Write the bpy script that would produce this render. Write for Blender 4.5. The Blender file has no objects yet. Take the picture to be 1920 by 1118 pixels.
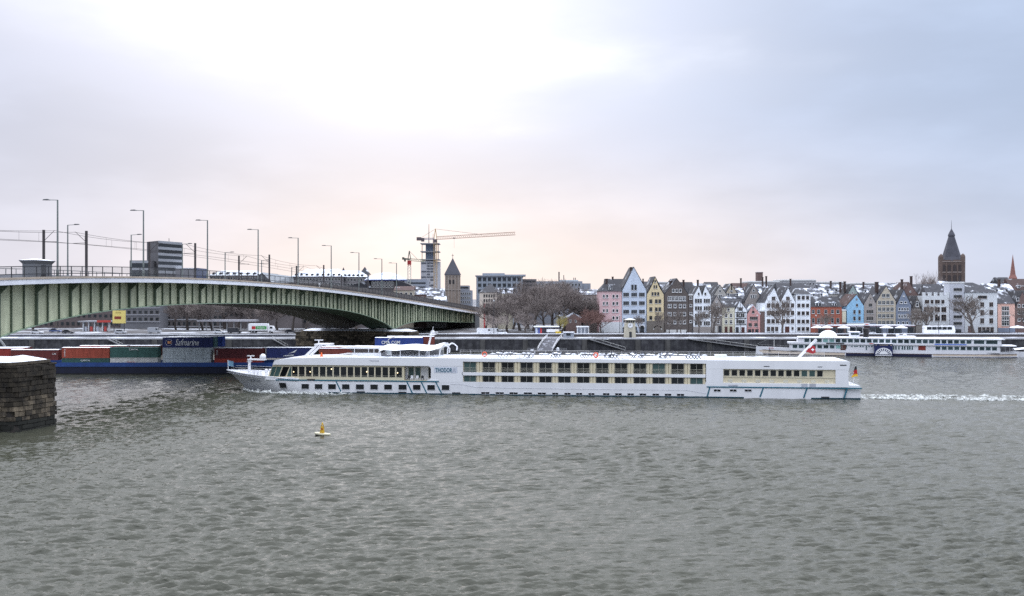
import bpy, math, random
import numpy as np
from mathutils import Vector, Matrix, noise as mnoise

# ------------------------------------------------------------------ scene frame
# metres; x to the right along the far bank, y across the river, z up, water at z = 0
F, HC, CX, CY = 1737.0, 19.3, 960.0, 559.5       # survey of the photograph: focal length, eye height above the water
scene = bpy.context.scene
col = scene.collection
rnd = random.Random(7)

cam_data = bpy.data.cameras.new('camera')
cam_data.sensor_width = 36.0
cam_data.lens = F / 1920.0 * 36.0
cam_data.clip_start = 1.0
cam_data.clip_end = 20000.0
cam = bpy.data.objects.new('camera', cam_data)
cam.location = (0, 0, HC)
cam.rotation_euler = (math.radians(90), 0, 0)
col.objects.link(cam)
scene.camera = cam

SUN_AZ, SUN_EL = math.radians(-9), math.radians(16)     # azimuth from +y towards +x

world = bpy.data.worlds.new('World')
scene.world = world
world.use_nodes = True
wn, wl = world.node_tree.nodes, world.node_tree.links
wn.clear()
def WN(t, **kw):
    n = wn.new(t)
    for k, v in kw.items(): setattr(n, k, v)
    return n
def wmath(op, a, b=None, c=None):
    n = WN('ShaderNodeMath', operation=op)
    for i, v in enumerate((a, b, c)):
        if v is None: continue
        if isinstance(v, (int, float)): n.inputs[i].default_value = v
        else: wl.new(v, n.inputs[i])
    return n.outputs[0]
def wmix(fac, a, b, blend='MIX'):
    n = WN('ShaderNodeMix', data_type='RGBA', blend_type=blend)
    for i, v in ((0, fac), (6, a), (7, b)):
        if isinstance(v, (int, float)): n.inputs[i].default_value = v
        elif isinstance(v, tuple): n.inputs[i].default_value = (*v, 1)
        else: wl.new(v, n.inputs[i])
    return n.outputs[2]
def wramp(fac, stops):
    n = WN('ShaderNodeMapRange', interpolation_type='SMOOTHSTEP')
    wl.new(fac, n.inputs[0])
    for i, v in enumerate(stops): n.inputs[i + 1].default_value = v
    return n.outputs[0]
sky = WN('ShaderNodeTexSky', sky_type='NISHITA', sun_disc=False, sun_elevation=SUN_EL, sun_rotation=SUN_AZ,
         air_density=1.0, dust_density=2.0, ozone_density=1.0)
skyc = wmix(1.0, sky.outputs[0], (0.10, 0.10, 0.10), 'MULTIPLY')
geo = WN('ShaderNodeTexCoord')
sep = WN('ShaderNodeSeparateXYZ'); wl.new(geo.outputs['Generated'], sep.inputs[0])
dx, dy, dz = sep.outputs
el = wmath('ARCSINE', wmath('MINIMUM', wmath('MAXIMUM', dz, -1.0), 1.0))
az = wmath('ARCTAN2', dx, dy)
mp = WN('ShaderNodeMapping'); wl.new(geo.outputs['Generated'], mp.inputs[0]); mp.inputs['Scale'].default_value = (1.0, 1.0, 3.2)
mp.inputs['Rotation'].default_value = (0.0, math.radians(-14), 0.0)
nz = WN('ShaderNodeTexNoise'); wl.new(mp.outputs[0], nz.inputs['Vector'])
nz.inputs['Scale'].default_value = 4.2; nz.inputs['Detail'].default_value = 5.0; nz.inputs['Roughness'].default_value = 0.5
cl = nz.outputs['Fac']
# overcast: brightest overhead, thinner cloud round the hidden sun, cooler away from it, warm close to the horizon
da = wmath('SUBTRACT', az, SUN_AZ)
horiz = wramp(el, (math.radians(0.0), math.radians(12.0), 1.0, 0.0))
toward = wramp(wmath('ABSOLUTE', wmath('ADD', da, math.radians(7))), (math.radians(8), math.radians(46), 1.0, 0.0))
cool = (0.405, 0.485, 0.645)
grey = (0.52, 0.545, 0.655)
warm = (0.91, 0.785, 0.72)
base = wmix(toward, cool, grey)
near = wramp(wmath('ABSOLUTE', wmath('SUBTRACT', az, math.radians(1))), (math.radians(2), math.radians(30), 1.0, 0.0))
base = wmix(wmath('MULTIPLY', horiz, wmath('ADD', wmath('MULTIPLY', near, 0.58), 0.16)), base, warm)
zen = wramp(el, (math.radians(14), math.radians(55), 0.0, 1.0))
base = wmix(zen, base, (2.36, 2.50, 2.84))
cv = wramp(cl, (0.32, 0.68, 0.92, 1.07))
cc = WN('ShaderNodeCombineXYZ'); [wl.new(cv, cc.inputs[i]) for i in range(3)]
base = wmix(1.0, base, cc.outputs[0], 'MULTIPLY')
# glow of the sun through the cloud
e1 = wmath('DIVIDE', wmath('ADD', da, math.radians(3.5)), math.radians(17)); e2 = wmath('DIVIDE', wmath('SUBTRACT', el, wmath('ADD', SUN_EL + math.radians(0.8), wmath('MULTIPLY', da, -0.13))), math.radians(4.9))
g2 = wmath('ADD', wmath('MULTIPLY', e1, e1), wmath('MULTIPLY', e2, e2))
g2 = wmath('ADD', g2, wmath('MULTIPLY', wmath('SUBTRACT', cl, 0.5), 4.6))
glow = wmath('MULTIPLY', wmath('EXPONENT', wmath('MULTIPLY', wmath('MAXIMUM', g2, -0.4), -1.0)), 0.66)
gc = WN('ShaderNodeCombineXYZ'); [wl.new(glow, gc.inputs[i]) for i in range(3)]
gcol = wmix(1.0, gc.outputs[0], (0.99, 0.98, 1.0), 'MULTIPLY')
cloud = wmix(1.0, base, gcol, 'ADD')
final = wmix(0.975, skyc, cloud)
bg = WN('ShaderNodeBackground'); wl.new(final, bg.inputs[0]); bg.inputs[1].default_value = 1.0
wo = WN('ShaderNodeOutputWorld'); wl.new(bg.outputs[0], wo.inputs[0])

sun_data = bpy.data.lights.new('sun', 'SUN')
sun_data.energy = 0.6
sun_data.angle = math.radians(100)
sun_data.color = (1.0, 0.93, 0.84)
sun = bpy.data.objects.new('sun', sun_data)
sd = Vector((math.sin(SUN_AZ) * math.cos(SUN_EL), math.cos(SUN_AZ) * math.cos(SUN_EL), math.sin(SUN_EL)))
sun.rotation_euler = sd.to_track_quat('Z', 'Y').to_euler()
sun.location = sd * 300
col.objects.link(sun)

vs = scene.view_settings
vs.view_transform = 'Standard'; vs.look = 'None'; vs.exposure = 0.35; vs.gamma = 1.0; vs.use_curve_mapping = False
scene.render.engine = 'CYCLES'
scene.cycles.use_denoising = False
scene.cycles.max_bounces = 6
scene.cycles.glossy_bounces = 3
scene.cycles.transparent_max_bounces = 8
scene.cycles.sample_clamp_indirect = 4.0

# ------------------------------------------------------------------ materials
MATS = {}
def mat(name, c=None, rough=0.7, var=0.18, scale=0.8, streak=0.0, metal=0.0, bump=0.0, rand=0.0, c2=None, c2amt=0.5, c2scale=0.3, spec=0.4, emit=None):
    """painted / plastered / metal surface with patchy tone, vertical weather streaks, optional second colour in patches"""
    if name in MATS: return MATS[name]
    m = bpy.data.materials.new(name); MATS[name] = m
    m.use_nodes = True
    n, l = m.node_tree.nodes, m.node_tree.links
    b = n['Principled BSDF']
    b.inputs['Roughness'].default_value = rough
    b.inputs['Metallic'].default_value = metal
    b.inputs['Specular IOR Level'].default_value = spec
    tc = n.new('ShaderNodeTexCoord')
    def noise(sc, stretch=(1, 1, 1), detail=4.0):
        mpn = n.new('ShaderNodeMapping'); l.new(tc.outputs['Object'], mpn.inputs[0]); mpn.inputs['Scale'].default_value = stretch
        nn = n.new('ShaderNodeTexNoise'); l.new(mpn.outputs[0], nn.inputs['Vector'])
        nn.inputs['Scale'].default_value = sc; nn.inputs['Detail'].default_value = detail; nn.inputs['Roughness'].default_value = 0.6
        return nn.outputs['Fac']
    def rng(v, a, b2, c_, d):
        r = n.new('ShaderNodeMapRange'); l.new(v, r.inputs[0])
        for i, x in enumerate((a, b2, c_, d)): r.inputs[i + 1].default_value = x
        return r.outputs[0]
    def mul(colsock, fac):
        mx = n.new('ShaderNodeVectorMath'); mx.operation = 'SCALE'
        l.new(colsock, mx.inputs[0]); l.new(fac, mx.inputs['Scale'])
        return mx.outputs[0]
    rgb = n.new('ShaderNodeRGB'); rgb.outputs[0].default_value = (*c, 1)
    cs = rgb.outputs[0]
    if c2:
        r2 = n.new('ShaderNodeMix'); r2.data_type = 'RGBA'
        f = rng(noise(c2scale, (1, 1, 1), 8.0), 0.59 - c2amt * 0.4, 0.73 - c2amt * 0.4, 0, 1)
        l.new(f, r2.inputs[0]); l.new(cs, r2.inputs[6]); r2.inputs[7].default_value = (*c2, 1)
        cs = r2.outputs[2]
    if var: cs = mul(cs, rng(noise(scale), 0.25, 0.75, 1 - var, 1 + var))
    if streak: cs = mul(cs, rng(noise(scale * 2.2, (1, 1, 0.12)), 0.3, 0.7, 1 - streak, 1 + streak * 0.5))
    if rand:
        oi = n.new('ShaderNodeObjectInfo'); cs = mul(cs, rng(oi.outputs['Random'], 0, 1, 1 - rand, 1 + rand))
    l.new(cs, b.inputs['Base Color'])
    if bump:
        bp = n.new('ShaderNodeBump'); bp.inputs['Strength'].default_value = bump; bp.inputs['Distance'].default_value = 0.1
        l.new(noise(scale * 6), bp.inputs['Height']); l.new(bp.outputs[0], b.inputs['Normal'])
    if emit:
        b.inputs['Emission Color'].default_value = (*emit[0], 1); b.inputs['Emission Strength'].default_value = emit[1]
    return m

SNOW = mat('snow', (0.80, 0.82, 0.86), 0.9, 0.06, 0.5, spec=0.2)
GLASS = mat('window_glass', (0.018, 0.022, 0.026), 0.08, 0.3, 0.6, rand=0.5, spec=0.5)
GLASSG = mat('green_window_glass', (0.06, 0.12, 0.10), 0.08, 0.3, 0.6, rand=0.3, spec=0.5)
DARK = mat('dark_metal', (0.035, 0.037, 0.042), 0.6)
WHITE = mat('white_paint', (0.80, 0.80, 0.81), 0.45, 0.05, 0.4, streak=0.03)
FRAME = mat('pale_window_frame', (0.55, 0.55, 0.53), 0.6)
SLATE = mat('slate_roof', (0.036, 0.036, 0.042), 0.75, 0.3, 0.7, streak=0.25, rand=0.3, c2=(0.70, 0.73, 0.78), c2amt=0.06, c2scale=0.3)
SLATES = mat('snowy_slate_roof', (0.075, 0.078, 0.09), 0.8, 0.25, 0.7, streak=0.2, rand=0.2, c2=(0.72, 0.75, 0.82), c2amt=0.32, c2scale=0.35)
TILE = mat('brown_tile_roof', (0.060, 0.034, 0.030), 0.8, 0.3, 0.7, streak=0.25, rand=0.3, c2=(0.70, 0.72, 0.76), c2amt=0.05, c2scale=0.3)
CONC = mat('concrete', (0.25, 0.25, 0.255), 0.85, 0.18, 0.3, streak=0.12)

# ------------------------------------------------------------------ mesh helpers
class MB:
    def __init__(s): s.v, s.f, s.m = [], [], []
    def add(s, vs_, fs, mi=0):
        o = len(s.v); s.v += [tuple(p) for p in vs_]
        for f in fs: s.f.append(tuple(i + o for i in f)); s.m.append(mi)
        return s
    def box(s, x0, x1, y0, y1, z0, z1, mi=0):
        return s.add([(x0, y0, z0), (x1, y0, z0), (x1, y1, z0), (x0, y1, z0), (x0, y0, z1), (x1, y0, z1), (x1, y1, z1), (x0, y1, z1)],
                     [(0, 3, 2, 1), (4, 5, 6, 7), (0, 1, 5, 4), (1, 2, 6, 5), (2, 3, 7, 6), (3, 0, 4, 7)], mi)
    def prism(s, poly, y0, y1, mi=0):
        """polygon in x-z (counter-clockwise seen from -y) extruded along y"""
        n = len(poly)
        vs_ = [(x, y0, z) for x, z in poly] + [(x, y1, z) for x, z in poly]
        fs = [tuple(range(n)), tuple(range(2 * n - 1, n - 1, -1))] + [(i, i + n, (i + 1) % n + n, (i + 1) % n) for i in range(n)]
        return s.add(vs_, fs, mi)
    def prismz(s, poly, z0, z1, mi=0):
        n = len(poly)
        vs_ = [(x, y, z0) for x, y in poly] + [(x, y, z1) for x, y in poly]
        fs = [tuple(range(n - 1, -1, -1)), tuple(range(n, 2 * n))] + [(i, (i + 1) % n, (i + 1) % n + n, i + n) for i in range(n)]
        return s.add(vs_, fs, mi)
    def tube(s, p0, p1, r0, r1=None, n=6, cap=True, mi=0):
        r1 = r0 if r1 is None else r1
        p0, p1 = Vector(p0), Vector(p1); d = (p1 - p0)
        if d.length < 1e-6: return s
        d.normalize(); a = d.orthogonal().normalized(); b = d.cross(a)
        ring = lambda p, r: [p + (a * math.cos(k * 2 * math.pi / n) + b * math.sin(k * 2 * math.pi / n)) * r for k in range(n)]
        fs = [(k, (k + 1) % n, (k + 1) % n + n, k + n) for k in range(n)]
        if cap: fs += [tuple(range(n - 1, -1, -1)), tuple(range(n, 2 * n))]
        return s.add(ring(p0, r0) + ring(p1, r1), fs, mi)
    def path(s, pts, r, n=6, mi=0):
        for a, b in zip(pts, pts[1:]): s.tube(a, b, r, r, n, True, mi)
        return s
    def bar(s, p0, p1, w, h, mi=0):
        """square bar between two points, w across, h upright"""
        p0, p1 = Vector(p0), Vector(p1); d = (p1 - p0).normalized()
        up = Vector((0, 0, 1)) if abs(d.z) < 0.95 else Vector((0, 1, 0))
        a = d.cross(up).normalized() * (w / 2); b = a.cross(d).normalized() * (h / 2)
        vs_ = [p + q for p in (p0, p1) for q in (-a - b, a - b, a + b, -a + b)]
        return s.add(vs_, [(0, 1, 5, 4), (1, 2, 6, 5), (2, 3, 7, 6), (3, 0, 4, 7), (3, 2, 1, 0), (4, 5, 6, 7)], mi)
    def lathe(s, prof, n=12, c=(0, 0, 0), mi=0):
        vs_, fs = [], []
        for r, z in prof:
            vs_ += [(c[0] + r * math.cos(k * 2 * math.pi / n), c[1] + r * math.sin(k * 2 * math.pi / n), c[2] + z) for k in range(n)]
        for j in range(len(prof) - 1):
            fs += [(j * n + k, j * n + (k + 1) % n, (j + 1) * n + (k + 1) % n, (j + 1) * n + k) for k in range(n)]
        fs += [tuple(range(n - 1, -1, -1)), tuple(range((len(prof) - 1) * n, len(prof) * n))]
        return s.add(vs_, fs, mi)
    def grid(s, rows, mi=0):
        n = len(rows[0]); vs_ = [p for r in rows for p in r]
        fs = [(j * n + k, j * n + k + 1, (j + 1) * n + k + 1, (j + 1) * n + k) for j in range(len(rows) - 1) for k in range(n - 1)]
        return s.add(vs_, fs, mi)
    def mesh(s, name, m, smooth=False):
        me = bpy.data.meshes.new(name); me.from_pydata(s.v, [], s.f)
        for x in (m if isinstance(m, (list, tuple)) else [m]): me.materials.append(x)
        if any(s.m): me.polygons.foreach_set('material_index', s.m)
        if smooth: me.polygons.foreach_set('use_smooth', [True] * len(s.f))
        me.update(); return me
    def build(s, name, m, parent=None, world=False, smooth=False):
        if world and parent is not None:
            o = parent.location; s.v = [(x - o.x, y - o.y, z - o.z) for x, y, z in s.v]
        return link(name, s.mesh(name, m, smooth), parent)

def link(name, me, parent=None, loc=None, rot=None, scale=None):
    o = bpy.data.objects.new(name, me); col.objects.link(o)
    if parent is not None: o.parent = parent
    if loc is not None: o.location = loc
    if rot is not None: o.rotation_euler = rot
    if scale is not None: o.scale = scale
    return o
def tag(o, label, cat, group=None):
    o['label'] = label; o['category'] = cat
    if group: o['group'] = group
    return o
def kind(o, k, label=None):
    o['kind'] = k
    if label: o['label'] = label
    return o
def thing(name, label, cat, loc=(0, 0, 0), rz=0.0, group=None):
    o = link(name, None, None, loc, (0, 0, rz)); o.empty_display_size = 0.5
    return tag(o, label, cat, group)
def copy_tree(o, parent=None, depth=0):
    c = o.copy(); col.objects.link(c); c.parent = parent
    for ch in list(o.children): copy_tree(ch, c, depth + 1)
    return c
def P(px, py, Y): return Vector(((px - CX) / F * Y, Y, HC - (py - CY) / F * Y))
def X_(px, Y): return (px - CX) / F * Y
def Z_(py, Y): return HC - (py - CY) / F * Y
def text(body, m, parent, loc, width=None, height=None, rot=(math.pi / 2, 0, 0), name='lettering', shear=0.0, bold=0.0):
    c = bpy.data.curves.new('lettering_curve', 'FONT'); c.body = body; c.align_x = 'CENTER'; c.align_y = 'CENTER'
    c.resolution_u = 2; c.extrude = 0.01; c.shear = shear; c.offset = bold
    t = bpy.data.objects.new('lettering_curve', c)
    me = bpy.data.meshes.new_from_object(t)
    bpy.data.objects.remove(t); bpy.data.curves.remove(c)
    me.materials.clear(); me.materials.append(m)
    xs = [v.co.x for v in me.vertices]; ys = [v.co.y for v in me.vertices]
    w, h = max(xs) - min(xs), max(ys) - min(ys)
    cx, cy = (max(xs) + min(xs)) / 2, (max(ys) + min(ys)) / 2
    sx = width / w if width else height / h
    sy = height / h if height else sx
    for v in me.vertices: v.co = ((v.co.x - cx) * sx, (v.co.y - cy) * sy, v.co.z)
    me.name = name
    return link(name, me, parent, loc, rot)
ORD = ['first', 'second', 'third', 'fourth', 'fifth', 'sixth', 'seventh', 'eighth', 'ninth', 'tenth', 'eleventh', 'twelfth', 'thirteenth',
       'fourteenth', 'fifteenth', 'sixteenth', 'seventeenth', 'eighteenth', 'nineteenth', 'twentieth']
# ------------------------------------------------------------------ river
YQ, ZQ, ZP = 330.0, 4.96, 5.70        # quay face, quay level, promenade level
rs = np.random.RandomState(3)
NW = 90
wl_ = np.exp(rs.uniform(np.log(0.40), np.log(1.9), NW))           # wave lengths
th = rs.normal(math.pi / 2 + 0.10, 0.30, NW)                      # travel direction
kx, ky = 2 * np.pi / wl_ * np.cos(th), 2 * np.pi / wl_ * np.sin(th)
ph = rs.uniform(0, 2 * np.pi, NW)
am = 0.0200 * wl_ ** 0.66 * rs.uniform(0.5, 1.3, NW)
def wave_height(x, y, spacing=None):
    x, y = np.asarray(x, float), np.asarray(y, float)
    # gusts and eddies: rough and smooth patches of the river
    patch = 0.95 + 0.30 * np.sin(x * 0.045 + 1.3 * np.sin(y * 0.021)) * np.sin(y * 0.06 + 0.8 * np.sin(x * 0.03)) + 0.12 * np.sin(x * 0.13 + y * 0.05)
    z = np.zeros_like(x)
    for i in range(NW):
        a = am[i]
        if spacing is not None: a = a * np.clip(wl_[i] / (spacing * 2.2) - 0.7, 0, 1)
        t_ = kx[i] * x + ky[i] * y + ph[i]
        z += a * (np.sin(t_) + 0.32 * np.sin(2 * t_ + 0.4))
    return z * patch
def river_mesh():
    nc, nr = 760, 980
    u = np.linspace(-0.95, 0.95, nc)
    yy = np.exp(np.linspace(math.log(32.0), math.log(YQ + 1.0), nr))
    Yg, Ug = np.meshgrid(yy, u, indexing='ij')
    Xg = Ug * Yg
    sp = Yg * (math.log((YQ + 1) / 32.0) / nr)
    Zg = wave_height(Xg, Yg, sp)
    v = np.stack([Xg, Yg, Zg], -1).reshape(-1, 3).astype(np.float32)
    idx = np.arange(nr * nc).reshape(nr, nc)
    q = np.stack([idx[:-1, :-1], idx[:-1, 1:], idx[1:, 1:], idx[1:, :-1]], -1).reshape(-1, 4)
    me = bpy.data.meshes.new('river')
    me.vertices.add(len(v)); me.vertices.foreach_set('co', v.ravel())
    me.loops.add(q.size); me.loops.foreach_set('vertex_index', q.ravel().astype(np.int32))
    me.polygons.add(len(q)); me.polygons.foreach_set('loop_start', np.arange(0, q.size, 4, dtype=np.int32))
    me.polygons.foreach_set('use_smooth', np.ones(len(q), dtype=bool))
    me.update(calc_edges=True)
    return me
def water_material():
    m = bpy.data.materials.new('river_water'); m.use_nodes = True
    n, l = m.node_tree.nodes, m.node_tree.links
    b = n['Principled BSDF']
    b.inputs['IOR'].default_value = 1.333
    b.inputs['Roughness'].default_value = 0.09
    tc = n.new('ShaderNodeTexCoord')
    mpn = n.new('ShaderNodeMapping'); l.new(tc.outputs['Object'], mpn.inputs[0])
    nn = n.new('ShaderNodeTexNoise'); l.new(mpn.outputs[0], nn.inputs['Vector']); nn.inputs['Scale'].default_value = 0.02; nn.inputs['Detail'].default_value = 4
    mx = n.new('ShaderNodeMix'); mx.data_type = 'RGBA'; l.new(nn.outputs['Fac'], mx.inputs[0])
    mx.inputs[6].default_value = (0.042, 0.044, 0.031, 1); mx.inputs[7].default_value = (0.055, 0.056, 0.041, 1)
    l.new(mx.outputs[2], b.inputs['Base Color'])
    mp2 = n.new('ShaderNodeMapping'); l.new(tc.outputs['Object'], mp2.inputs[0]); mp2.inputs['Scale'].default_value = (0.5, 1.0, 1.0)
    n2 = n.new('ShaderNodeTexNoise'); l.new(mp2.outputs[0], n2.inputs['Vector']); n2.inputs['Scale'].default_value = 3.0; n2.inputs['Detail'].default_value = 4; n2.inputs['Roughness'].default_value = 0.55
    bp = n.new('ShaderNodeBump'); bp.inputs['Strength'].default_value = 0.7; bp.inputs['Distance'].default_value = 0.14
    mp3 = n.new('ShaderNodeMapping'); l.new(tc.outputs['Object'], mp3.inputs[0]); mp3.inputs['Scale'].default_value = (0.42, 1.0, 1.0); mp3.inputs['Rotation'].default_value = (0, 0, 0.12)
    n3 = n.new('ShaderNodeTexNoise'); l.new(mp3.outputs[0], n3.inputs['Vector']); n3.inputs['Scale'].default_value = 0.8; n3.inputs['Detail'].default_value = 3; n3.inputs['Roughness'].default_value = 0.6
    ma = n.new('ShaderNodeMath'); ma.operation = 'MULTIPLY_ADD'; l.new(n3.outputs['Fac'], ma.inputs[0]); ma.inputs[1].default_value = 1.9; l.new(n2.outputs['Fac'], ma.inputs[2])
    b.inputs['Specular Tint'].default_value = (1.0, 0.975, 0.93, 1)
    l.new(ma.outputs[0], bp.inputs['Height']); l.new(bp.outputs[0], b.inputs['Normal'])
    return m
WATER = water_material()
rme = river_mesh(); rme.materials.append(WATER)
kind(link('river', rme), 'structure', 'rippled brown-grey river water')
kind(MB().grid([[(-1500, -60, -0.16), (1500, -60, -0.16)], [(-1500, YQ + 2, -0.16), (1500, YQ + 2, -0.16)]]).build('river', WATER), 'structure')

# ------------------------------------------------------------------ far bank
GROUND = mat('city_ground', (0.085, 0.08, 0.08), 0.9, 0.25, 0.05, c2=(0.55, 0.57, 0.61), c2amt=0.22, c2scale=0.08)
QUAYTOP = mat('quay_paving', (0.17, 0.17, 0.18), 0.9, 0.2, 0.15, c2=(0.62, 0.64, 0.69), c2amt=0.28, c2scale=0.14)
kind(MB().grid([[(-3500, YQ + 11.8, ZP), (3500, YQ + 11.8, ZP)], [(-3500, 9000, ZP), (3500, 9000, ZP)]]).build('city_ground', GROUND), 'structure')
kind(MB().grid([[(-700, YQ + 0.4, ZQ), (700, YQ + 0.4, ZQ)], [(-700, YQ + 11.8, ZQ), (700, YQ + 11.8, ZQ)]]).build('quay', QUAYTOP), 'structure')
kind(MB().box(-60, 330, YQ + 12.9, YQ + 22, ZP - 0.2, ZP + 0.05).build('promenade', mat('snowy_promenade', (0.42, 0.42, 0.44), 0.9, 0.1, 0.2, c2=(0.78, 0.80, 0.84), c2amt=0.6, c2scale=0.12)), 'structure')
kind(MB().box(-420, -64, YQ + 13.2, YQ + 26, ZP - 0.2, ZP + 0.02).build('road', mat('wet_asphalt', (0.075, 0.077, 0.085), 0.6, 0.2, 0.2, c2=(0.45, 0.46, 0.5), c2amt=0.08, c2scale=0.12)), 'structure')

WALLM = mat('dark_quay_stone', (0.040, 0.039, 0.045), 0.85, 0.35, 0.35, streak=0.45, bump=0.6, c2=(0.07, 0.07, 0.075), c2amt=0.35, c2scale=0.5)
qw = thing('quay_wall', 'long dark stone quay wall along the far bank below the houses', 'wall', (0, YQ, 0))
MB().box(-700, 700, 0, 0.5, -3, ZQ - 0.45).build('wall_face', WALLM, qw)
MB().box(-700, 700, -0.12, 0.55, ZQ - 0.45, ZQ - 0.04).build('coping', mat('coping_stone', (0.30, 0.30, 0.31), 0.85, 0.2, 0.3), qw)
MB().box(-700, 700, -0.10, 0.55, ZQ - 0.04, ZQ + 0.05).build('snow_ledge', SNOW, qw)
MB().box(-700, 700, -0.45, 0.0, -1, 0.45).build('footing', mat('wet_stone', (0.025, 0.025, 0.027), 0.5), qw)
for px in (700, 820, 905, 985, 1096, 1196, 1252, 1330, 1400, -60, 60, 180, 290, 430):
    x = X_(px, YQ); MB().box(x - 0.9, x + 0.9, -0.28, 0.0, -1, ZQ - 0.46).build('buttress', mat('pale_buttress', (0.085, 0.082, 0.08), 0.85, 0.3, 0.4, streak=0.4), qw)
for px0, px1, y0, y1 in ((203, 232, 627, 650), (512, 541, 630, 652), (1103, 1172, 636, 657), (0, 14, 640, 655), (1290, 1420, 638, 654)):
    a, b = P(px0, y0, YQ), P(px1, y1, YQ); a.z = ZQ - 0.2; b.z = max(b.z, 0.5)
    m = MB(); a.y = b.y = -0.55
    m.bar(a, b, 0.9, 0.3); st = m.build('stair_flight', CONC, qw)
    h = Vector((0, -0.4, 1.0)); r = MB().tube(a + h, b + h, 0.06, n=5)
    for k in range(6):
        p = a.lerp(b, k / 5); r.tube(p + Vector((0, -0.4, 0)), p + h, 0.04, n=4)
    r.build('handrail', FRAME, st)
pw = thing('parapet_wall', 'low brown parapet wall with snow on top between quay and promenade', 'wall', (0, YQ + 12, 0))
MB().box(-60, 330, 0, 0.6, ZQ - 0.1, ZP + 0.25).build('wall_face', mat('parapet_stone', (0.12, 0.105, 0.10), 0.9, 0.25, 0.3), pw)
MB().box(-60.1, 330, -0.1, 0.85, ZP + 0.25, ZP + 0.48).build('snow_cap', SNOW, pw)
pw2 = thing('parapet_wall', 'low grey parapet wall with snow on top behind the container barge', 'wall', (0, YQ + 12, 0))
MB().box(-420, -64, 0, 0.6, ZQ - 0.1, ZP + 0.1).build('wall_face', mat('grey_parapet', (0.14, 0.14, 0.15), 0.9, 0.25, 0.3), pw2)
MB().box(-420, -64.1, -0.1, 0.6, ZP + 0.1, ZP + 0.18).build('snow_cap', SNOW, pw2)

# ------------------------------------------------------------------ bridge
A0 = Vector((-82.0, 140.0)); SPAN = 184.6
BU = Vector((41.0, 180.0)) / SPAN; BU.normalize()
BN = Vector((-BU.y, BU.x))
def px_to_s(px):
    r = (px - CX) / F; return (140.0 * r + 82.0) / (41.0 - 180.0 * r) * SPAN
def ztab(tab):
    s = [px_to_s(p) for p, y in tab]
    z = [Z_(y, A0.y + BU.y * si) for (p, y), si in zip(tab, s)]
    return np.array(s), np.array(z)
st_, zt_ = ztab([(0, 518.5), (150, 519.5), (300, 523), (460, 530), (620, 543), (737, 561), (820, 574), (880, 585)])
topc = np.polyfit(np.r_[-40, st_, 330], np.r_[19.2, zt_, zt_[-1] - 2.2], 4)
def z_top(s): return float(np.polyval(topc, s))
sb_, zb_ = ztab([(0, 634), (32, 621), (53, 613.5), (75, 607.5), (98, 602), (117, 598), (137, 595), (157, 591.5), (190, 586), (210, 582.5), (240, 579), (273, 576),
                 (300, 574), (342, 571), (410, 569), (467, 570), (525, 572), (577, 575.5), (620, 579.5), (633, 581), (667, 587.5), (683, 592), (700, 597.5), (717, 606), (738, 617.5)])
main_c = np.polyfit(sb_, zb_, 6)
S_B = float(sb_[-1])
sc_, zc_ = ztab([(738, 617.5), (750, 611), (767, 606), (792, 603), (817, 603), (850, 604.7), (880, 605.5)])
side_c = np.polyfit(sc_, zc_, 4)
def z_bot(s):
    if s < 0: return float(np.polyval(main_c, 0)) + min(4.4, -s * 0.12)
    if s <= S_B: return float(np.polyval(main_c, s))
    return float(np.polyval(side_c, min(s, float(sc_[-1]))))
def B(s, o, z): p = A0 + BU * s + BN * o; return Vector((p.x, p.y, z))
S0, S1 = -60.0, float(sc_[-1]) + 8
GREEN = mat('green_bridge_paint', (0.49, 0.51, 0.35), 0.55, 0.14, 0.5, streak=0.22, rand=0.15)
GREEND = mat('green_stiffener_shadow', (0.095, 0.125, 0.085), 0.6, 0.2, 0.5, rand=0.1)  # darker than the web panels: shadow lines along the ribs painted into the green
br = thing('bridge', 'long green steel girder bridge crossing the river with haunched arches', 'bridge', (A0.x, A0.y, 0))
def sweep(prof, s0, s1, step=4.0, closed=True):
    """prof(s) -> list of (offset, z); swept along the bridge axis"""
    n = max(2, int((s1 - s0) / step) + 1); m = MB(); rows = []
    for i in range(n):
        s = s0 + (s1 - s0) * i / (n - 1); q = [B(s, o, z) for o, z in prof(s)]
        rows.append(q + [q[0]] if closed else q)
    m.grid(rows)
    if closed:
        k = len(rows[0]) - 1
        m.add(rows[0][:k], [tuple(range(k - 1, -1, -1))]); m.add(rows[-1][:k], [tuple(range(k))])
    return m
DECKW = 28.0
S2 = S1 + 70
sweep(lambda s: [(-2.5, z_top(s) - 0.75), (DECKW, z_top(s) - 0.95), (DECKW, z_top(s) - 0.15), (-2.5, z_top(s) - 0.15)], S0, S1).build('deck', mat('deck_concrete', (0.12, 0.12, 0.125), 0.8), br, True)
fas = sweep(lambda s: [(-2.9, z_top(s) - 1.08), (-2.503, z_top(s) - 1.08), (-2.503, z_top(s) - 0.28), (-2.9, z_top(s) - 0.28)], S0, S1).build('fascia', mat('pale_fascia', (0.76, 0.77, 0.82), 0.6, 0.08, 0.3, streak=0.06), br, True)
sweep(lambda s: [(-3.0, z_top(s) - 0.275), (-2.2, z_top(s) - 0.275), (-2.2, z_top(s) + 0.06), (-3.0, z_top(s) + 0.06)], S0, S1).build('kerb_lip', mat('rust_stained_lip', (0.42, 0.35, 0.28), 0.8, 0.2, 0.6), br, True)
sweep(lambda s: [(DECKW, z_top(s) - 1.05), (DECKW + 0.4, z_top(s) - 1.05), (DECKW + 0.4, z_top(s) + 0.0), (DECKW, z_top(s) + 0.0)], S0, S1).build('fascia', CONC, br, True)
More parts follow.
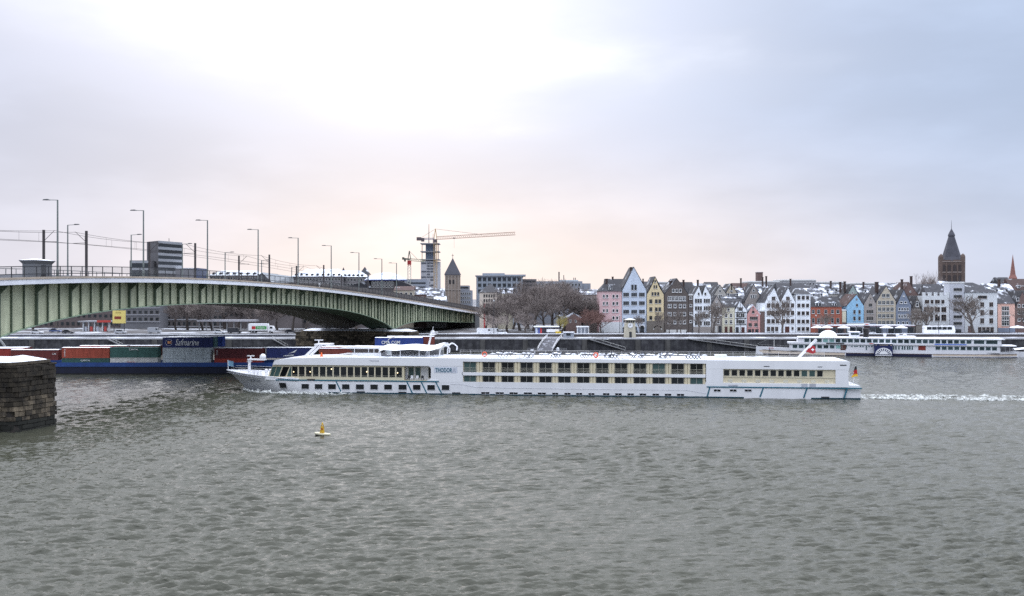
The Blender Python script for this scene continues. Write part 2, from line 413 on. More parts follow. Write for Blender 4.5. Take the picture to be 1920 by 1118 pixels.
# steel box girder: core, then web panels with stiffeners between them
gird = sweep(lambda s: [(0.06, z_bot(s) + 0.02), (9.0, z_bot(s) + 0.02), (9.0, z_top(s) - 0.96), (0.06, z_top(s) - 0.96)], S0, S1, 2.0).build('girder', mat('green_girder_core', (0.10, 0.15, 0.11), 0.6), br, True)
PITCH = 2.73
npan = int((S1 - S0) / PITCH)
for i in range(npan):
    s, e = S0 + i * PITCH, S0 + (i + 1) * PITCH
    zt0, zt1 = z_top(s) - 0.96, z_top(e) - 0.96
    zb0, zb1 = z_bot(s) + 0.12, z_bot(e) + 0.12
    q = [B(s + 0.05, 0, zb0), B(e - 0.05, 0, zb1), B(e - 0.05, 0, zt1), B(s + 0.05, 0, zt0)]
    q2 = [B(s + 0.05, 0.055, zb0), B(e - 0.05, 0.055, zb1), B(e - 0.05, 0.055, zt1), B(s + 0.05, 0.055, zt0)]
    MB().add(q + q2, [(0, 1, 2, 3), (0, 4, 5, 1), (1, 5, 6, 2), (2, 6, 7, 3), (3, 7, 4, 0)]).build('web_panel', GREEN, gird, False).location = -br.location
    big = i % 3 == 0
    d, w = (0.55, 0.11) if big else (0.36, 0.055)
    zt, zb = z_top(s) - 0.97, z_bot(s) + 0.13
    tp = 2.4 if big else d
    pr = [(-d, zb), (-0.005, zb), (-0.005, zt), (-tp, zt), (-d, zt - (1.5 if big else 0.02))]
    pts = [B(s - w, o, z) for o, z in pr] + [B(s + w, o, z) for o, z in pr]
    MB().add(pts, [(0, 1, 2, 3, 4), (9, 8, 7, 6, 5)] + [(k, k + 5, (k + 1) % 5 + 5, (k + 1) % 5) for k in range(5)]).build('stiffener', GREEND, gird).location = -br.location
for o_ in gird.children: o_.location = -br.location
sweep(lambda s: [(-0.42, z_bot(s) - 0.05), (0.5, z_bot(s) - 0.05), (0.5, z_bot(s) + 0.11), (-0.42, z_bot(s) + 0.11)], S0, S1, 1.5).build('bottom_flange', mat('pale_green_flange', (0.26, 0.35, 0.25), 0.6), br, True)
sweep(lambda s: [(15.5, z_bot(s) + 0.1), (26.5, z_bot(s) + 0.1), (26.5, z_top(s) - 0.97), (15.5, z_top(s) - 0.97)], S0, S1, 2.0).build('concrete_girder', mat('brown_grey_concrete', (0.20, 0.185, 0.175), 0.9, 0.2, 0.2), br, True)
# ramp on land
sweep(lambda s: [(-0.5, ZP - 0.5), (27.5, ZP - 0.5), (27.5, z_top(s) - 0.5), (-0.5, z_top(s) - 0.5)], S1 + 0.05, S1 + 60).build('approach_ramp', mat('ramp_stone', (0.10, 0.105, 0.11), 0.9), br, True)
# railings
def railing(o, names, s_from=S0, s_to=S1 + 30, bars=True):
    pm = DARK if names else mat('rail_paint', (0.10, 0.115, 0.115), 0.6)
    rt = sweep(lambda s: [(o - .05, z_top(s) + 1.72), (o + .05, z_top(s) + 1.72), (o + .05, z_top(s) + 1.84), (o - .05, z_top(s) + 1.84)], s_from, s_to, 6).build('railing', pm, br, True)
    sweep(lambda s: [(o - .03, z_top(s) + 0.50), (o + .03, z_top(s) + 0.50), (o + .03, z_top(s) + 0.62), (o - .03, z_top(s) + 0.62)], s_from, s_to, 6).build('lower_rail', pm, rt).location = -br.location
    s = s_from
    while s < s_to:
        z = z_top(s); m = MB().bar(B(s, o, z), B(s, o, z + 1.73), 0.11, 0.11)
        m.build('post', pm, rt).location = -br.location
        s += PITCH
    if bars:
        m = MB(); s = s_from
        while s < s_to:
            z = z_top(s); q = B(s, o, z + 0.26); w = BU * 0.014
            m.add([(q.x - w.x, q.y - w.y, z + 0.56), (q.x + w.x, q.y + w.y, z + 0.56), (q.x + w.x, q.y + w.y, z + 1.74), (q.x - w.x, q.y - w.y, z + 1.74)], [(0, 1, 2, 3)])
            s += 0.13
        b = m.build('infill_bars', mat('rail_bars', (0.20, 0.20, 0.20), 0.7), rt); b.location = -br.location; b['kind'] = 'stuff'
railing(-2.6, True)
railing(27.4, False, bars=False)
sweep(lambda s: [(1.0, z_top(s) - .2), (1.15, z_top(s) - .2), (1.15, z_top(s) + float(np.interp(s, [95, 130, 190, 260], [.3, 1.6, 2.5, 2.7]))), (1.0, z_top(s) + float(np.interp(s, [95, 130, 190, 260], [.3, 1.6, 2.5, 2.7])))], 95, S1 + 20, 6).build('windbreak_fence', mat('fence_brown', (0.085, 0.072, 0.068), 0.9, 0.2, 0.4), br, True)
# pedestrian-side inner barrier
sweep(lambda s: [(20.0, z_top(s) - 0.2), (20.25, z_top(s) - 0.2), (20.25, z_top(s) + 0.5), (20.0, z_top(s) + 0.5)], S0, S1 + 30, 6).build('crash_barrier', mat('barrier_steel', (0.25, 0.25, 0.26), 0.5), br, True)

# ---- piers of squared stone
STONE = mat('pier_stone', (0.10, 0.080, 0.055), 0.9, 0.6, 1.2, streak=0.5, rand=0.75, bump=1.0, c2=(0.06, 0.05, 0.04), c2amt=0.15, c2scale=0.8)
STONED = mat('pier_stone_wet', (0.018, 0.018, 0.014), 0.6, 0.3, 0.9, rand=0.3)
MORT = mat('pier_joint', (0.035, 0.030, 0.026), 0.95)
def pier_outline(s, thick, o0, o1, nose):
    """plan of the pier round the bridge axis: rounded cutwaters at both ends; list of (o, ds)"""
    pts = []
    h = thick / 2
    for k in range(13):
        a = -math.pi / 2 + math.pi * k / 12; pts.append((o1 + nose * max(0, math.cos(a)) ** .3, h * math.copysign(abs(math.sin(a)) ** .3, math.sin(a))))
    for k in range(13):
        a = math.pi / 2 + math.pi * k / 12; pts.append((o0 - nose * max(0, -math.cos(a)) ** .3, h * math.copysign(abs(math.sin(a)) ** .3, math.sin(a))))
    return pts
def pier(label, s, thick, o0, o1, nose, ztop, course, block, blocks=True, wet=1.3):
    c = B(s, 0, 0)
    t = thing('bridge_pier', label, 'pier', (c.x, c.y, 0))
    pl = pier_outline(s, thick, o0, o1, nose)
    def world(o, ds, z, g=0.0):
        p = BN * o + BU * ds; return Vector((p.x, p.y, z))
    def ring(scale_off, z): 
        # offset outwards by scale_off
        out = []
        for o, ds in pl:
            mid = min(max(o, o0), o1); v = Vector((o - mid, ds)); n = v.normalized() if v.length else v
            if o0 < o < o1: n = Vector((0, 1 if ds > 0 else -1))
            out.append(world(o + n.x * scale_off, ds + n.y * scale_off, z))
        return [Vector((p.x * (1 + .010 * (6 - z)), p.y * (1 + .010 * (6 - z)), p.z)) for p in out]
    n = len(pl)
    m = MB(); a, b = ring(-0.12, -3), ring(-0.12, ztop - 0.4)
    m.add(a + b, [tuple(range(n, 2 * n))] + [(k, (k + 1) % n, (k + 1) % n + n, k + n) for k in range(n)]); m.build('core', MORT, t)
    if blocks:
        # walk the outline and lay blocks course by course
        base = ring(0, 0); per = [0.0]
        for k in range(n): per.append(per[-1] + (base[(k + 1) % n] - base[k]).length)
        tot = per[-1]
        def at(d):
            d %= tot
            for k in range(n):
                if per[k + 1] >= d:
                    f = (d - per[k]) / max(1e-6, per[k + 1] - per[k]); p, q = base[k], base[(k + 1) % n]
                    nn = (q - p).normalized(); return p.lerp(q, f), Vector((-nn.y, nn.x, 0))
            return base[0], Vector((1, 0, 0))
        r = random.Random(int(s) + 5); z = -0.4; row = 0; count = 0; rest = MB()
        while z < ztop - 0.5:
            h = course * r.uniform(0.85, 1.15); h = min(h, ztop - 0.45 - z)
            d = r.uniform(0, block)
            end = d + tot
            while d < end - 0.3:
                L = min(block * r.uniform(0.6, 1.3), end - d)
                p, nrm = at(d + 0.02); q, nq = at(d + L - 0.02)
                pr = r.uniform(-0.08, 0.11) if r.random() > .06 else -0.28
                vis = ((p + q) / 2 + Vector((c.x, c.y, 0))).normalized().dot(((nrm + nq) / 2).normalized()) < 0.15
                zz0, zz1 = z + 0.045, z + h - 0.045
                k_ = MB().add([p - nrm * 0.3 + Vector((0, 0, zz0)), q - nq * 0.3 + Vector((0, 0, zz0)), q + nq * pr + Vector((0, 0, zz0)), p + nrm * pr + Vector((0, 0, zz0)),
                               p - nrm * 0.3 + Vector((0, 0, zz1)), q - nq * 0.3 + Vector((0, 0, zz1)), q + nq * pr + Vector((0, 0, zz1)), p + nrm * pr + Vector((0, 0, zz1))],
                              [(0, 3, 2, 1)[::-1], (4, 5, 6, 7)[::-1], (3, 2, 6, 7)[::-1], (0, 4, 5, 1)[::-1], (1, 5, 6, 2)[::-1], (0, 3, 7, 4)[::-1]])
                if vis and count < 300:
                    k_.build('stone_block', STONED if z < wet * r.uniform(0.7, 1.2) else STONE, t); count += 1
                else:
                    rest.add(k_.v, k_.f)
                d += L
            z += h; row += 1
        if rest.f: rest.build('stone_blocks', STONE, t)['kind'] = 'stuff'
    m = MB(); a, b = ring(0.28, ztop - 0.42), ring(0.28, ztop)
    m.add(a + b, [tuple(range(n - 1, -1, -1)), tuple(range(n, 2 * n))] + [(k, (k + 1) % n, (k + 1) % n + n, k + n) for k in range(n)]); m.build('cap_course', STONE, t)
    m = MB(); rr_ = random.Random(3); wob = [rr_.uniform(-.35, .1) for _ in range(n)]
    lay = []
    for k_, (off_, zz) in enumerate(((-.15, .01), (-.35, .10), (-1.6, .30), (-min(3.4, thick * 0.40), .62))):
        q = ring(off_, ztop); cen = sum(q, Vector()) / n
        lay.append([p + (cen - p).normalized() * (-wob[i] if k_ < 2 else 0) + Vector((0, 0, zz + (rr_.uniform(-.08, .14) if k_ > 1 else 0))) for i, p in enumerate(q)])
    vsn = [p for l_ in lay for p in l_]
    m.add(vsn, [tuple(range(3 * n, 4 * n))] + [(k + j * n, (k + 1) % n + j * n, (k + 1) % n + (j + 1) * n, k + (j + 1) * n) for j in range(3) for k in range(n)]); m.build('snow_cap', SNOW, t, smooth=True)
    return t
pier('weathered stone bridge pier with snow cap standing in the near water', 0.0, 9.0, -6.9, 30.0, 4.6, 9.95, 0.66, 1.5)
pier('brown stone bridge pier standing against the far quay', S_B, 8.0, -2.0, 27.5, 6.0, Z_(622, 317) , 0.8, 2.0)
MB().box(-1.6, 1.6, -1.2, 1.2, 0, 1.2)
for s_, zt in ((0.0, 9.95), (S_B, Z_(622, 317))):
    m = MB()
    for o in (1.5, 7.5, 17.5, 24.5):
        c = B(s_, o, 0); zz = z_bot(s_ if s_ else 0.1) + 0.1
        m.box(c.x - 0.8, c.x + 0.8, c.y - 0.8, c.y + 0.8, min(zt, zz - 0.3) , max(zz, zt + 0.2))
    m.build('bearing', DARK, br, True)

# ---- lamps, masts and wires on the bridge
def px_to_s_o(px, o):
    r = (px - CX) / F; a = A0 + BN * o
    return (a.y * r - a.x) / (BU.x - BU.y * r)
LAMPM = mat('lamp_post_paint', (0.16, 0.18, 0.17), 0.5)
def lamp(label, s, o, h, arm, group):
    z = z_top(s); p = B(s, o, z)
    t = thing('street_lamp', label, 'street lamp', p, 0, group)
    MB().lathe([(0.24, -0.3), (0.24, 1.2), (0.17, 1.3), (0.13, h)], 8).build('pole', LAMPM, t)
    d = BN * (1 if arm > 0 else -1)
    e = Vector((d.x * 1.6, d.y * 1.6, h + 0.02))
    MB().bar((0, 0, h - 0.05), e, 0.10, 0.10).build('arm', LAMPM, t)
    f = e + Vector((d.x * 1.3, d.y * 1.3, 0.03)); side = BU * 0.30
    m = MB().add([e + Vector((side.x, side.y, -.06)), e - Vector((side.x, side.y, .06)), f - Vector((side.x * .6, side.y * .6, .05)), f + Vector((side.x * .6, side.y * .6, -.05)),
                  e.lerp(f, .2) + Vector((side.x * .6, side.y * .6, .16)), e.lerp(f, .2) + Vector((-side.x * .6, -side.y * .6, .16)), e.lerp(f, .8) + Vector((-side.x * .4, -side.y * .4, .13)), e.lerp(f, .8) + Vector((side.x * .4, side.y * .4, .13))],
                 [(0, 1, 2, 3), (4, 7, 6, 5), (0, 4, 5, 1), (1, 5, 6, 2), (2, 6, 7, 3), (3, 7, 4, 0)]); m.build('lamp_head', DARK, t)
for i, px in enumerate((108, 269, 389, 484, 559, 621, 673, 716, 743.5)):
    s = px_to_s_o(px, -1.6)
    lamp(f'tall street lamp with leftward arm on the bridge, {ORD[i]} from the left', s, -1.6, 13.0 - 0.1 * i, 1, 'tall lamps on the near side of the bridge')
for i, px in enumerate((127, 246, 342, 422, 490.5, 547)):
    s = px_to_s_o(px, 26.8)
    lamp(f'smaller street lamp with rightward arm beyond the tram wires, {ORD[i]} from left', s, 26.8, 11.6 - 0.5 * i, -1, 'lamps on the far side of the bridge')
CAT = mat('catenary_mast_paint', (0.05, 0.042, 0.042), 0.6)
masts = []
def tram_mast(label, s, o, h, arm):
    z = z_top(s); p = B(s, o, z)
    t = thing('tram_mast', label, 'mast', p, 0, 'tram wire masts on the bridge')
    MB().box(-0.19, 0.19, -0.19, 0.19, -0.2, h).build('pole', CAT, t)
    d = BN * (3.0 * arm); e = Vector((d.x, d.y, h - 2.35))
    MB().tube((0, 0, h - 2.3), e, 0.06, n=5).tube((0, 0, h - 2.2), (d.x * .8, d.y * .8, h - 0.15), 0.05, n=5).build('bracket_arm', CAT, t)
for i, (px, h) in enumerate(((162, 8.8), (366, 8.6), (505, 8.4), (607, 8.2), (690, 8.0))):
    s = px_to_s_o(px, 7.5); tram_mast(f'dark tram mast with bracket pointing left, {ORD[i]} from the left', s, 7.5, h, 1); masts.append((7.5, s, h))
for i, (px, h) in enumerate(((82, 9.2), (280, 8.8), (448, 8.4), (556, 8.2), (640, 8.0))):
    s = px_to_s_o(px, 17.5); tram_mast(f'dark tram mast with bracket pointing right, {ORD[i]} from the left', s, 17.5, h, -1); masts.append((17.5, s, h))
for o, arm, nm in ((7.5, 1, 'nearer'), (17.5, -1, 'farther')):
    ms = [(s, h) for oo, s, h in masts if oo == o]; ms = [(ms[0][0] - 38, ms[0][1])] + ms
    t = thing('overhead_wire', f'thin tram contact wires hanging over the {nm} track of the bridge', 'wire', B(ms[0][0], o, z_top(ms[0][0])), 0, 'tram wires')
    up, lo = MB(), MB()
    oo = o + 2.6 * arm
    for (sa, ha), (sb, hb) in zip(ms, ms[1:]):
        prev = None
        for k in range(9):
            f = k / 8; s = sa + (sb - sa) * f; z = z_top(s); h = ha + (hb - ha) * f
            pu = B(s, oo, z + h - 0.2 - 0.7 * 4 * f * (1 - f)); pl_ = B(s, oo, z + h - 2.4)
            if prev: up.tube(prev[0], pu, 0.035, n=3, cap=False); lo.tube(prev[1], pl_, 0.035, n=3, cap=False)
            if k in (2, 4, 6): lo.tube(pu, pl_, 0.02, n=3, cap=False)
            prev = (pu, pl_)
    up.build('carrier_wire', CAT, t, True); lo.build('contact_wire', CAT, t, True)
# stair pavilion on the bridge above the near pier
s = px_to_s(72); p = B(s, 0.2, z_top(s))
t = thing('pavilion', 'small grey stone pavilion with snowy roof on the bridge walkway', 'pavilion', p, math.atan2(BU.y, BU.x))
GP = mat('pavilion_stone', (0.15, 0.155, 0.165), 0.8, 0.15, 0.6)
MB().box(-2.0, 2.0, -1.2, 1.2, -0.2, 2.15).build('wall', GP, t)
MB().add([(-2, -1.2, 2.15), (2, -1.2, 2.15), (2, 1.2, 2.15), (-2, 1.2, 2.15), (-2.4, -1.6, 2.75), (2.4, -1.6, 2.75), (2.4, 1.6, 2.75), (-2.4, 1.6, 2.75)], [(0, 1, 5, 4), (1, 2, 6, 5), (2, 3, 7, 6), (3, 0, 4, 7), (4, 5, 6, 7)]).build('roof', GP, t)
MB().add([(-2.4, -1.6, 2.76), (2.4, -1.6, 2.76), (2.4, 1.6, 2.76), (-2.4, 1.6, 2.76), (-0.8, 0, 3.05), (0.8, 0, 3.05)], [(0, 1, 5, 4), (1, 2, 5), (2, 3, 4, 5), (3, 0, 4)]).build('snow_cover', SNOW, t)
MB().box(-0.5, 0.5, -1.26, -1.2, 0, 2.0).build('door', DARK, t)
# ------------------------------------------------------------------ river cruise ship
SANG = -math.atan(0.115)
SHIP0 = (-60.4, 196.1, 0.0)
HB = 5.7
def SX(px): r = (px - CX) / F; return 183.42 * r / (1 + 0.115 * r)
def SL(px): return (SX(px) + 61.05) / 0.99345
def SZ(px, py): return HC - (py - CY) * (183.42 - 0.115 * SX(px)) / F
ship = thing('cruise_ship', 'long white river cruise ship with two rows of cabin windows passing the bridge', 'cruise ship', SHIP0, SANG)
SW = mat('ship_white', (0.75, 0.75, 0.765), 0.35, 0.035, 0.25, streak=0.04, spec=0.5)
CREAM = mat('ship_cream', (0.62, 0.55, 0.39), 0.5, 0.06, 0.5)
TEAL = mat('ship_teal', (0.02, 0.12, 0.17), 0.4, 0.1)
HULLW = mat('hull_white', (0.71, 0.71, 0.725), 0.35, 0.05, 0.2, streak=0.08, spec=0.5)
WIN = mat('ship_window_glass', (0.010, 0.012, 0.014), 0.06, 0.3, 0.5, rand=0.5, spec=0.5)
GRN = mat('ship_tinted_glass', (0.05, 0.09, 0.085), 0.06, 0.2, 0.5, spec=0.5)
LEN = SL(1615)
def z_deck(l): return float(np.interp(l, [0, 4, 8, 12, 15.5, 18, 200], [4.05, 3.8, 3.5, 3.2, 2.85, 2.62, 2.60]))
def hbreadth(l, f):
    l0 = 5.0 * (1 - f) ** 0.8; t = (l - l0) / (17.0 - 5.0 * f)
    b = HB * (1 - (1 - min(max(t, 0), 1)) ** 2.1)
    if l > LEN - 12: b *= 1 - 0.10 * ((l - LEN + 12) / 12) ** 2
    return b, l0
def hull_side(sgn):
    m = MB(); rows = []
    ks = [0, .008, .016, .026, .038, .05, .065, .08, .1, .13, .16, .2, .26, .34, .45, .6, .75, .88, .93, .97, 1.0]
    for k in ks:
        r = []
        for j in range(8):
            f = j / 7; l0 = 5.0 * (1 - f) ** 0.8; l = l0 + (LEN - l0) * k
            z = -0.6 + (z_deck(l) + 0.6) * f
            r.append((l, sgn * hbreadth(l, f)[0], z))
        rows.append(r if sgn < 0 else r[::-1])
    return m.grid(rows), rows
m1, r1 = hull_side(-1); m2, r2 = hull_side(1)
m1.add(m2.v, m2.f)
tr = [tuple(p) for p in r1[-1]] + [tuple(p) for p in r2[-1]]
m1.add(tr, [tuple(range(len(tr)))])
hull = m1.build('hull', HULLW, ship, smooth=True)
# foredeck and main deck plating
dk = MB(); rows = []
for l in (0.02, 1, 2, 4, 6, 8, 10, 12, 14, 17, 22): rows.append([(l, -hbreadth(l, 1)[0] * 0.97, z_deck(l) - 0.45), (l, hbreadth(l, 1)[0] * 0.97, z_deck(l) - 0.45)])
dk.grid(rows).build('foredeck', mat('deck_snow', (0.72, 0.73, 0.77), 0.85), ship)
rl = MB()
for sg in (-1, 1):
    pts = [(l, sg * hbreadth(l, 1)[0], z_deck(l) + 0.03) for l in (0, 1, 2, 4, 6, 8, 10, 12, 14, 15.5)]
    rl.path(pts, 0.09, 5)
rl.build('gunwale', SW, ship)
boot = MB()
for sg in (-1,):
    rows = [[(l, sg * (hbreadth(l, 0.16)[0] + 0.02), z) for z in (-0.2, 0.26)] for l in (24, 30, 40, 60, 80, 100, LEN - 8, LEN - 4, LEN)]
    boot.grid(rows)
boot.build('boot_stripe', mat('boot_teal', (0.008, 0.045, 0.065), 0.4), ship)
YN = -HB + 0.02                                       # near side plane of the superstructure
def rect(m, px0, px1, y0, y1, yw0, yw1, ref=None):
    """box between photograph columns and rows on the near side, yw0 (outer) .. yw1 (inner)"""
    pm = ref or (px0 + px1) / 2
    return m.box(SL(px0), SL(px1), yw0, yw1, SZ(pm, y1), SZ(pm, y0))
ROOF = 7.30
zc = lambda px, py: SZ(px, py)
# --- superstructure body (set back behind the outer skin)
body = MB().box(SL(548), SL(756), -HB + 1.0, HB - 0.05, 2.55, ROOF - 0.25).box(SL(756), SL(808), -HB + 2.45, HB - 0.06, 2.55, ROOF - 0.26).box(SL(808), SL(1590), -HB + 1.0, HB - 0.05, 2.55, ROOF - 0.25)
body.build('superstructure', SW, ship)
# roof slab and sun deck snow, front part drops to the raked front
rf = MB().prism([(SL(510), 5.62), (SL(1592), 5.62 + .0), (SL(1592), ROOF), (SL(640), ROOF), (SL(545), ROOF - 0.28), (SL(513), ROOF - 0.75)][::1], -HB + 0.0, -HB + 0.9)
rf = MB()
# near-side roof band over the saloon
rf.prism([(SL(511), 5.70), (SL(868), 5.70), (SL(868), ROOF), (SL(640), ROOF), (SL(545), ROOF - 0.25), (SL(515), ROOF - 0.72)], YN - 0.03, HB - 0.02)
rf.build('saloon_roof', SW, ship)
MB().prism([(SL(868), 6.62), (SL(1324), 6.62), (SL(1324), ROOF), (SL(868), ROOF)], YN - 0.025, HB - 0.02).build('cabin_roof', SW, ship)
MB().prism([(SL(1324), 5.62), (SL(1592), 5.62), (SL(1594), ROOF - 0.1), (SL(1588), ROOF), (SL(1324), ROOF)], YN - 0.02, HB - 0.02).build('stern_roof', SW, ship)
sn = MB(); sr = random.Random(4)
rows = []
for i in range(90):
    l = SL(640) + (SL(1586) - SL(640)) * i / 89
    rows.append([(l, -HB + 0.35 + sr.uniform(-.1, .25), ROOF + 0.015)] + [(l, w, ROOF + 0.05 + sr.uniform(0, 0.09)) for w in (-4.6, -3, -1, 1, 3, 4.6)] + [(l, HB - 0.4, ROOF + 0.015)])
sn.grid(rows).build('sun_deck_snow', SNOW, ship, smooth=True)
# --- saloon front: raked windscreen
zs0, zs1 = zc(525, 708), 5.72
l0b, l0t = SL(500), SL(511)
fw = MB()
for k in range(6):
    w0, w1 = -HB + 0.6 + k * (2 * HB - 1.2) / 6 + 0.08, -HB + 0.6 + (k + 1) * (2 * HB - 1.2) / 6 - 0.08
    fw.add([(l0b - 0.02, w0, zs0), (l0b - 0.02, w1, zs0), (l0t - 0.02, w1, zs1), (l0t - 0.02, w0, zs1)], [(3, 2, 1, 0)])
fw.build('windscreen', GRN, ship)
MB().prism([(l0b, zs0), (SL(548), zs0), (SL(548), zs1), (l0t, zs1)], -HB + 0.35, HB - 0.35).build('saloon_front', CREAM, ship)
MB().prism([(SL(497), zs0 - 0.5), (SL(560), zs0 - 0.95), (SL(560), zs0 - 0.25), (SL(545), zs0), (SL(499), zs0)], YN - 0.02, HB - 0.05).build('bulwark', SW, ship)
for (a0, a1, b0, b1, g) in ((505, 511.5, 509.5, 517.5, 1), (512.5, 521, 518.5, 527.5, 1), (523, 534, 530, 541.5, 0), (537, 545, 543.5, 545.4, 1)):
    zb, ztp = zc(525, 706.5), zc(525, 688.5)
    q = [(SL(a0), -HB + 0.34, zb), (SL(a1), -HB + 0.34, zb), (SL(b1), -HB + 0.34, ztp), (SL(b0), -HB + 0.34, ztp)]
    q2 = [(x, y - 0.05, z) for x, y, z in q]
    MB().add(q2 + q, [(0, 1, 2, 3), (0, 4, 5, 1), (1, 5, 6, 2), (2, 6, 7, 3), (3, 7, 4, 0)]).build('side_window', GRN if g else WIN, ship)
# --- saloon windows
zb, zt = zc(650, 714), 5.70
MB().box(SL(546), SL(757), -HB + 0.30, -HB + 1.2, zb - 0.1, zt).build('saloon_wall', CREAM, ship)
def window(name, w, h, fr, depth, pane_m, frame_m, parent, loc, mull=(), rail=()):
    """frame ring with mullions proud of the wall, pane set back inside it as a sub-part; origin at lower corner"""
    key = (round(w, 2), round(h, 2), fr, depth, tuple(mull), tuple(rail), frame_m.name)
    if key not in WCACHE:
        m = MB().box(0, w, -depth, 0, 0, fr).box(0, w, -depth, 0, h - fr, h).box(0, fr, -depth, 0, fr, h - fr).box(w - fr, w, -depth, 0, fr, h - fr)
        for x in mull: m.box(x * w - fr * .5, x * w + fr * .5, -depth * .9, -0.01, fr, h - fr)
        for z in rail: m.box(fr, w - fr, -depth * .8, -0.012, z * h - fr * .35, z * h + fr * .35)
        p = MB().box(fr * .5, w - fr * .5, -depth * .35, -0.005, fr * .5, h - fr * .5)
        WCACHE[key] = (m.mesh('window', frame_m), p.mesh('pane', GLASS))
    fm, pm = WCACHE[key]
    o = link(name, fm, parent, loc)
    p = link('pane', pm, o)
    if pane_m is not GLASS:
        k2 = key + (pane_m.name,)
        if k2 not in WCACHE:
            me = pm.copy(); me.materials.clear(); me.materials.append(pane_m); WCACHE[k2] = me
        p.data = WCACHE[k2]
    return o
WCACHE = {}
FRC = mat('ship_window_frame', (0.58, 0.55, 0.45), 0.5)
for i in range(16):
    a = 546.5 + i * 13.06
    w = SL(a + 11.0) - SL(a)
    window('saloon_window', w, zc(650, 688.5) - zc(650, 707.5), 0.035, 0.05, WIN, FRC, ship, (SL(a), -HB + 0.30, zc(650, 707.5)), rail=(0.14,))
LAMPW = mat('cabin_lamp_glow', (1, 0.8, 0.5), 0.5, emit=((1.0, 0.75, 0.4), 3.0))
for px, py in ((550, 698), (581, 698), (621, 693), (687, 698), (745, 700)):
    MB().lathe([(0.02, -0.1), (0.10, -0.04), (0.10, 0.04), (0.02, 0.1)], 8, (SL(px), -HB + 0.20, zc(px, py))).build('lit_lamp', LAMPW, ship)
# stripes
for a, b in ((515, 640), (640, 823)):
    pass
def stripe(p0, p1, th=0.22, off=0.05):
    (xa, ya), (xb, yb) = p0, p1
    za, zb_ = zc(xa, ya), zc(xb, yb); la, lb = SL(xa), SL(xb)
    if abs(lb - la) > 8: 
        q = [(la, za - th / 2), (lb, zb_ - th / 2), (lb, zb_ + th / 2), (la, za + th / 2)]
    else:
        q = [(la - th / 2, za), (lb - th / 2, zb_), (lb + th / 2, zb_), (la + th / 2, za)]
    if q[0][1] > q[2][1]: q = q[::-1]
    MB().prism(q, -HB - off, -HB + 0.3).build('stripe', TEAL, ship)
MB().prism([(SL(517), 2.50), (SL(823), 2.50), (SL(823), 2.72), (SL(517), 2.72)], -HB - 0.09, -HB + 0.3).build('stripe', TEAL, ship)
MB().prism([(SL(800), 2.73), (SL(821), 2.73), (SL(821), 2.95), (SL(802), 2.95)], -HB - 0.07, -HB + 0.3).build('rubbing_ledge', SW, ship)
for x0, x1 in ((630, 640), (763, 773), (790, 800), (817, 828)):
    MB().add([(SL(x0) - .13, -HB - 0.05, 2.49), (SL(x0) + .13, -HB - 0.05, 2.49), (SL(x1) + .13, -HB - 0.05, 0.27), (SL(x1) - .13, -HB - 0.05, 0.27),
              (SL(x0) - .13, -HB + 0.2, 2.49), (SL(x0) + .13, -HB + 0.2, 2.49), (SL(x1) + .13, -HB + 0.2, 0.27), (SL(x1) - .13, -HB + 0.2, 0.27)],
             [(3, 2, 1, 0), (0, 1, 5, 4), (1, 2, 6, 5), (2, 3, 7, 6), (3, 0, 4, 7)]).build('stripe', TEAL, ship)
# lower-deck hull windows
FRH = mat('hull_window_frame', (0.62, 0.62, 0.65), 0.5)
for i, (a, b) in enumerate(((565, 580), (590, 605), (615, 630.5), (641, 656), (667, 683), (694, 709), (720, 735.5), (747, 763), (774, 789), (801, 816), (828, 843))):
    w = SL(b) - SL(a); py1 = 730.5 + i * 0.22
    ww = hbreadth(SL((a + b) / 2), 0.65)[0]
    window('hull_window', w, 1.13, 0.06, 0.07, WIN, FRH, ship, (SL(a), -ww - 0.005, zc((a + b) / 2, py1)))
w0 = hbreadth(SL(530), 0.7)[0]
MB().add([(SL(525.5), -w0 - .0, 0.98), (SL(538), -w0 - 0.12, 0.98), (SL(536), -w0 - .22, 2.02), (SL(523), -w0 - .16, 2.02)], [(0, 1, 2, 3)]).build('hull_window', WIN, ship)
# fenders / overboard slots at the waterline
for a in (669, 747, 848, 1540, 577):
    if a == 577: MB().box(SL(576), SL(590), -HB - 0.1, -HB + 0.4, 2.55, 2.85).build('vent_slot', DARK, ship)
    else: MB().box(SL(a), SL(a + 15), -HB - 0.06, -HB + 0.3, 0.24, 0.5).build('fender_slot', DARK, ship)
# --- terrace recess
zb = 2.75
MB().box(SL(757.5), SL(806), -HB + 2.2, -HB + 2.5, zb, 5.65).build('terrace_wall', SW, ship)
for a, b in ((761, 772), (774, 785)):
    window('terrace_door', SL(b) - SL(a), 2.3, 0.09, 0.08, GRN, FRC, ship, (SL(a), -HB + 2.19, zb + 0.3))
window('terrace_door', SL(805) - SL(799), 2.2, 0.08, 0.08, WIN, FRC, ship, (SL(799), -HB + 2.19, zb + 0.3))
MB().box(SL(756.5), SL(808), -HB + 0.1, -HB + 2.2, zb - 0.12, zb).build('terrace_floor', CREAM, ship)
for px in (762, 768, 778, 788):
    m = MB().box(0, .5, 0, .5, .40, .46).box(0, .5, .44, .5, .46, .95)
    for x in (0.02, .44):
        for y in (.02, .44): m.box(x, x + .05, y, y + .05, 0, .40)
    m.build('terrace_chair', DARK if px in (762, 788) else SW, ship).location = (SL(px), -HB + 0.6, zb)
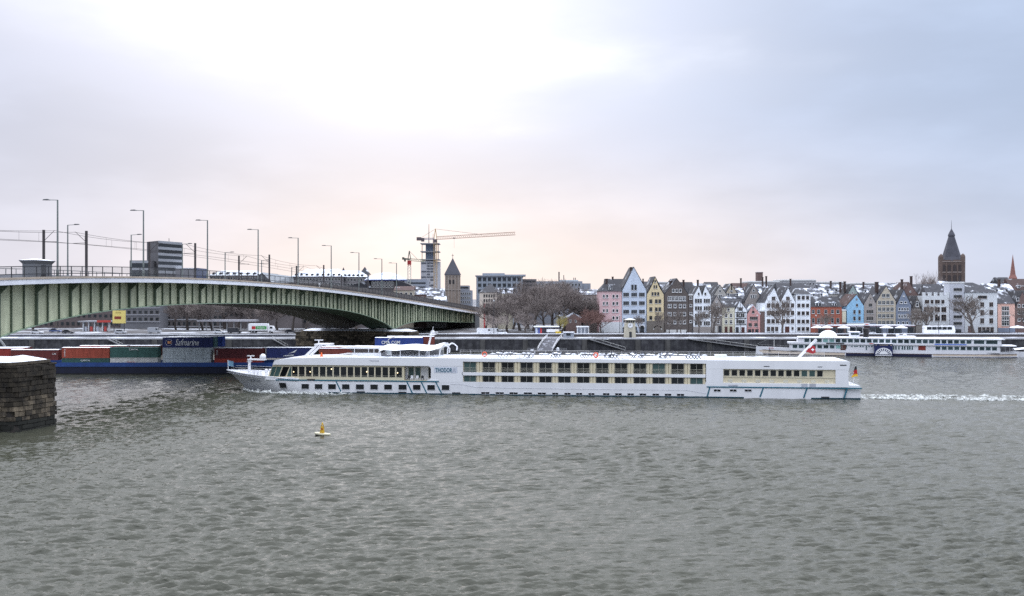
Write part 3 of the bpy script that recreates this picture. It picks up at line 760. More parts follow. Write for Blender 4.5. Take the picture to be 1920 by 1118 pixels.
# rounded corner of the opening, white side wall with the sign
q = []
cx_, cr = SL(808), 0.75
pl = [(SL(868), 2.55), (SL(868), 5.705), (cx_ - cr, 5.705)]
pl += [(cx_ - cr + cr * math.sin(a), 5.70 - cr + cr * math.cos(a)) for a in [i * math.pi / 12 for i in range(7)]]
pl += [(cx_ - cr + cr * math.cos(a), 2.78 + cr - cr * math.sin(a)) for a in [i * math.pi / 12 for i in range(7)]]
pl += [(cx_ - cr, 2.55)]
def extrude_fan(poly, y0, y1):
    import bmesh
    bm = bmesh.new(); vv = [bm.verts.new((x, y0, z)) for x, z in poly]; f = bm.faces.new(vv)
    r = bmesh.ops.extrude_face_region(bm, geom=[f]); bmesh.ops.translate(bm, vec=(0, y1 - y0, 0), verts=[g for g in r['geom'] if isinstance(g, bmesh.types.BMVert)])
    bmesh.ops.triangulate(bm, faces=bm.faces[:]); bmesh.ops.recalc_face_normals(bm, faces=bm.faces[:])
    me = bpy.data.meshes.new('side_wall'); bm.to_mesh(me); bm.free(); return me
me = extrude_fan(pl, YN, YN + 0.5); me.materials.append(SW); link('side_wall', me, ship)
MB().box(SL(814), SL(857.5), YN - 0.03, YN, zc(835, 700), zc(835, 689)).build('name_board', mat('name_board', (0.55, 0.58, 0.64), 0.4), ship)
text('THODOR', TEAL, ship, ((SL(816.5) + SL(848)) / 2, YN - 0.06, zc(833, 694.7)), SL(848) - SL(816.5), 0.86, bold=0.02)
text('A', mat('pale_lettering', (0.42, 0.43, 0.50), 0.5), ship, (SL(851.5), YN - 0.06, zc(851, 694.7)), SL(855) - SL(848.5), 0.8)
def hull_pt(l, z):
    f = (z + 0.6) / (z_deck(l) + 0.6); return Vector((l, -hbreadth(l, f)[0], z))
pa_, pb_, pu_ = hull_pt(6.3, 2.35), hull_pt(9.7, 2.35), hull_pt(8.0, 2.75)
pc_ = hull_pt(8.0, 2.35); ex = (pb_ - pa_).normalized(); ey = (pu_ - pc_).normalized(); ez = ex.cross(ey).normalized(); ey = ez.cross(ex)
rot_ = Matrix((ex, ey, ez)).transposed().to_euler()
text('FIDELIA', mat('grey_lettering', (0.22, 0.23, 0.26), 0.5), ship, pc_ + ez * 0.16, 3.2, 0.62, rot=rot_)
text('THODORA', mat('grey_lettering2', (0.45, 0.46, 0.52), 0.5), ship, (SL(702), YN - 0.07, zc(702, 677)), 2.0, 0.32)
# --- cabin section
c0, c1 = 866, 1323
za, zb2, zc1, zd = 6.62, 4.50, 3.90, 2.52       # upper opening top/bottom, lower opening top/bottom
MB().box(SL(c0), SL(c1), -HB + 0.34, -HB + 1.1, 2.4, 6.64).build('cabin_wall', CREAM, ship)
MB().box(SL(c0), SL(c1), YN, -HB + 0.36, zc1, zb2).build('band', SW, ship)
MB().box(SL(c0), SL(c1), YN, -HB + 0.36, 2.30, zd).build('band', SW, ship)
MB().box(SL(c1), SL(1592), YN, -HB + 1.2, 2.30, 2.95).build('band', SW, ship)
FRD = mat('cabin_window_frame', (0.33, 0.32, 0.28), 0.5)
for i in range(13):
    a = 869.3 + i * 35.42; b = a + 23.2 + i * 0.05
    w = SL(b) - SL(a)
    window('cabin_window', w, 2.02, 0.07, 0.10, GRN if i in (0, 10) else WIN, FRD, ship, (SL(a), -HB + 0.34, 4.54), mull=(0.5,))
    r = MB()
    for z in (0.35, 0.62, 0.9): r.tube((-0.15, 0, z), (w + 0.15, 0, z), 0.025, n=4)
    for x in (-0.15, w + 0.15): r.tube((x, 0, 0), (x, 0, 0.95), 0.03, n=4)
    link('balcony_rail', r.mesh('balcony_rail', FRC), ship, (SL(a), -HB + 0.12, 4.52))
    window('cabin_window', w, 1.30, 0.07, 0.10, GRN if i in (0, 12) else WIN, FRD, ship, (SL(a), -HB + 0.34, 2.56), mull=(0.5,))
    p0 = b + 1.5
    if i < 12:
        for (x0, x1) in ((p0 + 0.5, p0 + 4.2), (p0 + 5.5, p0 + 9.6)):
            MB().box(SL(x0), SL(x1), -HB + 0.16, -HB + 0.35, 4.5, 6.62).build('pilaster', CREAM, ship)
            MB().box(SL(x0), SL(x1), -HB + 0.16, -HB + 0.35, 2.52, 3.9).build('pilaster', CREAM, ship)
# weld line of the hull below the cabins
MB().path([(SL(p), -HB - 0.01, SZ(p, y)) for p, y in ((845, 720.5), (870, 722), (890, 726.5), (950, 728), (1150, 731), (1285, 732), (1325, 739))], 0.035, 4).build('knuckle_line', mat('knuckle_line', (0.55, 0.55, 0.6), 0.5), ship)
# portholes
for a, b in ((902, 918), (929, 945), (955, 971), (982, 998), (1008, 1024), (1035, 1047), (1058, 1070), (1080, 1092), (1103, 1115), (1130, 1143), (1153, 1166), (1176, 1189), (1199, 1212), (1223, 1236), (1246, 1259), (1269, 1283)):
    py = 740 + (a - 902) * 0.0095
    window('porthole', SL(b) - SL(a), 0.50, 0.05, 0.05, WIN, FRH, ship, (SL(a), -HB - 0.005, zc((a + b) / 2, py)), mull=(0.5,))
for a in (1338, 1368, 1396):
    window('porthole', SL(a + 13.5) - SL(a), 0.50, 0.05, 0.05, WIN, FRH, ship, (SL(a), -HB - 0.005, zc(a, 735.2)), mull=(0.5,))
# --- stern section
zw0, zw1 = zc(1460, 719), zc(1460, 693)
pl = [(SL(1324), 2.94), (SL(1356), 2.94), (SL(1356), 5.63), (SL(1324), 5.63)]
MB().prism(pl, YN, -HB + 1.2).build('side_wall', SW, ship)
MB().box(SL(1567), SL(1591), YN, -HB + 1.2, 2.94, 5.63).build('side_wall', SW, ship)
MB().box(SL(1355), SL(1568), -HB + 0.30, -HB + 1.2, 2.7, 5.64).build('lounge_wall', CREAM, ship)
MB().box(SL(1355), SL(1568), -HB + 0.22, -HB + 0.31, 4.02, 4.10).build('trim', FRC, ship)
for i in range(13):
    a = 1357 + i * 14.6
    window('lounge_window', SL(a + 11.4) - SL(a), 1.22, 0.06, 0.06, GRN if i in (10, 11) else WIN, FRC, ship, (SL(a), -HB + 0.30, 4.25))
for i in range(8):
    a = 1365 + i * 26; MB().box(SL(a), SL(a + 9), -HB + 0.25, -HB + 0.30, 3.1, 3.6).build('locker_door', FRC, ship)
for a, b, y0, y1 in ((1432, 1443, 687, 688.3), (1533, 1542, 688, 689.3), (1575, 1587, 684.5, 686.5), (1503, 1514, 720, 727), (1518, 1530, 720, 727), (1366, 1383, 722, 725)):
    MB().box(SL(a), SL(b), YN - 0.05, YN, zc(a, y1), zc(a, y0)).build('vent_grille', mat('vent_grey', (0.40, 0.41, 0.45), 0.6) if y0 > 700 else DARK, ship)
MB().box(SL(1325), SL(1616), -HB - 0.09, -HB + 0.3, 2.02, 2.24).build('stripe', TEAL, ship)
for x0, x1 in ((1331, 1326), (1431, 1425), (1513, 1507), (1588, 1583)):
    MB().add([(SL(x0) - .14, -HB - 0.05, 2.01), (SL(x0) + .14, -HB - 0.05, 2.01), (SL(x1) + .14, -HB - 0.05, 0.27), (SL(x1) - .14, -HB - 0.05, 0.27),
              (SL(x0) - .14, -HB + 0.2, 2.01), (SL(x0) + .14, -HB + 0.2, 2.01), (SL(x1) + .14, -HB + 0.2, 0.27), (SL(x1) - .14, -HB + 0.2, 0.27)],
             [(3, 2, 1, 0), (0, 1, 5, 4), (1, 2, 6, 5), (2, 3, 7, 6), (3, 0, 4, 7)]).build('stripe', TEAL, ship)
MB().box(SL(1591), LEN - 0.1, -HB + 0.6, HB - 0.6, 2.5, 2.62).build('aft_deck', SW, ship)
m = MB()
for w in (-HB + 0.7, HB - 0.7):
    for z in (3.0, 3.35, 3.7): m.tube((SL(1592), w, z), (LEN - 0.3, w, z), 0.03, n=4)
for z in (3.0, 3.35, 3.7): m.tube((LEN - 0.3, -HB + 0.7, z), (LEN - 0.3, HB - 0.7, z), 0.03, n=4)
for k in range(6): m.tube((LEN - 0.3, -HB + .7 + k * 2, 2.6), (LEN - .3, -HB + .7 + k * 2, 3.7), 0.03, n=4)
m.build('aft_railing', FRAME, ship)
m = MB().tube((SL(1598), -2, 2.6), (SL(1600), -2, 5.6), 0.08, n=5).bar((SL(1596), -3.6, 5.0), (SL(1606), -2.5, 3.4), .12, .12).bar((SL(1606), -3.6, 5.0), (SL(1598), -2.5, 3.2), .12, .12)
m.build('davit', FRAME, ship)
# railing on the sun deck, far and near edge
m = MB()
for w, zt in ((HB - 0.25, 1.0), (-HB + 0.35, 1.0)):
    a0, a1 = (SL(845), SL(1000)) if w < 0 else (SL(845), SL(1570))
    for z in (0.35, 0.7, 1.0): m.tube((a0, w, ROOF + z), (a1, w, ROOF + z), 0.022, n=3, cap=False)
    n = int((a1 - a0) / 2.2)
    for k in range(n + 1): m.tube((a0 + (a1 - a0) * k / n, w, ROOF), (a0 + (a1 - a0) * k / n, w, ROOF + 1.0), 0.03, n=4)
m.build('deck_railing', mat('rail_grey', (0.45, 0.44, 0.44), 0.5), ship)
# wheelhouse
la, lb = SL(655), SL(706)
MB().box(la - 0.4, lb, -2.6, 2.6, ROOF + 0.0, ROOF + 0.75).build('wheelhouse_base', SW, ship)
wg = MB().prism([(la, ROOF + 0.75), (lb - 0.2, ROOF + 0.75), (lb - 0.2, ROOF + 1.6), (la - 1.3, ROOF + 1.6)], -2.4, 2.4); wg.build('wheelhouse_glass', mat('wheelhouse_glass', (0.09, 0.075, 0.07), 0.08, 0.2), ship)
m = MB()
for x in (0.02, 0.55, 0.75, 0.98):
    l = la + (lb - la) * x; m.box(l - .08, l + .08, -2.46, -2.4, ROOF + .75, ROOF + 1.6)
m.build('wheelhouse_post', SW, ship)
MB().prism([(la - 3.4, ROOF + 1.6), (lb, ROOF + 1.6), (lb, ROOF + 1.92), (la - 1.0, ROOF + 1.98), (la - 3.2, ROOF + 1.72)], -3.0, 3.0).build('wheelhouse_roof', SW, ship)
# low roof ahead of the wheelhouse
MB().prism([(SL(595), ROOF - 0.2), (SL(665), ROOF), (SL(665), ROOF + .35), (SL(625), ROOF + .3)], -4.2, 4.2).build('skylight_hatch', SW, ship)
MB().lathe([(0.35, 0), (0.08, 0.9), (0.0, 0.95)], 10, (SL(592), -2.0, ROOF - 0.15)).build('orange_cone', mat('signal_orange', (0.75, 0.12, 0.02), 0.5), ship)
# raked mast ahead of the wheelhouse
m = MB()
for w in (-1.6, 1.6):
    m.bar((SL(558), w, ROOF - 0.3), (SL(582), w, ROOF + 2.2), 0.35, 0.45)
m.box(SL(578), SL(605), -1.9, 1.9, ROOF + 2.2, ROOF + 2.5); m.build('radar_mast', SW, ship)
MB().box(SL(580), SL(581.5), -.1, .1, ROOF + 2.5, ROOF + 3.1).box(SL(573), SL(589), -.12, .12, ROOF + 3.1, ROOF + 3.3).build('radar', SW, ship)
# canopy over the sun deck
cn = MB(); rows = []
la, lb = SL(706), SL(826)
for i in range(25):
    f = i / 24; l = la + (lb - la) * f
    sag = 0.18 * math.cos(f * 4 * math.pi) ; dip = -0.7 * (1 - min(1, f / 0.1)) ** 2
    if f > 0.85: dip += 0.35 * math.sin((f - 0.85) / 0.15 * math.pi / 2)
    rows.append([(l, w, ROOF + 2.40 + sag * 0.6 - 0.028 * w * w + dip + (0.0 if abs(w) < 4.4 else -0.35)) for w in (-4.5, -4.4, -3, -1.5, 0, 1.5, 3, 4.4, 4.5)])
cn.grid(rows)
cn.add([(p[0], p[1], p[2] - 0.05) for r in rows for p in r], [(f[3], f[2], f[1], f[0]) for f in cn.f[:]])
cn.build('canopy', mat('canopy_fabric', (0.86, 0.86, 0.86), 0.8, 0.03), ship, smooth=True)
m = MB()
for w in (-4.3, 4.3):
    m.path([(SL(711), w, ROOF), (SL(708.5), w, ROOF + 1.3), (SL(707), w, ROOF + 1.8), (SL(709), w, ROOF + 2.1)], 0.13, 6)
    m.path([(SL(821), w, ROOF - .2), (SL(822.5), w, ROOF + 1.4), (SL(825), w, ROOF + 2.1), (SL(830), w, ROOF + 2.5), (SL(835), w, ROOF + 2.35), (SL(841), w, ROOF + 1.8), (SL(840), w, ROOF + 1.0)], 0.15, 6)
    for px in (730, 747.5, 783, 802): m.tube((SL(px), w, ROOF), (SL(px), w, ROOF + 2.05), 0.07, n=5)
m.build('canopy_post', SW, ship)
MB().box(SL(712), SL(815), 3.6, 3.7, ROOF, ROOF + 1.1).build('wind_screen', mat('screen_glass', (0.25, 0.25, 0.25), 0.2), ship)
# main mast aft of the canopy
m = MB().bar((SL(788), 0, ROOF), (SL(800), 0, ROOF + 5.3), 0.30, 0.38).box(SL(796), SL(811), -.1, .1, ROOF + 4.9, ROOF + 5.05).box(SL(797), SL(805), -1.6, 1.6, ROOF + 4.4, ROOF + 4.55)
m.tube((SL(801), 0, ROOF + 5.2), (SL(801.5), 0, ROOF + 6.1), 0.05, n=5); m.lathe([(0.05, 0), (0.3, .1), (0.3, .6), (.05, .75)], 8, (SL(800), 0.8, ROOF + 4.55)); m.build('signal_mast', SW, ship)
# stern spar with pennant
a, b = Vector((SL(1503), -1.2, ROOF)), Vector((SL(1540), -1.2, ROOF + 3.9))
MB().bar(a, b, 0.4, 0.45).build('stern_spar', SW, ship)
fl = MB(); rows = []
for i in range(7):
    f = i / 6; rows.append([(SL(1541 - 1.5 * f) - 0.1 - 1.9 * f, -1.4 + 0.18 * math.sin(f * 6), ROOF + 2.55 - 1.15 * v - 0.2 * f * (1 - v)) for v in (0, .33, .66, 1)])
fl = MB().add([(SL(1519), -1.45, ROOF + 1.55), (SL(1531), -1.35, ROOF + 2.85), (SL(1537), -1.5, ROOF + 2.5), (SL(1538.5), -1.4, ROOF + 1.35), (SL(1532), -1.5, ROOF + 1.1)], [(0, 4, 3, 2, 1)]); fl.build('pennant', mat('red_cloth', (0.30, 0.02, 0.025), 0.8), ship)
k = SL(1532.5); MB().box(k - .28, k + .28, -1.53, -1.51, ROOF + 1.85, ROOF + 2.0).box(k - .08, k + .08, -1.54, -1.515, ROOF + 1.65, ROOF + 2.2).build('pennant_cross', WHITE, ship)
# ensign at the stern
MB().tube((LEN - 0.6, -2.0, 2.6), (LEN - 0.2, -2.0, 6.2), 0.05, n=5).build('ensign_staff', SW, ship)
ens = MB()
for k, (z0, z1) in enumerate(((5.4, 6.1), (4.6, 5.4), (4.1, 4.6))):
    t0, t1 = (6.1 - z1) / 2.0, (6.1 - z0) / 2.0
    ens.add([(LEN - .25, -2.06, z1), (LEN - .25 - .9 * t0 - .1, -2.2, z1 - .4), (LEN - .25 - 0.9 * t1, -2.15, z0 - .3), (LEN - .28, -2.06, z0), (LEN + .25 * t1, -2.1, z0), (LEN + .25 * t0, -2.1, z1)], [(0, 1, 2, 3), (0, 3, 4, 5)], k)
ens.build('ensign', [mat('flag_black', (0.02, 0.02, 0.02), 0.8), mat('flag_red', (0.45, 0.02, 0.02), 0.8), mat('flag_gold', (0.7, 0.42, 0.03), 0.8)], ship)
# bow fittings
m = MB().lathe([(0.42, 0), (0.30, 1.6), (0.34, 3.0)], 8, (SL(447), 0, 3.3)).box(SL(443), SL(452), -.25, .25, 5.9, 6.0)
m.build('bow_mast', SW, ship)
MB().prism([(SL(445), 6.25), (SL(478), 6.2), (SL(478), 6.45), (SL(446), 6.5)], -0.7, 0.7).box(SL(443), SL(456), -.15, .15, 7.0, 7.2).lathe([(0.15, 0), (.15, .5)], 8, (SL(449.5), 0, 6.5)).build('mast_platform', SW, ship)
MB().lathe([(0.55, 0), (0.66, .35), (0.62, .7), (0.4, 1.0), (0.05, 1.12)], 12, (SL(473), 0, 6.45)).build('radar_dome', SW, ship, smooth=True)
for px in (483, 491): MB().lathe([(0.3, 0), (0.3, .8), (0.38, .85), (0.38, 1.2), (.1, 1.35)], 8, (SL(px), -1.0, 3.1)).build('ventilator', SW, ship)
for px in (459, 466, 472): MB().box(SL(px), SL(px + 3.5), -2.2, -1.2, 3.2, 4.1).build('winch', SW, ship)
m = MB()
for w in (-1, 1):
    for za_ in (0.5, .95): m.path([(l, w * hbreadth(l, 1)[0] * .93, z_deck(l) + za_) for l in (1.5, 3.5, 6, 8)], 0.03, 4)
m.build('bow_railing', FRAME, ship)
MB().tube((0.35, 0, 3.9), (0.25, 0, 6.2), 0.06, n=5).build('jack_staff', SW, ship)
MB().grid([[(0.35 + .4 * i, 0.12 * math.sin(i * 1.4), 6.05 - .55 * j - 0.05 * i) for j in range(3)] for i in range(4)]).build('jack_flag', mat('blue_cloth', (0.16, 0.30, 0.42), 0.8), ship)
# deck furniture, life rings: things standing on the deck
SM = Matrix.Translation(SHIP0) @ Matrix.Rotation(SANG, 4, 'Z')
FD = mat('deck_chair_frame', (0.05, 0.055, 0.075), 0.5)
FW_ = mat('deck_chair_slats', (0.60, 0.62, 0.66), 0.6)
def chair_stack(label, l, seed):
    r = random.Random(seed); w = SM @ Vector((l, -3.4 + r.uniform(-.4, .4), ROOF + 0.08))
    t = thing('deck_chair_stack', label, 'deck chairs', w, SANG + r.uniform(-.3, .3), 'snowed-in furniture on the sun deck')
    for k in range(r.choice((4, 5, 5))):
        x = (k - 2) * 0.55 + r.uniform(-.15, .15); a = r.uniform(-.35, .35); y0 = r.uniform(-.7, .7); m = MB()
        for y in (y0 - .3, y0 + .3):
            m.path([(x - .25, y, 0), (x + .2 + a * .3, y, .6), (x + .45 + a, y, 1.0 + r.uniform(0, .35))], 0.05, 4).path([(x + .4, y, 0), (x - .2, y, .6), (x + .35, y, .65)], 0.05, 4)
        m.build('chair_frame', FD, t)
        m = MB()
        for j in range(5): m.bar((x + .12 + j * .09 + a * j / 4, y0 - .33, .6 + j * .13), (x + .12 + j * .09 + a * j / 4, y0 + .33, .6 + j * .13), .08, .10)
        m.build('backrest', FW_ if r.random() < .6 else FD, t)
        s_ = MB().lathe([(.42, .62), (.44, .70), (.30, .80), (.02, .84)], 8, (x + r.uniform(-.2, .1), y0, r.uniform(-.05, .25))); s_.build('snow_pad', SNOW, t, smooth=True)
    for xx in (-2.3, 2.2):
        MB().lathe([(0.05, 0), (0.05, .6), (0.55, .62), (.55, .68)], 10, (xx, r.uniform(-.5, .5), 0)).build('side_table', FD, t)
        MB().lathe([(0.56, .68), (.5, .8), (.2, .88), (0.0, .89)], 10, (xx, 0, 0)).build('snow_pad', SNOW, t, smooth=True)
for i, px in enumerate((943, 993, 1043, 1097, 1146, 1196, 1246, 1301)):
    chair_stack(f'snowy stack of deck chairs on the ship roof, {ORD[i]} counting from the canopy', SL(px), i)
t = thing('deck_box', 'low snow-covered box on the ship roof behind the deck chairs', 'deck box', SM @ Vector((SL(1354), -3, ROOF + .05)), SANG)
MB().box(-1.1, 1.1, -.8, .8, 0, .75).build('box_body', SW, t); MB().box(-1.15, 1.15, -.85, .85, .751, .86).build('snow_cover', SNOW, t)
for i, px in enumerate((907, 1117)):
    t = thing('life_ring', ('orange life ring on the ship rail just behind the canopy', 'orange life ring on the ship rail amid the deck chairs')[i], 'life ring', SM @ Vector((SL(px), -4.6, ROOF + .75)), SANG)
    m = MB(); R, r_ = .42, .13
    rows = [[((R + r_ * math.cos(b)) * math.cos(a), r_ * math.sin(b), (R + r_ * math.cos(b)) * math.sin(a)) for b in [k * math.pi / 4 for k in range(9)]] for a in [k * math.pi / 8 for k in range(17)]]
    m.grid(rows).build('ring', mat('life_orange', (0.70, 0.10, 0.03), 0.6), t, smooth=True)
    MB().box(-.05, .05, .15, .22, -.75, .5).build('bracket', FRAME, t)
# ------------------------------------------------------------------ container barge
YB = 233.6
bg_ = thing('container_barge', 'long low blue barge loaded with shipping containers under the bridge', 'barge', (X_(300, YB), YB, 0))
bx0, bx1 = X_(-150, YB), X_(800, YB)
HULLB = mat('barge_navy', (0.009, 0.011, 0.030), 0.5, 0.3, 0.3, streak=0.3)
RAILB = mat('barge_blue', (0.022, 0.060, 0.20), 0.45, 0.2, 0.3, streak=0.15)
m = MB()
for y0, y1 in ((0, 0.6), (10.8, 11.4)): m.box(bx0, bx1, YB + y0, YB + y1, -1, 1.95)
m.box(bx0, bx1, YB + 0.6, YB + 10.8, -1, 0.9).box(bx0, bx0 + 3, YB + .6, YB + 10.8, .9, 1.95).box(bx1 - 8, bx1, YB + .6, YB + 10.8, .9, 1.95)
m.build('hull', HULLB, bg_, True)
m = MB()
for y0, y1 in ((-0.12, 0.5), (10.9, 11.5)): m.box(bx0, bx1, YB + y0, YB + y1, 1.95, 2.35)
m.build('rubbing_strake', RAILB, bg_, True)
m = MB()
for y0, y1 in ((0.45, 0.6), (10.8, 10.95)): m.box(bx0 + 2, bx1 - 6, YB + y0, YB + y1, 2.352, 3.0)
m.build('coaming', RAILB, bg_, True)
MB().box(bx0, bx1, YB - .03, YB, -.3, .35).build('boot_top', mat('barge_black', (0.008, 0.008, 0.01), 0.4), bg_, True)
CW_, CH_, CL_ = 2.42, 2.59, 12.0
def container_meshes():
    m = MB(); n = 34; y = 0.06
    zig = []
    for i in range(n):
        x = 0.15 + (CL_ - 0.3) * i / n; p = (CL_ - 0.3) / n
        zig += [(x, 0.0), (x + p * .35, 0.0), (x + p * .5, y), (x + p * .85, y)]
    zig.append((CL_ - 0.15, 0.0))
    m.grid([[(x, -CW_ / 2 + 0.03 + d, 0.12) for x, d in zig], [(x, -CW_ / 2 + 0.03 + d, CH_ - .12) for x, d in zig]])
    m.grid([[(x, CW_ / 2 - 0.03 - d, CH_ - .12) for x, d in zig], [(x, CW_ / 2 - 0.03 - d, 0.12) for x, d in zig]])
    m.box(.1, CL_ - .1, -CW_ / 2 + .1, CW_ / 2 - .1, 0.05, CH_ - .05)
    fr = MB()
    for x in (0, CL_ - .15):
        for w in (-CW_ / 2, CW_ / 2 - .15): fr.box(x, x + .15, w, w + .15, 0, CH_)
    for z in (0, CH_ - .12):
        for w in (-CW_ / 2, CW_ / 2 - .08): fr.box(.15, CL_ - .15, w, w + .08, z, z + .12)
        for x in (0, CL_ - .1): fr.box(x, x + .1, -CW_ / 2 + .15, CW_ / 2 - .15, z, z + .12)
    dr = MB()
    for x in (CL_ - .02,):
        dr.box(x - .05, x, -CW_ / 2 + .16, -.02, .13, CH_ - .13).box(x - .05, x, .02, CW_ / 2 - .16, .13, CH_ - .13)
        for w in (-.8, -.35, .35, .8): dr.tube((x + .03, w, .1), (x + .03, w, CH_ - .1), .03, n=4)
    sn = MB(); r = random.Random(2)
    rows = [[(CL_ * i / 16, (-.5 + j / 4) * (CW_ + (-.05 if j in (0, 4) else 0)), CH_ + (.02 if j in (0, 4) else .08 + r.uniform(0, .05))) for j in range(5)] for i in range(17)]
    sn.grid(rows[::-1])
    return m, fr, dr, sn
cbody, cframe, cdoor, csnow = container_meshes()
CM = {}
def cmeshes(cname, c):
    if cname not in CM:
        mt = mat('container_' + cname, c, 0.6, 0.14, 0.5, streak=0.2, rand=0.08)
        CM[cname] = (cbody.mesh('container_body', mt), cframe.mesh('corner_frame', mt), cdoor.mesh('end_doors', mt))
    return CM[cname]
SNM = csnow.mesh('snow_cover', SNOW, True)
CCOL = dict(dark_red=(0.145, 0.032, 0.029), orange_red=(0.348, 0.072, 0.043), green=(0.043, 0.109, 0.094), cream=(0.620, 0.610, 0.570), grey=(0.478, 0.522, 0.536), navy=(0.022, 0.032, 0.123),
            maroon=(0.094, 0.017, 0.020), red=(0.319, 0.043, 0.032), brown_red=(0.217, 0.058, 0.043), blue=(0.036, 0.072, 0.290), teal=(0.087, 0.160, 0.160))
def container(label, cname, x, y, z, snow=True):
    t = thing('shipping_container', label, 'container', (x, y, z), 0, 'containers on the barge')
    b, f, d = cmeshes(cname, CCOL[cname])
    link('container_body', b, t); link('corner_frame', f, t); link('end_doors', d, t)
    if snow: link('snow_cover', SNM, t)
    return t
T1, T2, T3 = 1.50, 1.50 + 2.62, 1.50 + 5.24
YR = [YB + 2.0 + k * 2.5 for k in range(4)]
LET = mat('container_lettering', (0.75, 0.75, 0.74), 0.6)
def cx(px): return X_(px, YR[0] - 1.2)
yl = -CW_ / 2 - 0.05
# front row, column by column (lower tier, upper tier)
t = container('dark red container behind the near pier, nearest row at the far left', 'dark_red', cx(20), YR[0], T2 - .55); text('CAI', LET, t, (11, yl, 1.6), 0.9)
t = container('orange-red container in the front row between dark red and green ones', 'orange_red', cx(116), YR[0], T2); text('HAMBURG', LET, t, (0.75, yl, 1.3), 1.9, .32, rot=(math.pi / 2, math.radians(-90), 0))
t = container('dark green container half sunk in the barge under the orange-red one', 'green', cx(116), YR[0], T1, False); text('CAPITAL', LET, t, (6.0, yl, 2.0), 2.4, .42)
t = container('dark green container lettered in white above the cream one, front row', 'green', cx(206.5), YR[0], T2 + .12, False); text('CAPITAL', LET, t, (6.0, yl, 2.05), 2.4, .42)
t = container('cream container half sunk in the barge below the dark green one', 'cream', cx(206.5), YR[0], T1 + .1, False)
text('SEACO', mat('red_lettering', (0.45, 0.10, 0.08), 0.6), t, (5.3, yl, 1.5), 1.9, .3)
t = container('big blue container with white script lettering, topmost of its stack', 'navy', cx(305), YR[0], T3)
text('Safmarine', LET, t, (6.2, yl, 1.35), 6.0, 1.6, shear=0.35)
MB().box(-.25, .25, yl, yl + .03, -.35, .35).box(.3, .7, yl, yl + .03, .05, .3).box(.3, .7, yl, yl + .03, -.3, -.1).build('emblem', mat('emblem_orange', (0.75, 0.35, 0.15), 0.6), t).location = (1.5, 0, 1.3)
m = MB()
for k in range(16):
    a, b = k * math.pi / 8, (k + 1) * math.pi / 8; m.bar((.85 * math.cos(a), yl, .85 * math.sin(a)), (.85 * math.cos(b), yl, .85 * math.sin(b)), .03, .05)
m.build('emblem_ring', LET, t).location = (1.6, 0, 1.3)
container('grey container under the big blue scripted one, upper of two', 'grey', cx(305), YR[0], T2, False)
container('grey container half sunk in the barge, lower of two grey ones', 'grey', cx(305), YR[0], T1, False)
t = container('dark maroon container behind the bow mast of the cruise ship', 'maroon', cx(402), YR[0], T2 - .1); text('XTRA', LET, t, (0.7, yl, 1.5), 1.3, .3, rot=(math.pi / 2, math.radians(-90), 0))
container('bright red container half sunk below the dark maroon one', 'red', cx(402), YR[0], T1, False)
t = container('navy container with slanted white bird emblem behind the ship front', 'navy', cx(500), YR[0], T2)
m = MB().add([(0, 0, 0), (2.6, 0, 1.3), (1.9, 0, .55), (.9, 0, .35)], [(0, 3, 2, 1)]).add([(-.6, 0, -.25), (1.6, 0, -.05), (1.6, 0, -.2), (-.6, 0, -.4)], [(0, 3, 2, 1)]); m.build('emblem', LET, t).location = (5.2, yl, .9)
text('APL LOGISTICS', LET, t, (5.6, yl, 0.55), 2.8, .32)
container('brown-red container behind the orange cone of the cruise ship', 'brown_red', cx(598), YR[0], T2 - .2)
t = container('navy container with big white capitals above the ship canopy', 'blue', cx(703), YR[0] + 0.0, T3 - .1, True)
text('CMA CGM', LET, t, (4.0, yl, 1.42), 4.7, .85, bold=.02)
m = MB()
for k in range(7):
    a, b = math.pi * (.95 - .08 * k), math.pi * (.95 - .08 * (k + 1)); m.bar((1.4 * math.cos(a), yl, 1.2 * math.sin(a)), (1.4 * math.cos(b), yl, 1.2 * math.sin(b)), .03, .16)
m.build('emblem', LET, t).location = (4.6, 0, 1.45)
container('grey container under the blue one with big white capitals', 'grey', cx(703), YR[0], T2 - .1, False)
# rows behind, where they show above or past the front row
for lab, cn, px, row, z in (
        ('snow-topped red container in the second row behind the dark red one', 'red', -40, 1, T2 - .3), ('snow-topped dark red container in the third row at the far left', 'dark_red', -30, 2, T2 - .2),
        ('red container in the second row behind the green lettered one', 'red', 153, 1, T2 + .35), ('brown-red container in the third row behind the green lettered one', 'brown_red', 215, 2, T2 + .25),
        ('dark grey-green container on top behind the blue scripted one, second row', 'teal', 318, 1, T3), ('blue container on top behind the blue scripted one, third row', 'blue', 333, 2, T3),
        ('maroon container in the second row below the stacked blue ones', 'maroon', 418, 1, T2 - .2),
        ('snow-topped grey container in the second row behind the navy bird one', 'grey', 500, 1, T2 - .1), ('red container in the second row behind the wheelhouse roof', 'red', 600, 1, T2 + .1),
        ('orange-red container in the third row behind the wheelhouse roof', 'orange_red', 612, 2, T2 + .1),
        ('brown-red container on top behind the one with big white capitals', 'brown_red', 727, 1, T3 + .1), ('grey container in the second row under the canopy view', 'grey', 712, 1, T2 - .1),
        ('cream container at the barge end behind the ship canopy', 'cream', 745, 2, T2)):
    container(lab, cn, X_(px, YR[row]), YR[row], z)

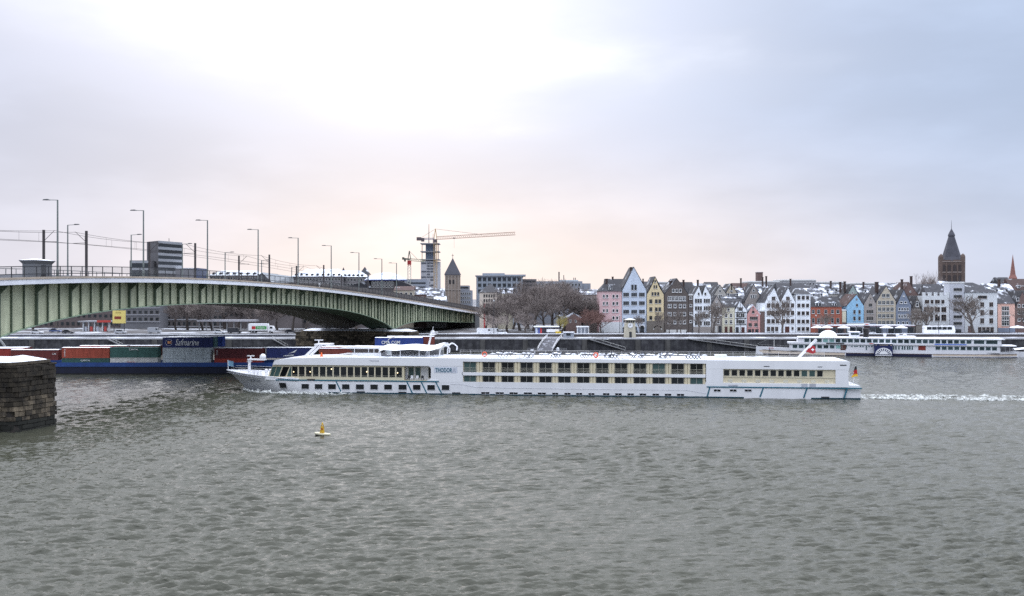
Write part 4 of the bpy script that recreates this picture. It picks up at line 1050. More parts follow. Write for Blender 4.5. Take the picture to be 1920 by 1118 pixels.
# ------------------------------------------------------------------ moored paddle steamer
PB, PS = Vector((83.3, 316.0)), Vector((162.7, 296.0))
PA = math.atan2(PS.y - PB.y, PS.x - PB.x); PLEN = (PS - PB).length
pn = Vector((-math.sin(PA), math.cos(PA)))
PO = PB + pn * 4.5
ps = thing('paddle_steamer', 'white paddle steamer with navy paddle box moored below the old town houses', 'paddle steamer', (PO.x, PO.y, 0), PA)
ps.scale = (1, 1, 0.84)
tanp = (PS.y - PB.y) / (PS.x - PB.x)
def QL(px):
    r = (px - CX) / F; x = (PB.y - tanp * PB.x) * r / (1 - tanp * r); return (x - PB.x) / math.cos(PA)
PW = mat('steamer_white', (0.70, 0.70, 0.73), 0.5, 0.05, 0.3, streak=0.05)
PBL = mat('steamer_navy', (0.010, 0.012, 0.040), 0.4, 0.15)
PBG = mat('steamer_beige', (0.60, 0.50, 0.40), 0.5, 0.1)
HBP = 4.5
def phb(l, f):
    t = min(max((l - 0.6 * (1 - f)) / 20.0, 0), 1); b = HBP * (0.04 + 0.96 * math.sin(t * math.pi / 2) ** 0.85)
    e = min(max((PLEN - l) / 14.0, 0), 1); return b * (0.35 + 0.65 * math.sin(e * math.pi / 2))
def pz(l): return float(np.interp(l, [0, 10, 22, 40, 65, 78, PLEN], [3.1, 2.6, 2.2, 2.0, 2.05, 2.3, 2.5]))
def pband(f0, f1, m_, name, off=0.0, l0=0.0, l1=None):
    mm = MB()
    ls = [l0 + ((l1 or PLEN) - l0) * k / 30 for k in range(31)]
    for sg in (-1, 1):
        rows = [[(l, sg * (phb(l, f) + off), -0.5 + (pz(l) + .5) * f) for f in (f0, (f0 + f1) / 2, f1)] for l in ls]
        mm.grid(rows if sg < 0 else [r[::-1] for r in rows])
    mm.build(name, m_, ps, smooth=True)
pband(0, 1.0, PW, 'hull')
pband(0.0, 0.60, PBL, 'lower_hull', 0.03, QL(1586), QL(1747))
pband(0.0, 0.26, PBL, 'boot_top', 0.028, 0.3, PLEN - .3)
pband(0.27, 0.60, PBG, 'hull_stripe', 0.025, 0.3, QL(1584))
pband(0.38, 0.60, PBG, 'hull_stripe', 0.025, QL(1749), PLEN - .5)
pband(0.61, 0.68, mat('steamer_rail_line', (0.10, 0.05, 0.03), 0.6), 'gold_line', 0.035, 0.3, PLEN - .5)
dkm = MB().grid([[(l, -phb(l, 1) * .97, pz(l) - .3), (l, phb(l, 1) * .97, pz(l) - .3)] for l in [PLEN * k / 24 for k in range(25)]]); dkm.build('main_deck', mat('deck_grey', (0.35, 0.34, 0.33), 0.8), ps)
t1, t2 = QL(1482), QL(1878)
# main deck house
MB().box(t1, QL(1876), -HBP + .25, HBP - .25, 1.9, 4.5).build('main_deck_house', PW, ps)
MB().prism([(QL(1478), 4.5), (QL(1906), 4.45), (QL(1906), 4.62), (QL(1478), 5.05)], -HBP - .1, HBP + .1).build('upper_deck', PW, ps)
MB().box(QL(1496), QL(1878), -HBP + .2, HBP - .2, 4.7, 6.95).build('upper_deck_house', PW, ps)
MB().box(QL(1497), QL(1885), -HBP - .05, HBP + .05, 6.95, 7.15).build('roof', PW, ps)
MB().box(QL(1498), QL(1884), -HBP, HBP, 7.151, 7.26).build('roof_snow', SNOW, ps)
MB().box(QL(1478), QL(1878), -HBP - .12, -HBP - .04, 4.66, 5.25).build('bulwark', PW, ps)
FRP = mat('steamer_window_frame', (0.50, 0.60, 0.62), 0.5)
def pwin(name, a, b, z0, z1, g=GLASS):
    window(name, QL(b) - QL(a), z1 - z0, 0.07, 0.06, g, FRP, ps, (QL(a), -HBP + (.20 if z0 > 4.6 else .25), z0))
PGL = mat('steamer_glass', (0.030, 0.05, 0.055), 0.08, 0.3, rand=0.5)
PGG = mat('steamer_green_glass', (0.20, 0.36, 0.34), 0.15, 0.2, rand=0.3)
for i in range(30):
    a = 1508 + i * 11.7
    if a > 1820: break
    pwin('upper_deck_window', a, a + 9.6, 5.28, 6.75, PGG if i in (3, 4) else PGL)
for a, b in ((1826, 1846), (1849, 1871)): pwin('upper_deck_window', a, b, 5.28, 6.75, PGL)
for i in range(9):
    a = 1486 + i * 11.6; pwin('main_deck_window', a, a + 9.4, 2.85, 4.2, PGG if i in (7,) else PGL)
for i in range(10):
    a = 1754 + i * 11.8; pwin('main_deck_window', a, a + 9.6, 2.85, 4.2, PGL)
for a in (1596, 1601.5, 1605.5, 1612, 1616.5, 1628, 1633): pwin('cabin_window', a, a + 3.3, 3.55, 4.1, PGL)
for a in (1674, 1678.5, 1684, 1690.5, 1695, 1700.5, 1704.5, 1709): pwin('cabin_window', a, a + 3.3, 2.7, 4.15, PGL)
pwin('deck_door', 1623, 1626, 2.4, 4.1, PGL)
MB().box(QL(1722), QL(1736), -HBP + .20, -HBP + .26, 2.6, 4.3).build('gangway_opening', mat('opening_red', (0.20, 0.03, 0.02), 0.7), ps)
MB().box(QL(1576), QL(1586), -HBP + .19, -HBP + .26, 2.3, 4.45).build('gangway_opening', mat('opening_brown', (0.10, 0.04, 0.03), 0.7), ps)
MB().box(QL(1549), QL(1583), -HBP - .15, -HBP - .12, 4.65, 5.2).build('dark_banner', mat('banner_dark', (0.06, 0.065, 0.07), 0.7), ps)
MB().box(QL(1752), QL(1812), -HBP - .16, -HBP - .12, 4.75, 5.2).build('blue_banner', mat('banner_blue', (0.12, 0.20, 0.55), 0.6), ps)
MB().box(QL(1630), QL(1637), -HBP - .16, -HBP - .12, 4.8, 5.1).build('red_lifebelt_board', mat('board_red', (0.55, 0.10, 0.08), 0.6), ps)
# paddle box
pb0, pb1 = QL(1638.5), QL(1672); mid = (pb0 + pb1) / 2
MB().box(pb0, pb1, -HBP - 2.0, -HBP + .3, 0.35, 5.0).build('paddle_box', mat('paddle_box_navy', (0.014, 0.020, 0.085), 0.4), ps)
MB().box(pb0 - .15, pb1 + .15, -HBP - 2.15, -HBP + .3, 5.0, 5.2).build('paddle_box_roof', PW, ps)
fan = MB(); R = (pb1 - pb0) * 0.46; yf = -HBP - 2.06; zc0 = 0.95
def arc(r0, r1, a0, a1, n):
    for k in range(n):
        a, b = a0 + (a1 - a0) * k / n, a0 + (a1 - a0) * (k + 1) / n
        p = [(mid + r * math.cos(q), z) for r, q, z in ((r0, a, zc0 + r0 * math.sin(a)), (r1, a, zc0 + r1 * math.sin(a)), (r1, b, zc0 + r1 * math.sin(b)), (r0, b, zc0 + r0 * math.sin(b)))]
        fan.prism(p, yf - .05, yf + .05)
arc(R * .88, R, 0, math.pi, 20); arc(0.0, R * .5, 0, math.pi, 14)
for k in range(10): 
    a = math.pi * k / 9.0; arc(R * .5, R * .88, max(0, a - .085), min(math.pi, a + .085), 1)
fan.box(mid - R, mid + R, yf - .05, yf + .05, .35, .6)
fan.build('paddle_fan', WHITE, ps)
text('GOETHE', mat('gold_lettering', (0.55, 0.45, 0.30), 0.5), ps, (mid, -HBP - 2.05, 4.55), 2.6, .42)
for sx in (-1, 1): MB().box(mid + sx * 2.3 - .15, mid + sx * 2.3 + .15, -HBP - 2.05, -HBP - 2.0, 4.4, 4.7).build('star_mark', mat('gold_lettering', None), ps)
# roof fittings
dome = MB().lathe([(2.95 * math.cos(a), 2.75 * math.sin(a)) for a in [k * math.pi / 2 / 7 for k in range(7)]] + [(0.02, 2.75)], 18, (QL(1555), 0, 7.2)); dome.build('white_dome', mat('dome_fabric', (0.84, 0.84, 0.84), 0.8), ps, smooth=True)
for px in (1662, 1686, 1700): MB().lathe([(.4, 0), (.4, .9), (.6, 1.2), (.55, 1.5), (.2, 1.65)], 10, (QL(px), -1, 7.2)).build('ventilator', PW, ps, smooth=True)
MB().box(QL(1686), QL(1720), -2, 2, 7.26, 8.0).build('roof_locker', PW, ps)
MB().lathe([(0.9, 0), (0.9, 3.2), (1.05, 3.25), (1.05, 3.6)], 14, (QL(1627), 0, 7.2)).build('funnel', mat('funnel_black', (0.02, 0.018, 0.018), 0.5), ps, smooth=True)
MB().box(QL(1596), QL(1613), -2.2, 2.2, 7.26, 9.3).build('bridge_house', PW, ps); MB().box(QL(1597), QL(1612), -2.26, -2.2, 8.2, 9.0).build('bridge_window', PGL, ps)
MB().box(QL(1594), QL(1615), -2.8, 2.8, 9.3, 9.5).build('bridge_roof', SNOW, ps)
MB().box(QL(1884), QL(1909), -3.2, 3.2, 4.63, 4.75).build('stern_awning', SNOW, ps)
m = MB()
for px in (1880, 1888, 1896, 1905):
    for w in (-3.0, 3.0): m.tube((QL(px), w * .8, 2.2), (QL(px), w * .8, 4.6), .05, n=5)
m.build('awning_post', PW, ps)
m = MB()
for l in (2, 4, 6, 8, 10, 12, 14, 16):
    m.tube((l, -phb(l, 1), pz(l)), (l, -phb(l, 1), pz(l) + 1), .03, n=4)
m.path([(l, -phb(l, 1), pz(l) + 1) for l in (0.5, 4, 8, 12, 16)], .03, 4); m.build('bow_railing', FRAME, ps)
MB().tube((6, 0, 3.2), (6, 0, 7.4), .09, n=6).tube((6, 0, 7.0), (0.5, 0, 4.2), .02, n=3).build('bow_mast', FRAME, ps)
text('5', DARK, ps, (4.5, -phb(4.5, .7) - .12, 1.6), .7, 1.0, rot=(math.pi / 2, 0, math.radians(-22)))
text('KD', mat('red_letters', (0.5, 0.06, 0.05), 0.6), ps, (5.0, -phb(5.0, .95) - .12, 2.6), 1.6, .45, rot=(math.pi / 2, 0, math.radians(-22)))
# covered boat just beyond the steamer's stern
t = thing('covered_boat', 'small white covered boat at the right edge behind the steamer stern', 'boat', (X_(1935, 303), 303, 0), math.radians(-14))
MB().prism([(-6, .2), (-5, -.5), (6, -.5), (6, 1.5), (-6.6, 1.7)], -1.9, 1.9).build('hull', PW, t)
cv = MB().grid([[(x, w, 3.0 - .12 * w * w + .3 * math.cos(x * .45)) for w in (-1.9, -1, 0, 1, 1.9)] for x in (-5.6, -4, -2, 0, 2, 4, 5.6)]); cv.build('cover', SNOW, t, smooth=True)
m = MB()
for x in (-5, -2, 1, 4):
    for w in (-1.8, 1.8): m.tube((x, w, 1.4), (x, w, 2.8), .05, n=4)
m.build('cover_post', FRAME, t)

# ------------------------------------------------------------------ buoy
bz = P(604, 818, 130)
t = thing('buoy', 'yellow navigation buoy with pale float drifting in the open river', 'buoy', (bz.x, 130, 0), math.radians(-8))
m = MB(); YEL = mat('buoy_yellow', (0.55, 0.33, 0.02), 0.5, 0.25, 1.5, streak=.2)
FLT = mat('buoy_float', (0.62, 0.58, 0.42), 0.6, 0.15, 1.0)
hullp = [(-1.15, 0), (-0.85, .42), (.3, .5), (1.0, .28), (1.25, 0), (1.0, -.28), (.3, -.5), (-.85, -.42)]
MB().prismz(hullp, .16, .36).build('float', FLT, t).rotation_euler = (0, math.radians(4.5), 0)
MB().prismz([(x * .9, y * .92) for x, y in hullp], -.35, .158).build('float_bottom', mat('buoy_dark', (0.02, 0.015, 0.012), 0.5), t).rotation_euler = (0, math.radians(4.5), 0)
m = MB()
for sx, sy in ((-1, -1), (1, -1), (1, 1), (-1, 1)): m.tube((.0 + sx * .24, sy * .24, .3), (.05 + sx * .12, sy * .12, 1.5), .04, n=5)
for z, w in ((.55, .22), (.85, .19), (1.25, .15)): m.box(-w + .03, w + .03, -w, w, z, z + .05)
m.build('tower_frame', YEL, t)
MB().add([(-.20, -.23, .38), (.26, -.23, .38), (.19, -.16, 1.25), (-.10, -.16, 1.25), (-.20, .23, .38), (.26, .23, .38), (.19, .16, 1.25), (-.10, .16, 1.25)], [(0, 1, 2, 3), (5, 4, 7, 6), (1, 5, 6, 2), (4, 0, 3, 7), (3, 2, 6, 7)]).build('day_mark', YEL, t)
MB().lathe([(.13, 1.5), (.15, 1.55), (.10, 1.75), (.02, 1.88)], 8, (.04, 0, 0)).build('topmark', YEL, t)
MB().box(-.06, .16, -.22, -.19, .85, 1.05).build('warning_mark', mat('buoy_red', (0.4, 0.05, 0.02), 0.6), t)

# ------------------------------------------------------------------ foam: bow wave and stern wake
FOAM = mat('foam', (0.62, 0.64, 0.62), 0.8, 0.1)
fn, fl_ = FOAM.node_tree.nodes, FOAM.node_tree.links
fo_ = [x for x in fn if x.type == 'OUTPUT_MATERIAL'][0]; fa = fn.new('ShaderNodeAttribute'); fa.attribute_name = 'cover'
ft = fn.new('ShaderNodeTexCoord'); fz = fn.new('ShaderNodeTexNoise'); fz.inputs['Scale'].default_value = 2.6; fz.inputs['Detail'].default_value = 5; fl_.new(ft.outputs['Object'], fz.inputs['Vector'])
fr_ = fn.new('ShaderNodeMapRange'); fl_.new(fz.outputs['Fac'], fr_.inputs[0]); fr_.inputs[1].default_value = .3; fr_.inputs[2].default_value = .62
fm_ = fn.new('ShaderNodeMath'); fm_.operation = 'MULTIPLY'; fl_.new(fa.outputs['Fac'], fm_.inputs[0]); fl_.new(fr_.outputs[0], fm_.inputs[1])
fx = fn.new('ShaderNodeMixShader'); ftr = fn.new('ShaderNodeBsdfTransparent'); fl_.new(fm_.outputs[0], fx.inputs[0]); fl_.new(ftr.outputs[0], fx.inputs[1]); fl_.new(fn['Principled BSDF'].outputs[0], fx.inputs[2]); fl_.new(fx.outputs[0], fo_.inputs[0])
def foam(name, label, path, width, dens, seed, hgt=0.12):
    """broken white water: ragged, holed ribbon riding on the waves along a path of (x, y) points"""
    m = MB(); pts = []
    for (a, wa, da), (b, wb, db) in zip(zip(path, width, dens), zip(path[1:], width[1:], dens[1:])):
        a, b = Vector(a), Vector(b); k = max(1, int((b - a).length / 0.2))
        for i in range(k):
            f = i / k; pts.append((a.lerp(b, f), (b - a).normalized(), wa + (wb - wa) * f, da + (db - da) * f))
    nv = 22; V, Kp = [], []
    for p, d, w, dn in pts:
        n = Vector((-d.y, d.x))
        for j in range(nv):
            v = j / (nv - 1) * 2 - 1; q = p + n * v * w * 1.0
            nz = mnoise.fractal(Vector((q.x * .9, q.y * 1.8, seed * 7.3)), .6, 2.1, 6)
            V.append((q.x, q.y, 0.07 + max(0, nz) * hgt)); Kp.append(nz * .75 + (1 - abs(v) ** 1.4) * .55 * min(1.5, .35 + dn * .22) - .38)
    A = np.array(V); A[:, 2] += wave_height(A[:, 0], A[:, 1])
    fs = []
    for i in range(len(pts) - 1):
        for j in range(nv - 1):
            q = (i * nv + j, i * nv + j + 1, (i + 1) * nv + j + 1, (i + 1) * nv + j)
            if max(Kp[x] for x in q) > -.22: fs.append(q)
    used = sorted({x for f in fs for x in f}); ix = {x: k for k, x in enumerate(used)}
    m.add([tuple(A[x]) for x in used], [tuple(ix[x] for x in f) for f in fs])
    o = m.build(name, FOAM, smooth=True)
    at_ = o.data.attributes.new('cover', 'FLOAT', 'POINT'); at_.data.foreach_set('value', [min(1.0, max(0.0, .32 + Kp[x] * 1.5)) for x in used]); kind(o, 'stuff', label); return o
def sw(l, w): p = SM @ Vector((l, w, 0)); return (p.x, p.y)
def wob(l0, l1, w0, w1, n, amp, seed):
    r = random.Random(seed); return [sw(l0 + (l1 - l0) * k / n, w0 + (w1 - w0) * k / n + amp * r.uniform(-1, 1)) for k in range(n + 1)]
foam('stern_wake', 'white churned wake behind the cruise ship, nearer line', wob(LEN - .5, LEN + 62, -3.6, -5.4, 14, .55, 1), [.7, 1.4, 1.9, 1.5, 1.2, 1.5, 1.2, 1.4, 1.1, 1.3, 1.0, 1.3, 1.1, .9, .9], [5.0, 4.6, 3.6, 3.0, 2.6, 2.8, 2.2, 2.4, 1.8, 2.0, 1.5, 1.5, 1.2, 1.2, 1.0], 1, hgt=.20)
foam('stern_wake', 'second line of wake foam farther out behind the ship', wob(LEN - .5, LEN + 55, 1.6, 3.4, 12, .6, 2), [.6, 1.2, 1.5, 1.2, 1.3, 1.0, 1.1, .9, 1.0, .8, .8, .7, .6], [4.5, 4.2, 3.0, 2.4, 2.4, 1.6, 1.8, 1.1, 1.3, .9, .9, .6, .5], 2, hgt=.20)
foam('wake_froth', 'thin broken froth between the two wake lines', wob(LEN, LEN + 60, -1.2, -1.0, 10, .6, 4), [1.6, 2.6, 3.0, 3.2, 3.2, 3.2, 3.2, 3.2, 3.2, 3.2, 3.2], [2.0, 1.5, .9, .7, .6, .55, .5, .5, .4, .4, .35], 5, hgt=.10)
foam('bow_wave', 'white bow wave foam along the ship front', [sw(4.2, -1.6), sw(7, -4.3), sw(10, -6.2), sw(13, -7.0), sw(18, -7.5), sw(24, -8.1), sw(30, -8.6)], [.6, .8, .9, 1.0, 1.1, .8, .3], [4.0, 4.6, 5.0, 6.0, 6.0, 4.0, 1.5], 3, hgt=.6)
# ------------------------------------------------------------------ old town houses
YH = 365.0
def wallmat(name, c, **k): return mat('plaster_' + name, c, 0.85, k.pop('var', 0.07), 0.25, streak=k.pop('streak', 0.10), **k)
WC = dict(pink=(0.60, 0.41, 0.41), icy=(0.52, 0.58, 0.67), yellow=(0.64, 0.53, 0.33), brown=(0.105, 0.088, 0.080), white=(0.80, 0.83, 0.86), cream=(0.60, 0.57, 0.44), rose=(0.56, 0.30, 0.28),
          red=(0.33, 0.105, 0.068), sky=(0.26, 0.45, 0.61), sage=(0.33, 0.40, 0.38), taupe=(0.30, 0.27, 0.25), beige=(0.43, 0.38, 0.30), slate_blue=(0.19, 0.22, 0.28), timber=(0.24, 0.22, 0.20),
          offwhite=(0.60, 0.62, 0.63), peach=(0.68, 0.42, 0.34), brick=(0.15, 0.10, 0.09), grey=(0.28, 0.28, 0.29), stone=(0.17, 0.15, 0.13), pale=(0.47, 0.48, 0.52), dirty=(0.40, 0.38, 0.35))
def WM(n): return wallmat(n, WC[n])
SILL = mat('window_sill', (0.52, 0.52, 0.52), 0.7)
FWH = mat('white_window_frame', (0.68, 0.68, 0.68), 0.6)
FDK = mat('dark_window_frame', (0.12, 0.11, 0.10), 0.6)
def roof_slabs(m, x0, x1, ze, xa, za, y0, y1, th=0.35, over=0.35):
    for (xe, s) in ((x0, -1), (x1, 1)):
        d = Vector((xa - xe, za - ze)); d.normalize(); n = Vector((-d.y, d.x)) * (1 if s < 0 else -1)
        if n.y < 0: n = -n
        e = Vector((xe, ze)) - d * over; a = Vector((xa, za))
        poly = [e, a, Vector((xa, za + th * 1.2)), e + n * th]
        area = sum(p.x * q.y - q.x * p.y for p, q in zip(poly, poly[1:] + poly[:1]))
        if area < 0: poly = poly[::-1]
        m.prism([(p.x, p.y) for p in poly], y0 - 0.28, y1)
def hip(m, x0, x1, ze, xr0, xr1, zr, y0, y1, over=0.35):
    ym = (y0 + y1) / 2
    m.add([(x0 - over, y0 - over, ze), (x1 + over, y0 - over, ze), (x1 + over, y1, ze), (x0 - over, y1, ze), (xr0, ym - .5, zr), (xr1, ym - .5, zr)],
          [(0, 1, 5, 4), (1, 2, 5), (2, 3, 4, 5), (3, 0, 4), (3, 2, 1, 0)])
def house(name, label, x0, x1, eave, wall, shape='gable', apex=None, Y=YH, base=None, roof=SLATE, depth=12.0, wins=(), frame=FWH, doors=(), chim=(), dormers=(), band=None, mull=(0.5,), rail=(0.6,), cat='house', group=None, beams=(), tiny=False, arches=(), glass=GLASS, sills=True):
    X0, X1 = X_(x0, Y), X_(x1, Y); zb = ZP if base is None else base; ze = Z_(eave, Y)
    t = thing(name, label, cat, ((X0 + X1) / 2, Y, zb), 0, group)
    wm = WM(wall) if isinstance(wall, str) else wall
    m = MB()
    g = 0.03
    if shape in ('gable', 'curved', 'gable_low'):
        xa, za = X_(apex[0], Y), Z_(apex[1], Y)
        poly = [(X0 + g, zb - .3), (X1 - g, zb - .3), (X1 - g, ze)]
        if shape == 'curved':
            for f in (.15, .3, .5, .7, .85): poly.append((X1 + (xa - X1) * f - (X1 - xa) * 0.10 * math.sin(f * math.pi), ze + (za - ze) * f))
            poly.append((xa, za))
            for f in (.85, .7, .5, .3, .15): poly.append((X0 + (xa - X0) * f + (xa - X0) * 0.10 * math.sin(f * math.pi), ze + (za - ze) * f))
        else: poly.append((xa, za))
        poly.append((X0 + g, ze)); m.prism(poly, Y, Y + depth)
        r = MB(); roof_slabs(r, X0, X1, ze, xa, za - .05, Y + .3, Y + depth + .2); ro = r.build('roof', roof, t, True)
    elif shape == 'double':
        poly = [(X0 + g, zb - .3), (X1 - g, zb - .3), (X1 - g, ze)]; r = MB(); n = len(apex); w = (X1 - X0) / n
        for i in range(n - 1, -1, -1):
            xa, za = X_(apex[i][0], Y), Z_(apex[i][1], Y); poly.append((xa, za))
            if i: poly.append((X0 + w * i, ze))
            roof_slabs(r, X0 + w * i + .3, X0 + w * (i + 1) - .3, ze, xa, za - .05, Y + .3, Y + depth + .2, over=0.25)
        poly.append((X0 + g, ze)); 
        m.box(X0 + g, X1 - g, Y, Y + depth, zb - .3, ze)
        for i in range(n): m.prism([(X0 + w * i + g, ze + .002), (X0 + w * (i + 1) - g, ze + .002), (X_(apex[i][0], Y), Z_(apex[i][1], Y))], Y, Y + depth)
        ro = r.build('roof', roof, t, True)
    else:
        m.box(X0 + g, X1 - g, Y, Y + depth, zb - .3, ze)
        r = MB()
        if shape == 'hip': hip(r, X0, X1, ze + .01, X_(apex[0][0], Y), X_(apex[1][0], Y), Z_(apex[0][1], Y), Y, Y + depth); ro = r.build('roof', roof, t, True)
        elif shape == 'ridge':   # ridge parallel to the river
            zr = Z_(apex, Y); ym = Y + depth * .5
            r.add([(X0, Y - .3, ze), (X1, Y - .3, ze), (X1, ym, zr), (X0, ym, zr), (X0, Y + depth, ze), (X1, Y + depth, ze)], [(0, 1, 2, 3), (3, 2, 5, 4), (0, 3, 4), (1, 5, 2), (0, 4, 5, 1)]); ro = r.build('roof', roof, t, True)
        elif shape == 'crenel':
            n = apex; w = (X1 - X0) / (2 * n - 1)
            for k in range(n): r.box(X0 + 2 * k * w, X0 + (2 * k + 1) * w, Y + .01, Y + .6, ze + .001, ze + 1.3)
            ro = r.build('battlement', wm, t, True)
        else:
            r.box(X0 - .1, X1 + .1, Y - .12, Y + depth, ze + .001, ze + .45); ro = r.build('cornice', FRAME if shape != 'plain' else wm, t, True)
            MB().box(X0, X1, Y, Y + depth, ze + .452, ze + .6).build('roof_snow', SNOW, t, True)
    m.build('wall', wm, t, True)
    off = t.location
    for row in wins:
        y0, y1, cols = row[:3]; fm = row[3] if len(row) > 3 else frame
        for a, b in cols:
            h = Z_(y0, Y) - Z_(y1, Y); w = X_(b, Y) - X_(a, Y)
            o = window('window', w, h, 0.13 if not tiny else 0.09, 0.12, glass, fm, t, (X_(a, Y) - off.x, 0, Z_(y1, Y) - off.z), mull=mull if w > 1.2 else (), rail=rail if h > 1.4 else ())
            if sills and not tiny:
                k = ('sill', round(w, 2))
                if k not in WCACHE: WCACHE[k] = MB().box(-.1, w + .1, -.22, 0, -.14, -.002).mesh('sill', SILL)
                link('sill', WCACHE[k], o)
    for a, b, y0, c in doors:
        MB().box(X_(a, Y), X_(b, Y), Y - .1, Y, zb + .02, Z_(y0, Y)).build('door', c if not isinstance(c, str) else mat('door_' + c, WC.get(c, (.05, .03, .025)), 0.6), t, True)
    for a, b, y0 in arches:
        xa, xb, zt = X_(a, Y), X_(b, Y), Z_(y0, Y); cxx, rr = (xa + xb) / 2, (xb - xa) / 2
        poly = [(xa, zb + .02), (xb, zb + .02)] + [(cxx + rr * math.cos(q), zt - rr + rr * math.sin(q)) for q in [k * math.pi / 8 for k in range(9)]]
        MB().prism(poly, Y - .06, Y).build('arched_doorway', GLASS, t, True)
        rim = MB()
        for k in range(8):
            q0, q1 = k * math.pi / 8, (k + 1) * math.pi / 8
            rim.bar((cxx + (rr + .12) * math.cos(q0), Y - .08, zt - rr + (rr + .12) * math.sin(q0)), (cxx + (rr + .12) * math.cos(q1), Y - .08, zt - rr + (rr + .12) * math.sin(q1)), .2, .3)
        rim.build('arch_trim', FWH, t, True)
    for a, b, y0, y1 in chim:
        MB().box(X_(a, Y), X_(b, Y), Y + 3, Y + 4.2, Z_(y1, Y) - 1, Z_(y0, Y)).box(X_(a, Y) - .1, X_(b, Y) + .1, Y + 2.9, Y + 4.3, Z_(y0, Y) + .001, Z_(y0, Y) + .2).build('chimney', mat('chimney_brick', (0.06, 0.04, 0.036), 0.9), t, True)
    if cat == 'house' and rnd.random() < .55:
        ax, ay, az_ = X_(rnd.uniform(x0 + 4, x1 - 4), Y), Y + depth * .5, ze + 3
        top = max(v[2] for v in r.v) + rnd.uniform(1.5, 3.5)
        MB().tube((ax, ay, az_), (ax, ay, top), .07, n=4).tube((ax - .8, ay, top - .4), (ax + .8, ay, top - .4), .04, n=3).build('aerial', DARK, t, True)
    for a, b, y0, y1 in dormers:
        xa, xb, z0, z1 = X_(a, Y), X_(b, Y), Z_(y1, Y), Z_(y0, Y)
        d = MB().box(xa, xb, Y + .4, Y + 5, z0, z1 - .25 * (z1 - z0)); dd = d.build('dormer', FWH, t, True)
        MB().prism([(xa - .2, z1 - .25 * (z1 - z0)), (xb + .2, z1 - .25 * (z1 - z0)), ((xa + xb) / 2, z1 + .1)], Y + .2, Y + 5.2).build('dormer_roof', SLATES, t, True)
        n = 2 if xb - xa > 1.4 else 1
        for k in range(n):
            w = (xb - xa) / n; MB().box(xa + k * w + .15, xa + (k + 1) * w - .15, Y + .33, Y + .4, z0 + .2, z1 - .32 * (z1 - z0)).build('dormer_window', GLASS, t, True)
    if band:
        y0, c = band; MB().box(X0 + .01, X1 - .01, Y - .18, Y - .002, zb - .1, Z_(y0, Y)).build('ground_floor', WM(c), t, True)
    for a, ya, b, yb in beams:
        MB().bar((X_(a, Y), Y - .04, Z_(ya, Y)), (X_(b, Y), Y - .04, Z_(yb, Y)), .12, .28).build('timber_beam', mat('timber_black', (0.025, 0.02, 0.018), 0.8), t, True)
    return t
def cols(a, b, n, gap=0.3):
    p = (b - a) / (n - gap); return [(a + i * p, a + i * p + p * (1 - gap)) for i in range(n)]
GRW = 'houses of the riverfront row'
def H(*a, **k): return house('town_house', *a, group=GRW, **k)
H('pink plastered house with dark hipped roof at the left end of the row', 1124, 1166, 547, 'pink', 'hip', ((1141, 525), (1157, 525)), dormers=[(1141, 1148, 536, 547)], chim=[(1137, 1141, 524, 532)],
  wins=[(y, y + 6.5, cols(1130, 1140.5, 2) + cols(1148, 1159.5, 2)) for y in (553, 566.5, 580)] + [(593.5, 600, cols(1148, 1159.5, 2))], band=(604.5, 'offwhite'), doors=[(1129, 1134, 616, DARK), (1142, 1158, 606.5, GLASS)])
H('tall icy white house with one huge pointed gable', 1166.5, 1212, 546, 'icy', 'gable', (1188.5, 502.5), depth=16, chim=[(1183.5, 1187, 502, 515)],
  wins=[(534.5, 545, cols(1183.5, 1194, 2, .2))] + [(y, y + 7.5, [(1168.5, 1179.5), (1183.5, 1194.5), (1198, 1209)]) for y in (549.5, 565.5, 581.5, 597.5)], mull=(.33, .66), rail=(), frame=mat('dim_window_frame', (.22, .23, .25), .6), arches=[(1168, 1173.5, 613), (1190, 1194, 613), (1200, 1208, 611)])
H('narrow yellow house with curved gable and brown ground floor', 1213, 1244.5, 553, 'yellow', 'curved', (1228.5, 520.5), depth=14, wins=[(526, 530.5, [(1227, 1230)]), (535.5, 541.5, [(1225.3, 1228), (1229.5, 1232.2)]), (548.5, 555, cols(1221.5, 1236, 3))] +
  [(y, y + 7.5, [(1217.5, 1223), (1228, 1233), (1234.5, 1239.5)]) for y in (562, 577, 593)], frame=FDK, band=(602.5, 'stone'), arches=[(1226, 1240, 612)])
H('dark brown house with pointed gable and white window frames', 1245.5, 1291, 553, 'brown', 'gable', (1269, 524), depth=15, chim=[(1258, 1263, 528, 540)], wins=[(542.5, 549, cols(1260, 1278, 3))] +
  [(556, 565, cols(1252, 1286, 5, .12))] + [(y, y + 7, cols(1252, 1259, 1) + cols(1263, 1268, 1) + cols(1273, 1286, 2)) for y in (571, 586, 601)], sills=True, doors=[(1249, 1268, 619, FRAME), (1271, 1288, 619, FRAME)])
H('sliver of brown house squeezed beside the dark gable', 1291.3, 1299.5, 555, 'brown', 'flat', depth=10, wins=[(y, y + 5, [(1293, 1297.5)]) for y in (557, 571, 586, 601)])
H('white house with two small pointed gables', 1300, 1333, 556, 'white', 'double', ((1310.5, 538), (1322.5, 537.5)), depth=12, wins=[(549.5, 554, [(1308.5, 1311.5), (1321, 1324)])] + [(y, y + 7.5, cols(1303, 1316, 3, .22) + cols(1319.5, 1331, 3, .22)) for y in (561, 575, 589, 603)], frame=FDK, band=(613.5, 'taupe'), doors=[(1303, 1315, 615.5, GLASS), (1319, 1331, 615.5, GLASS)])
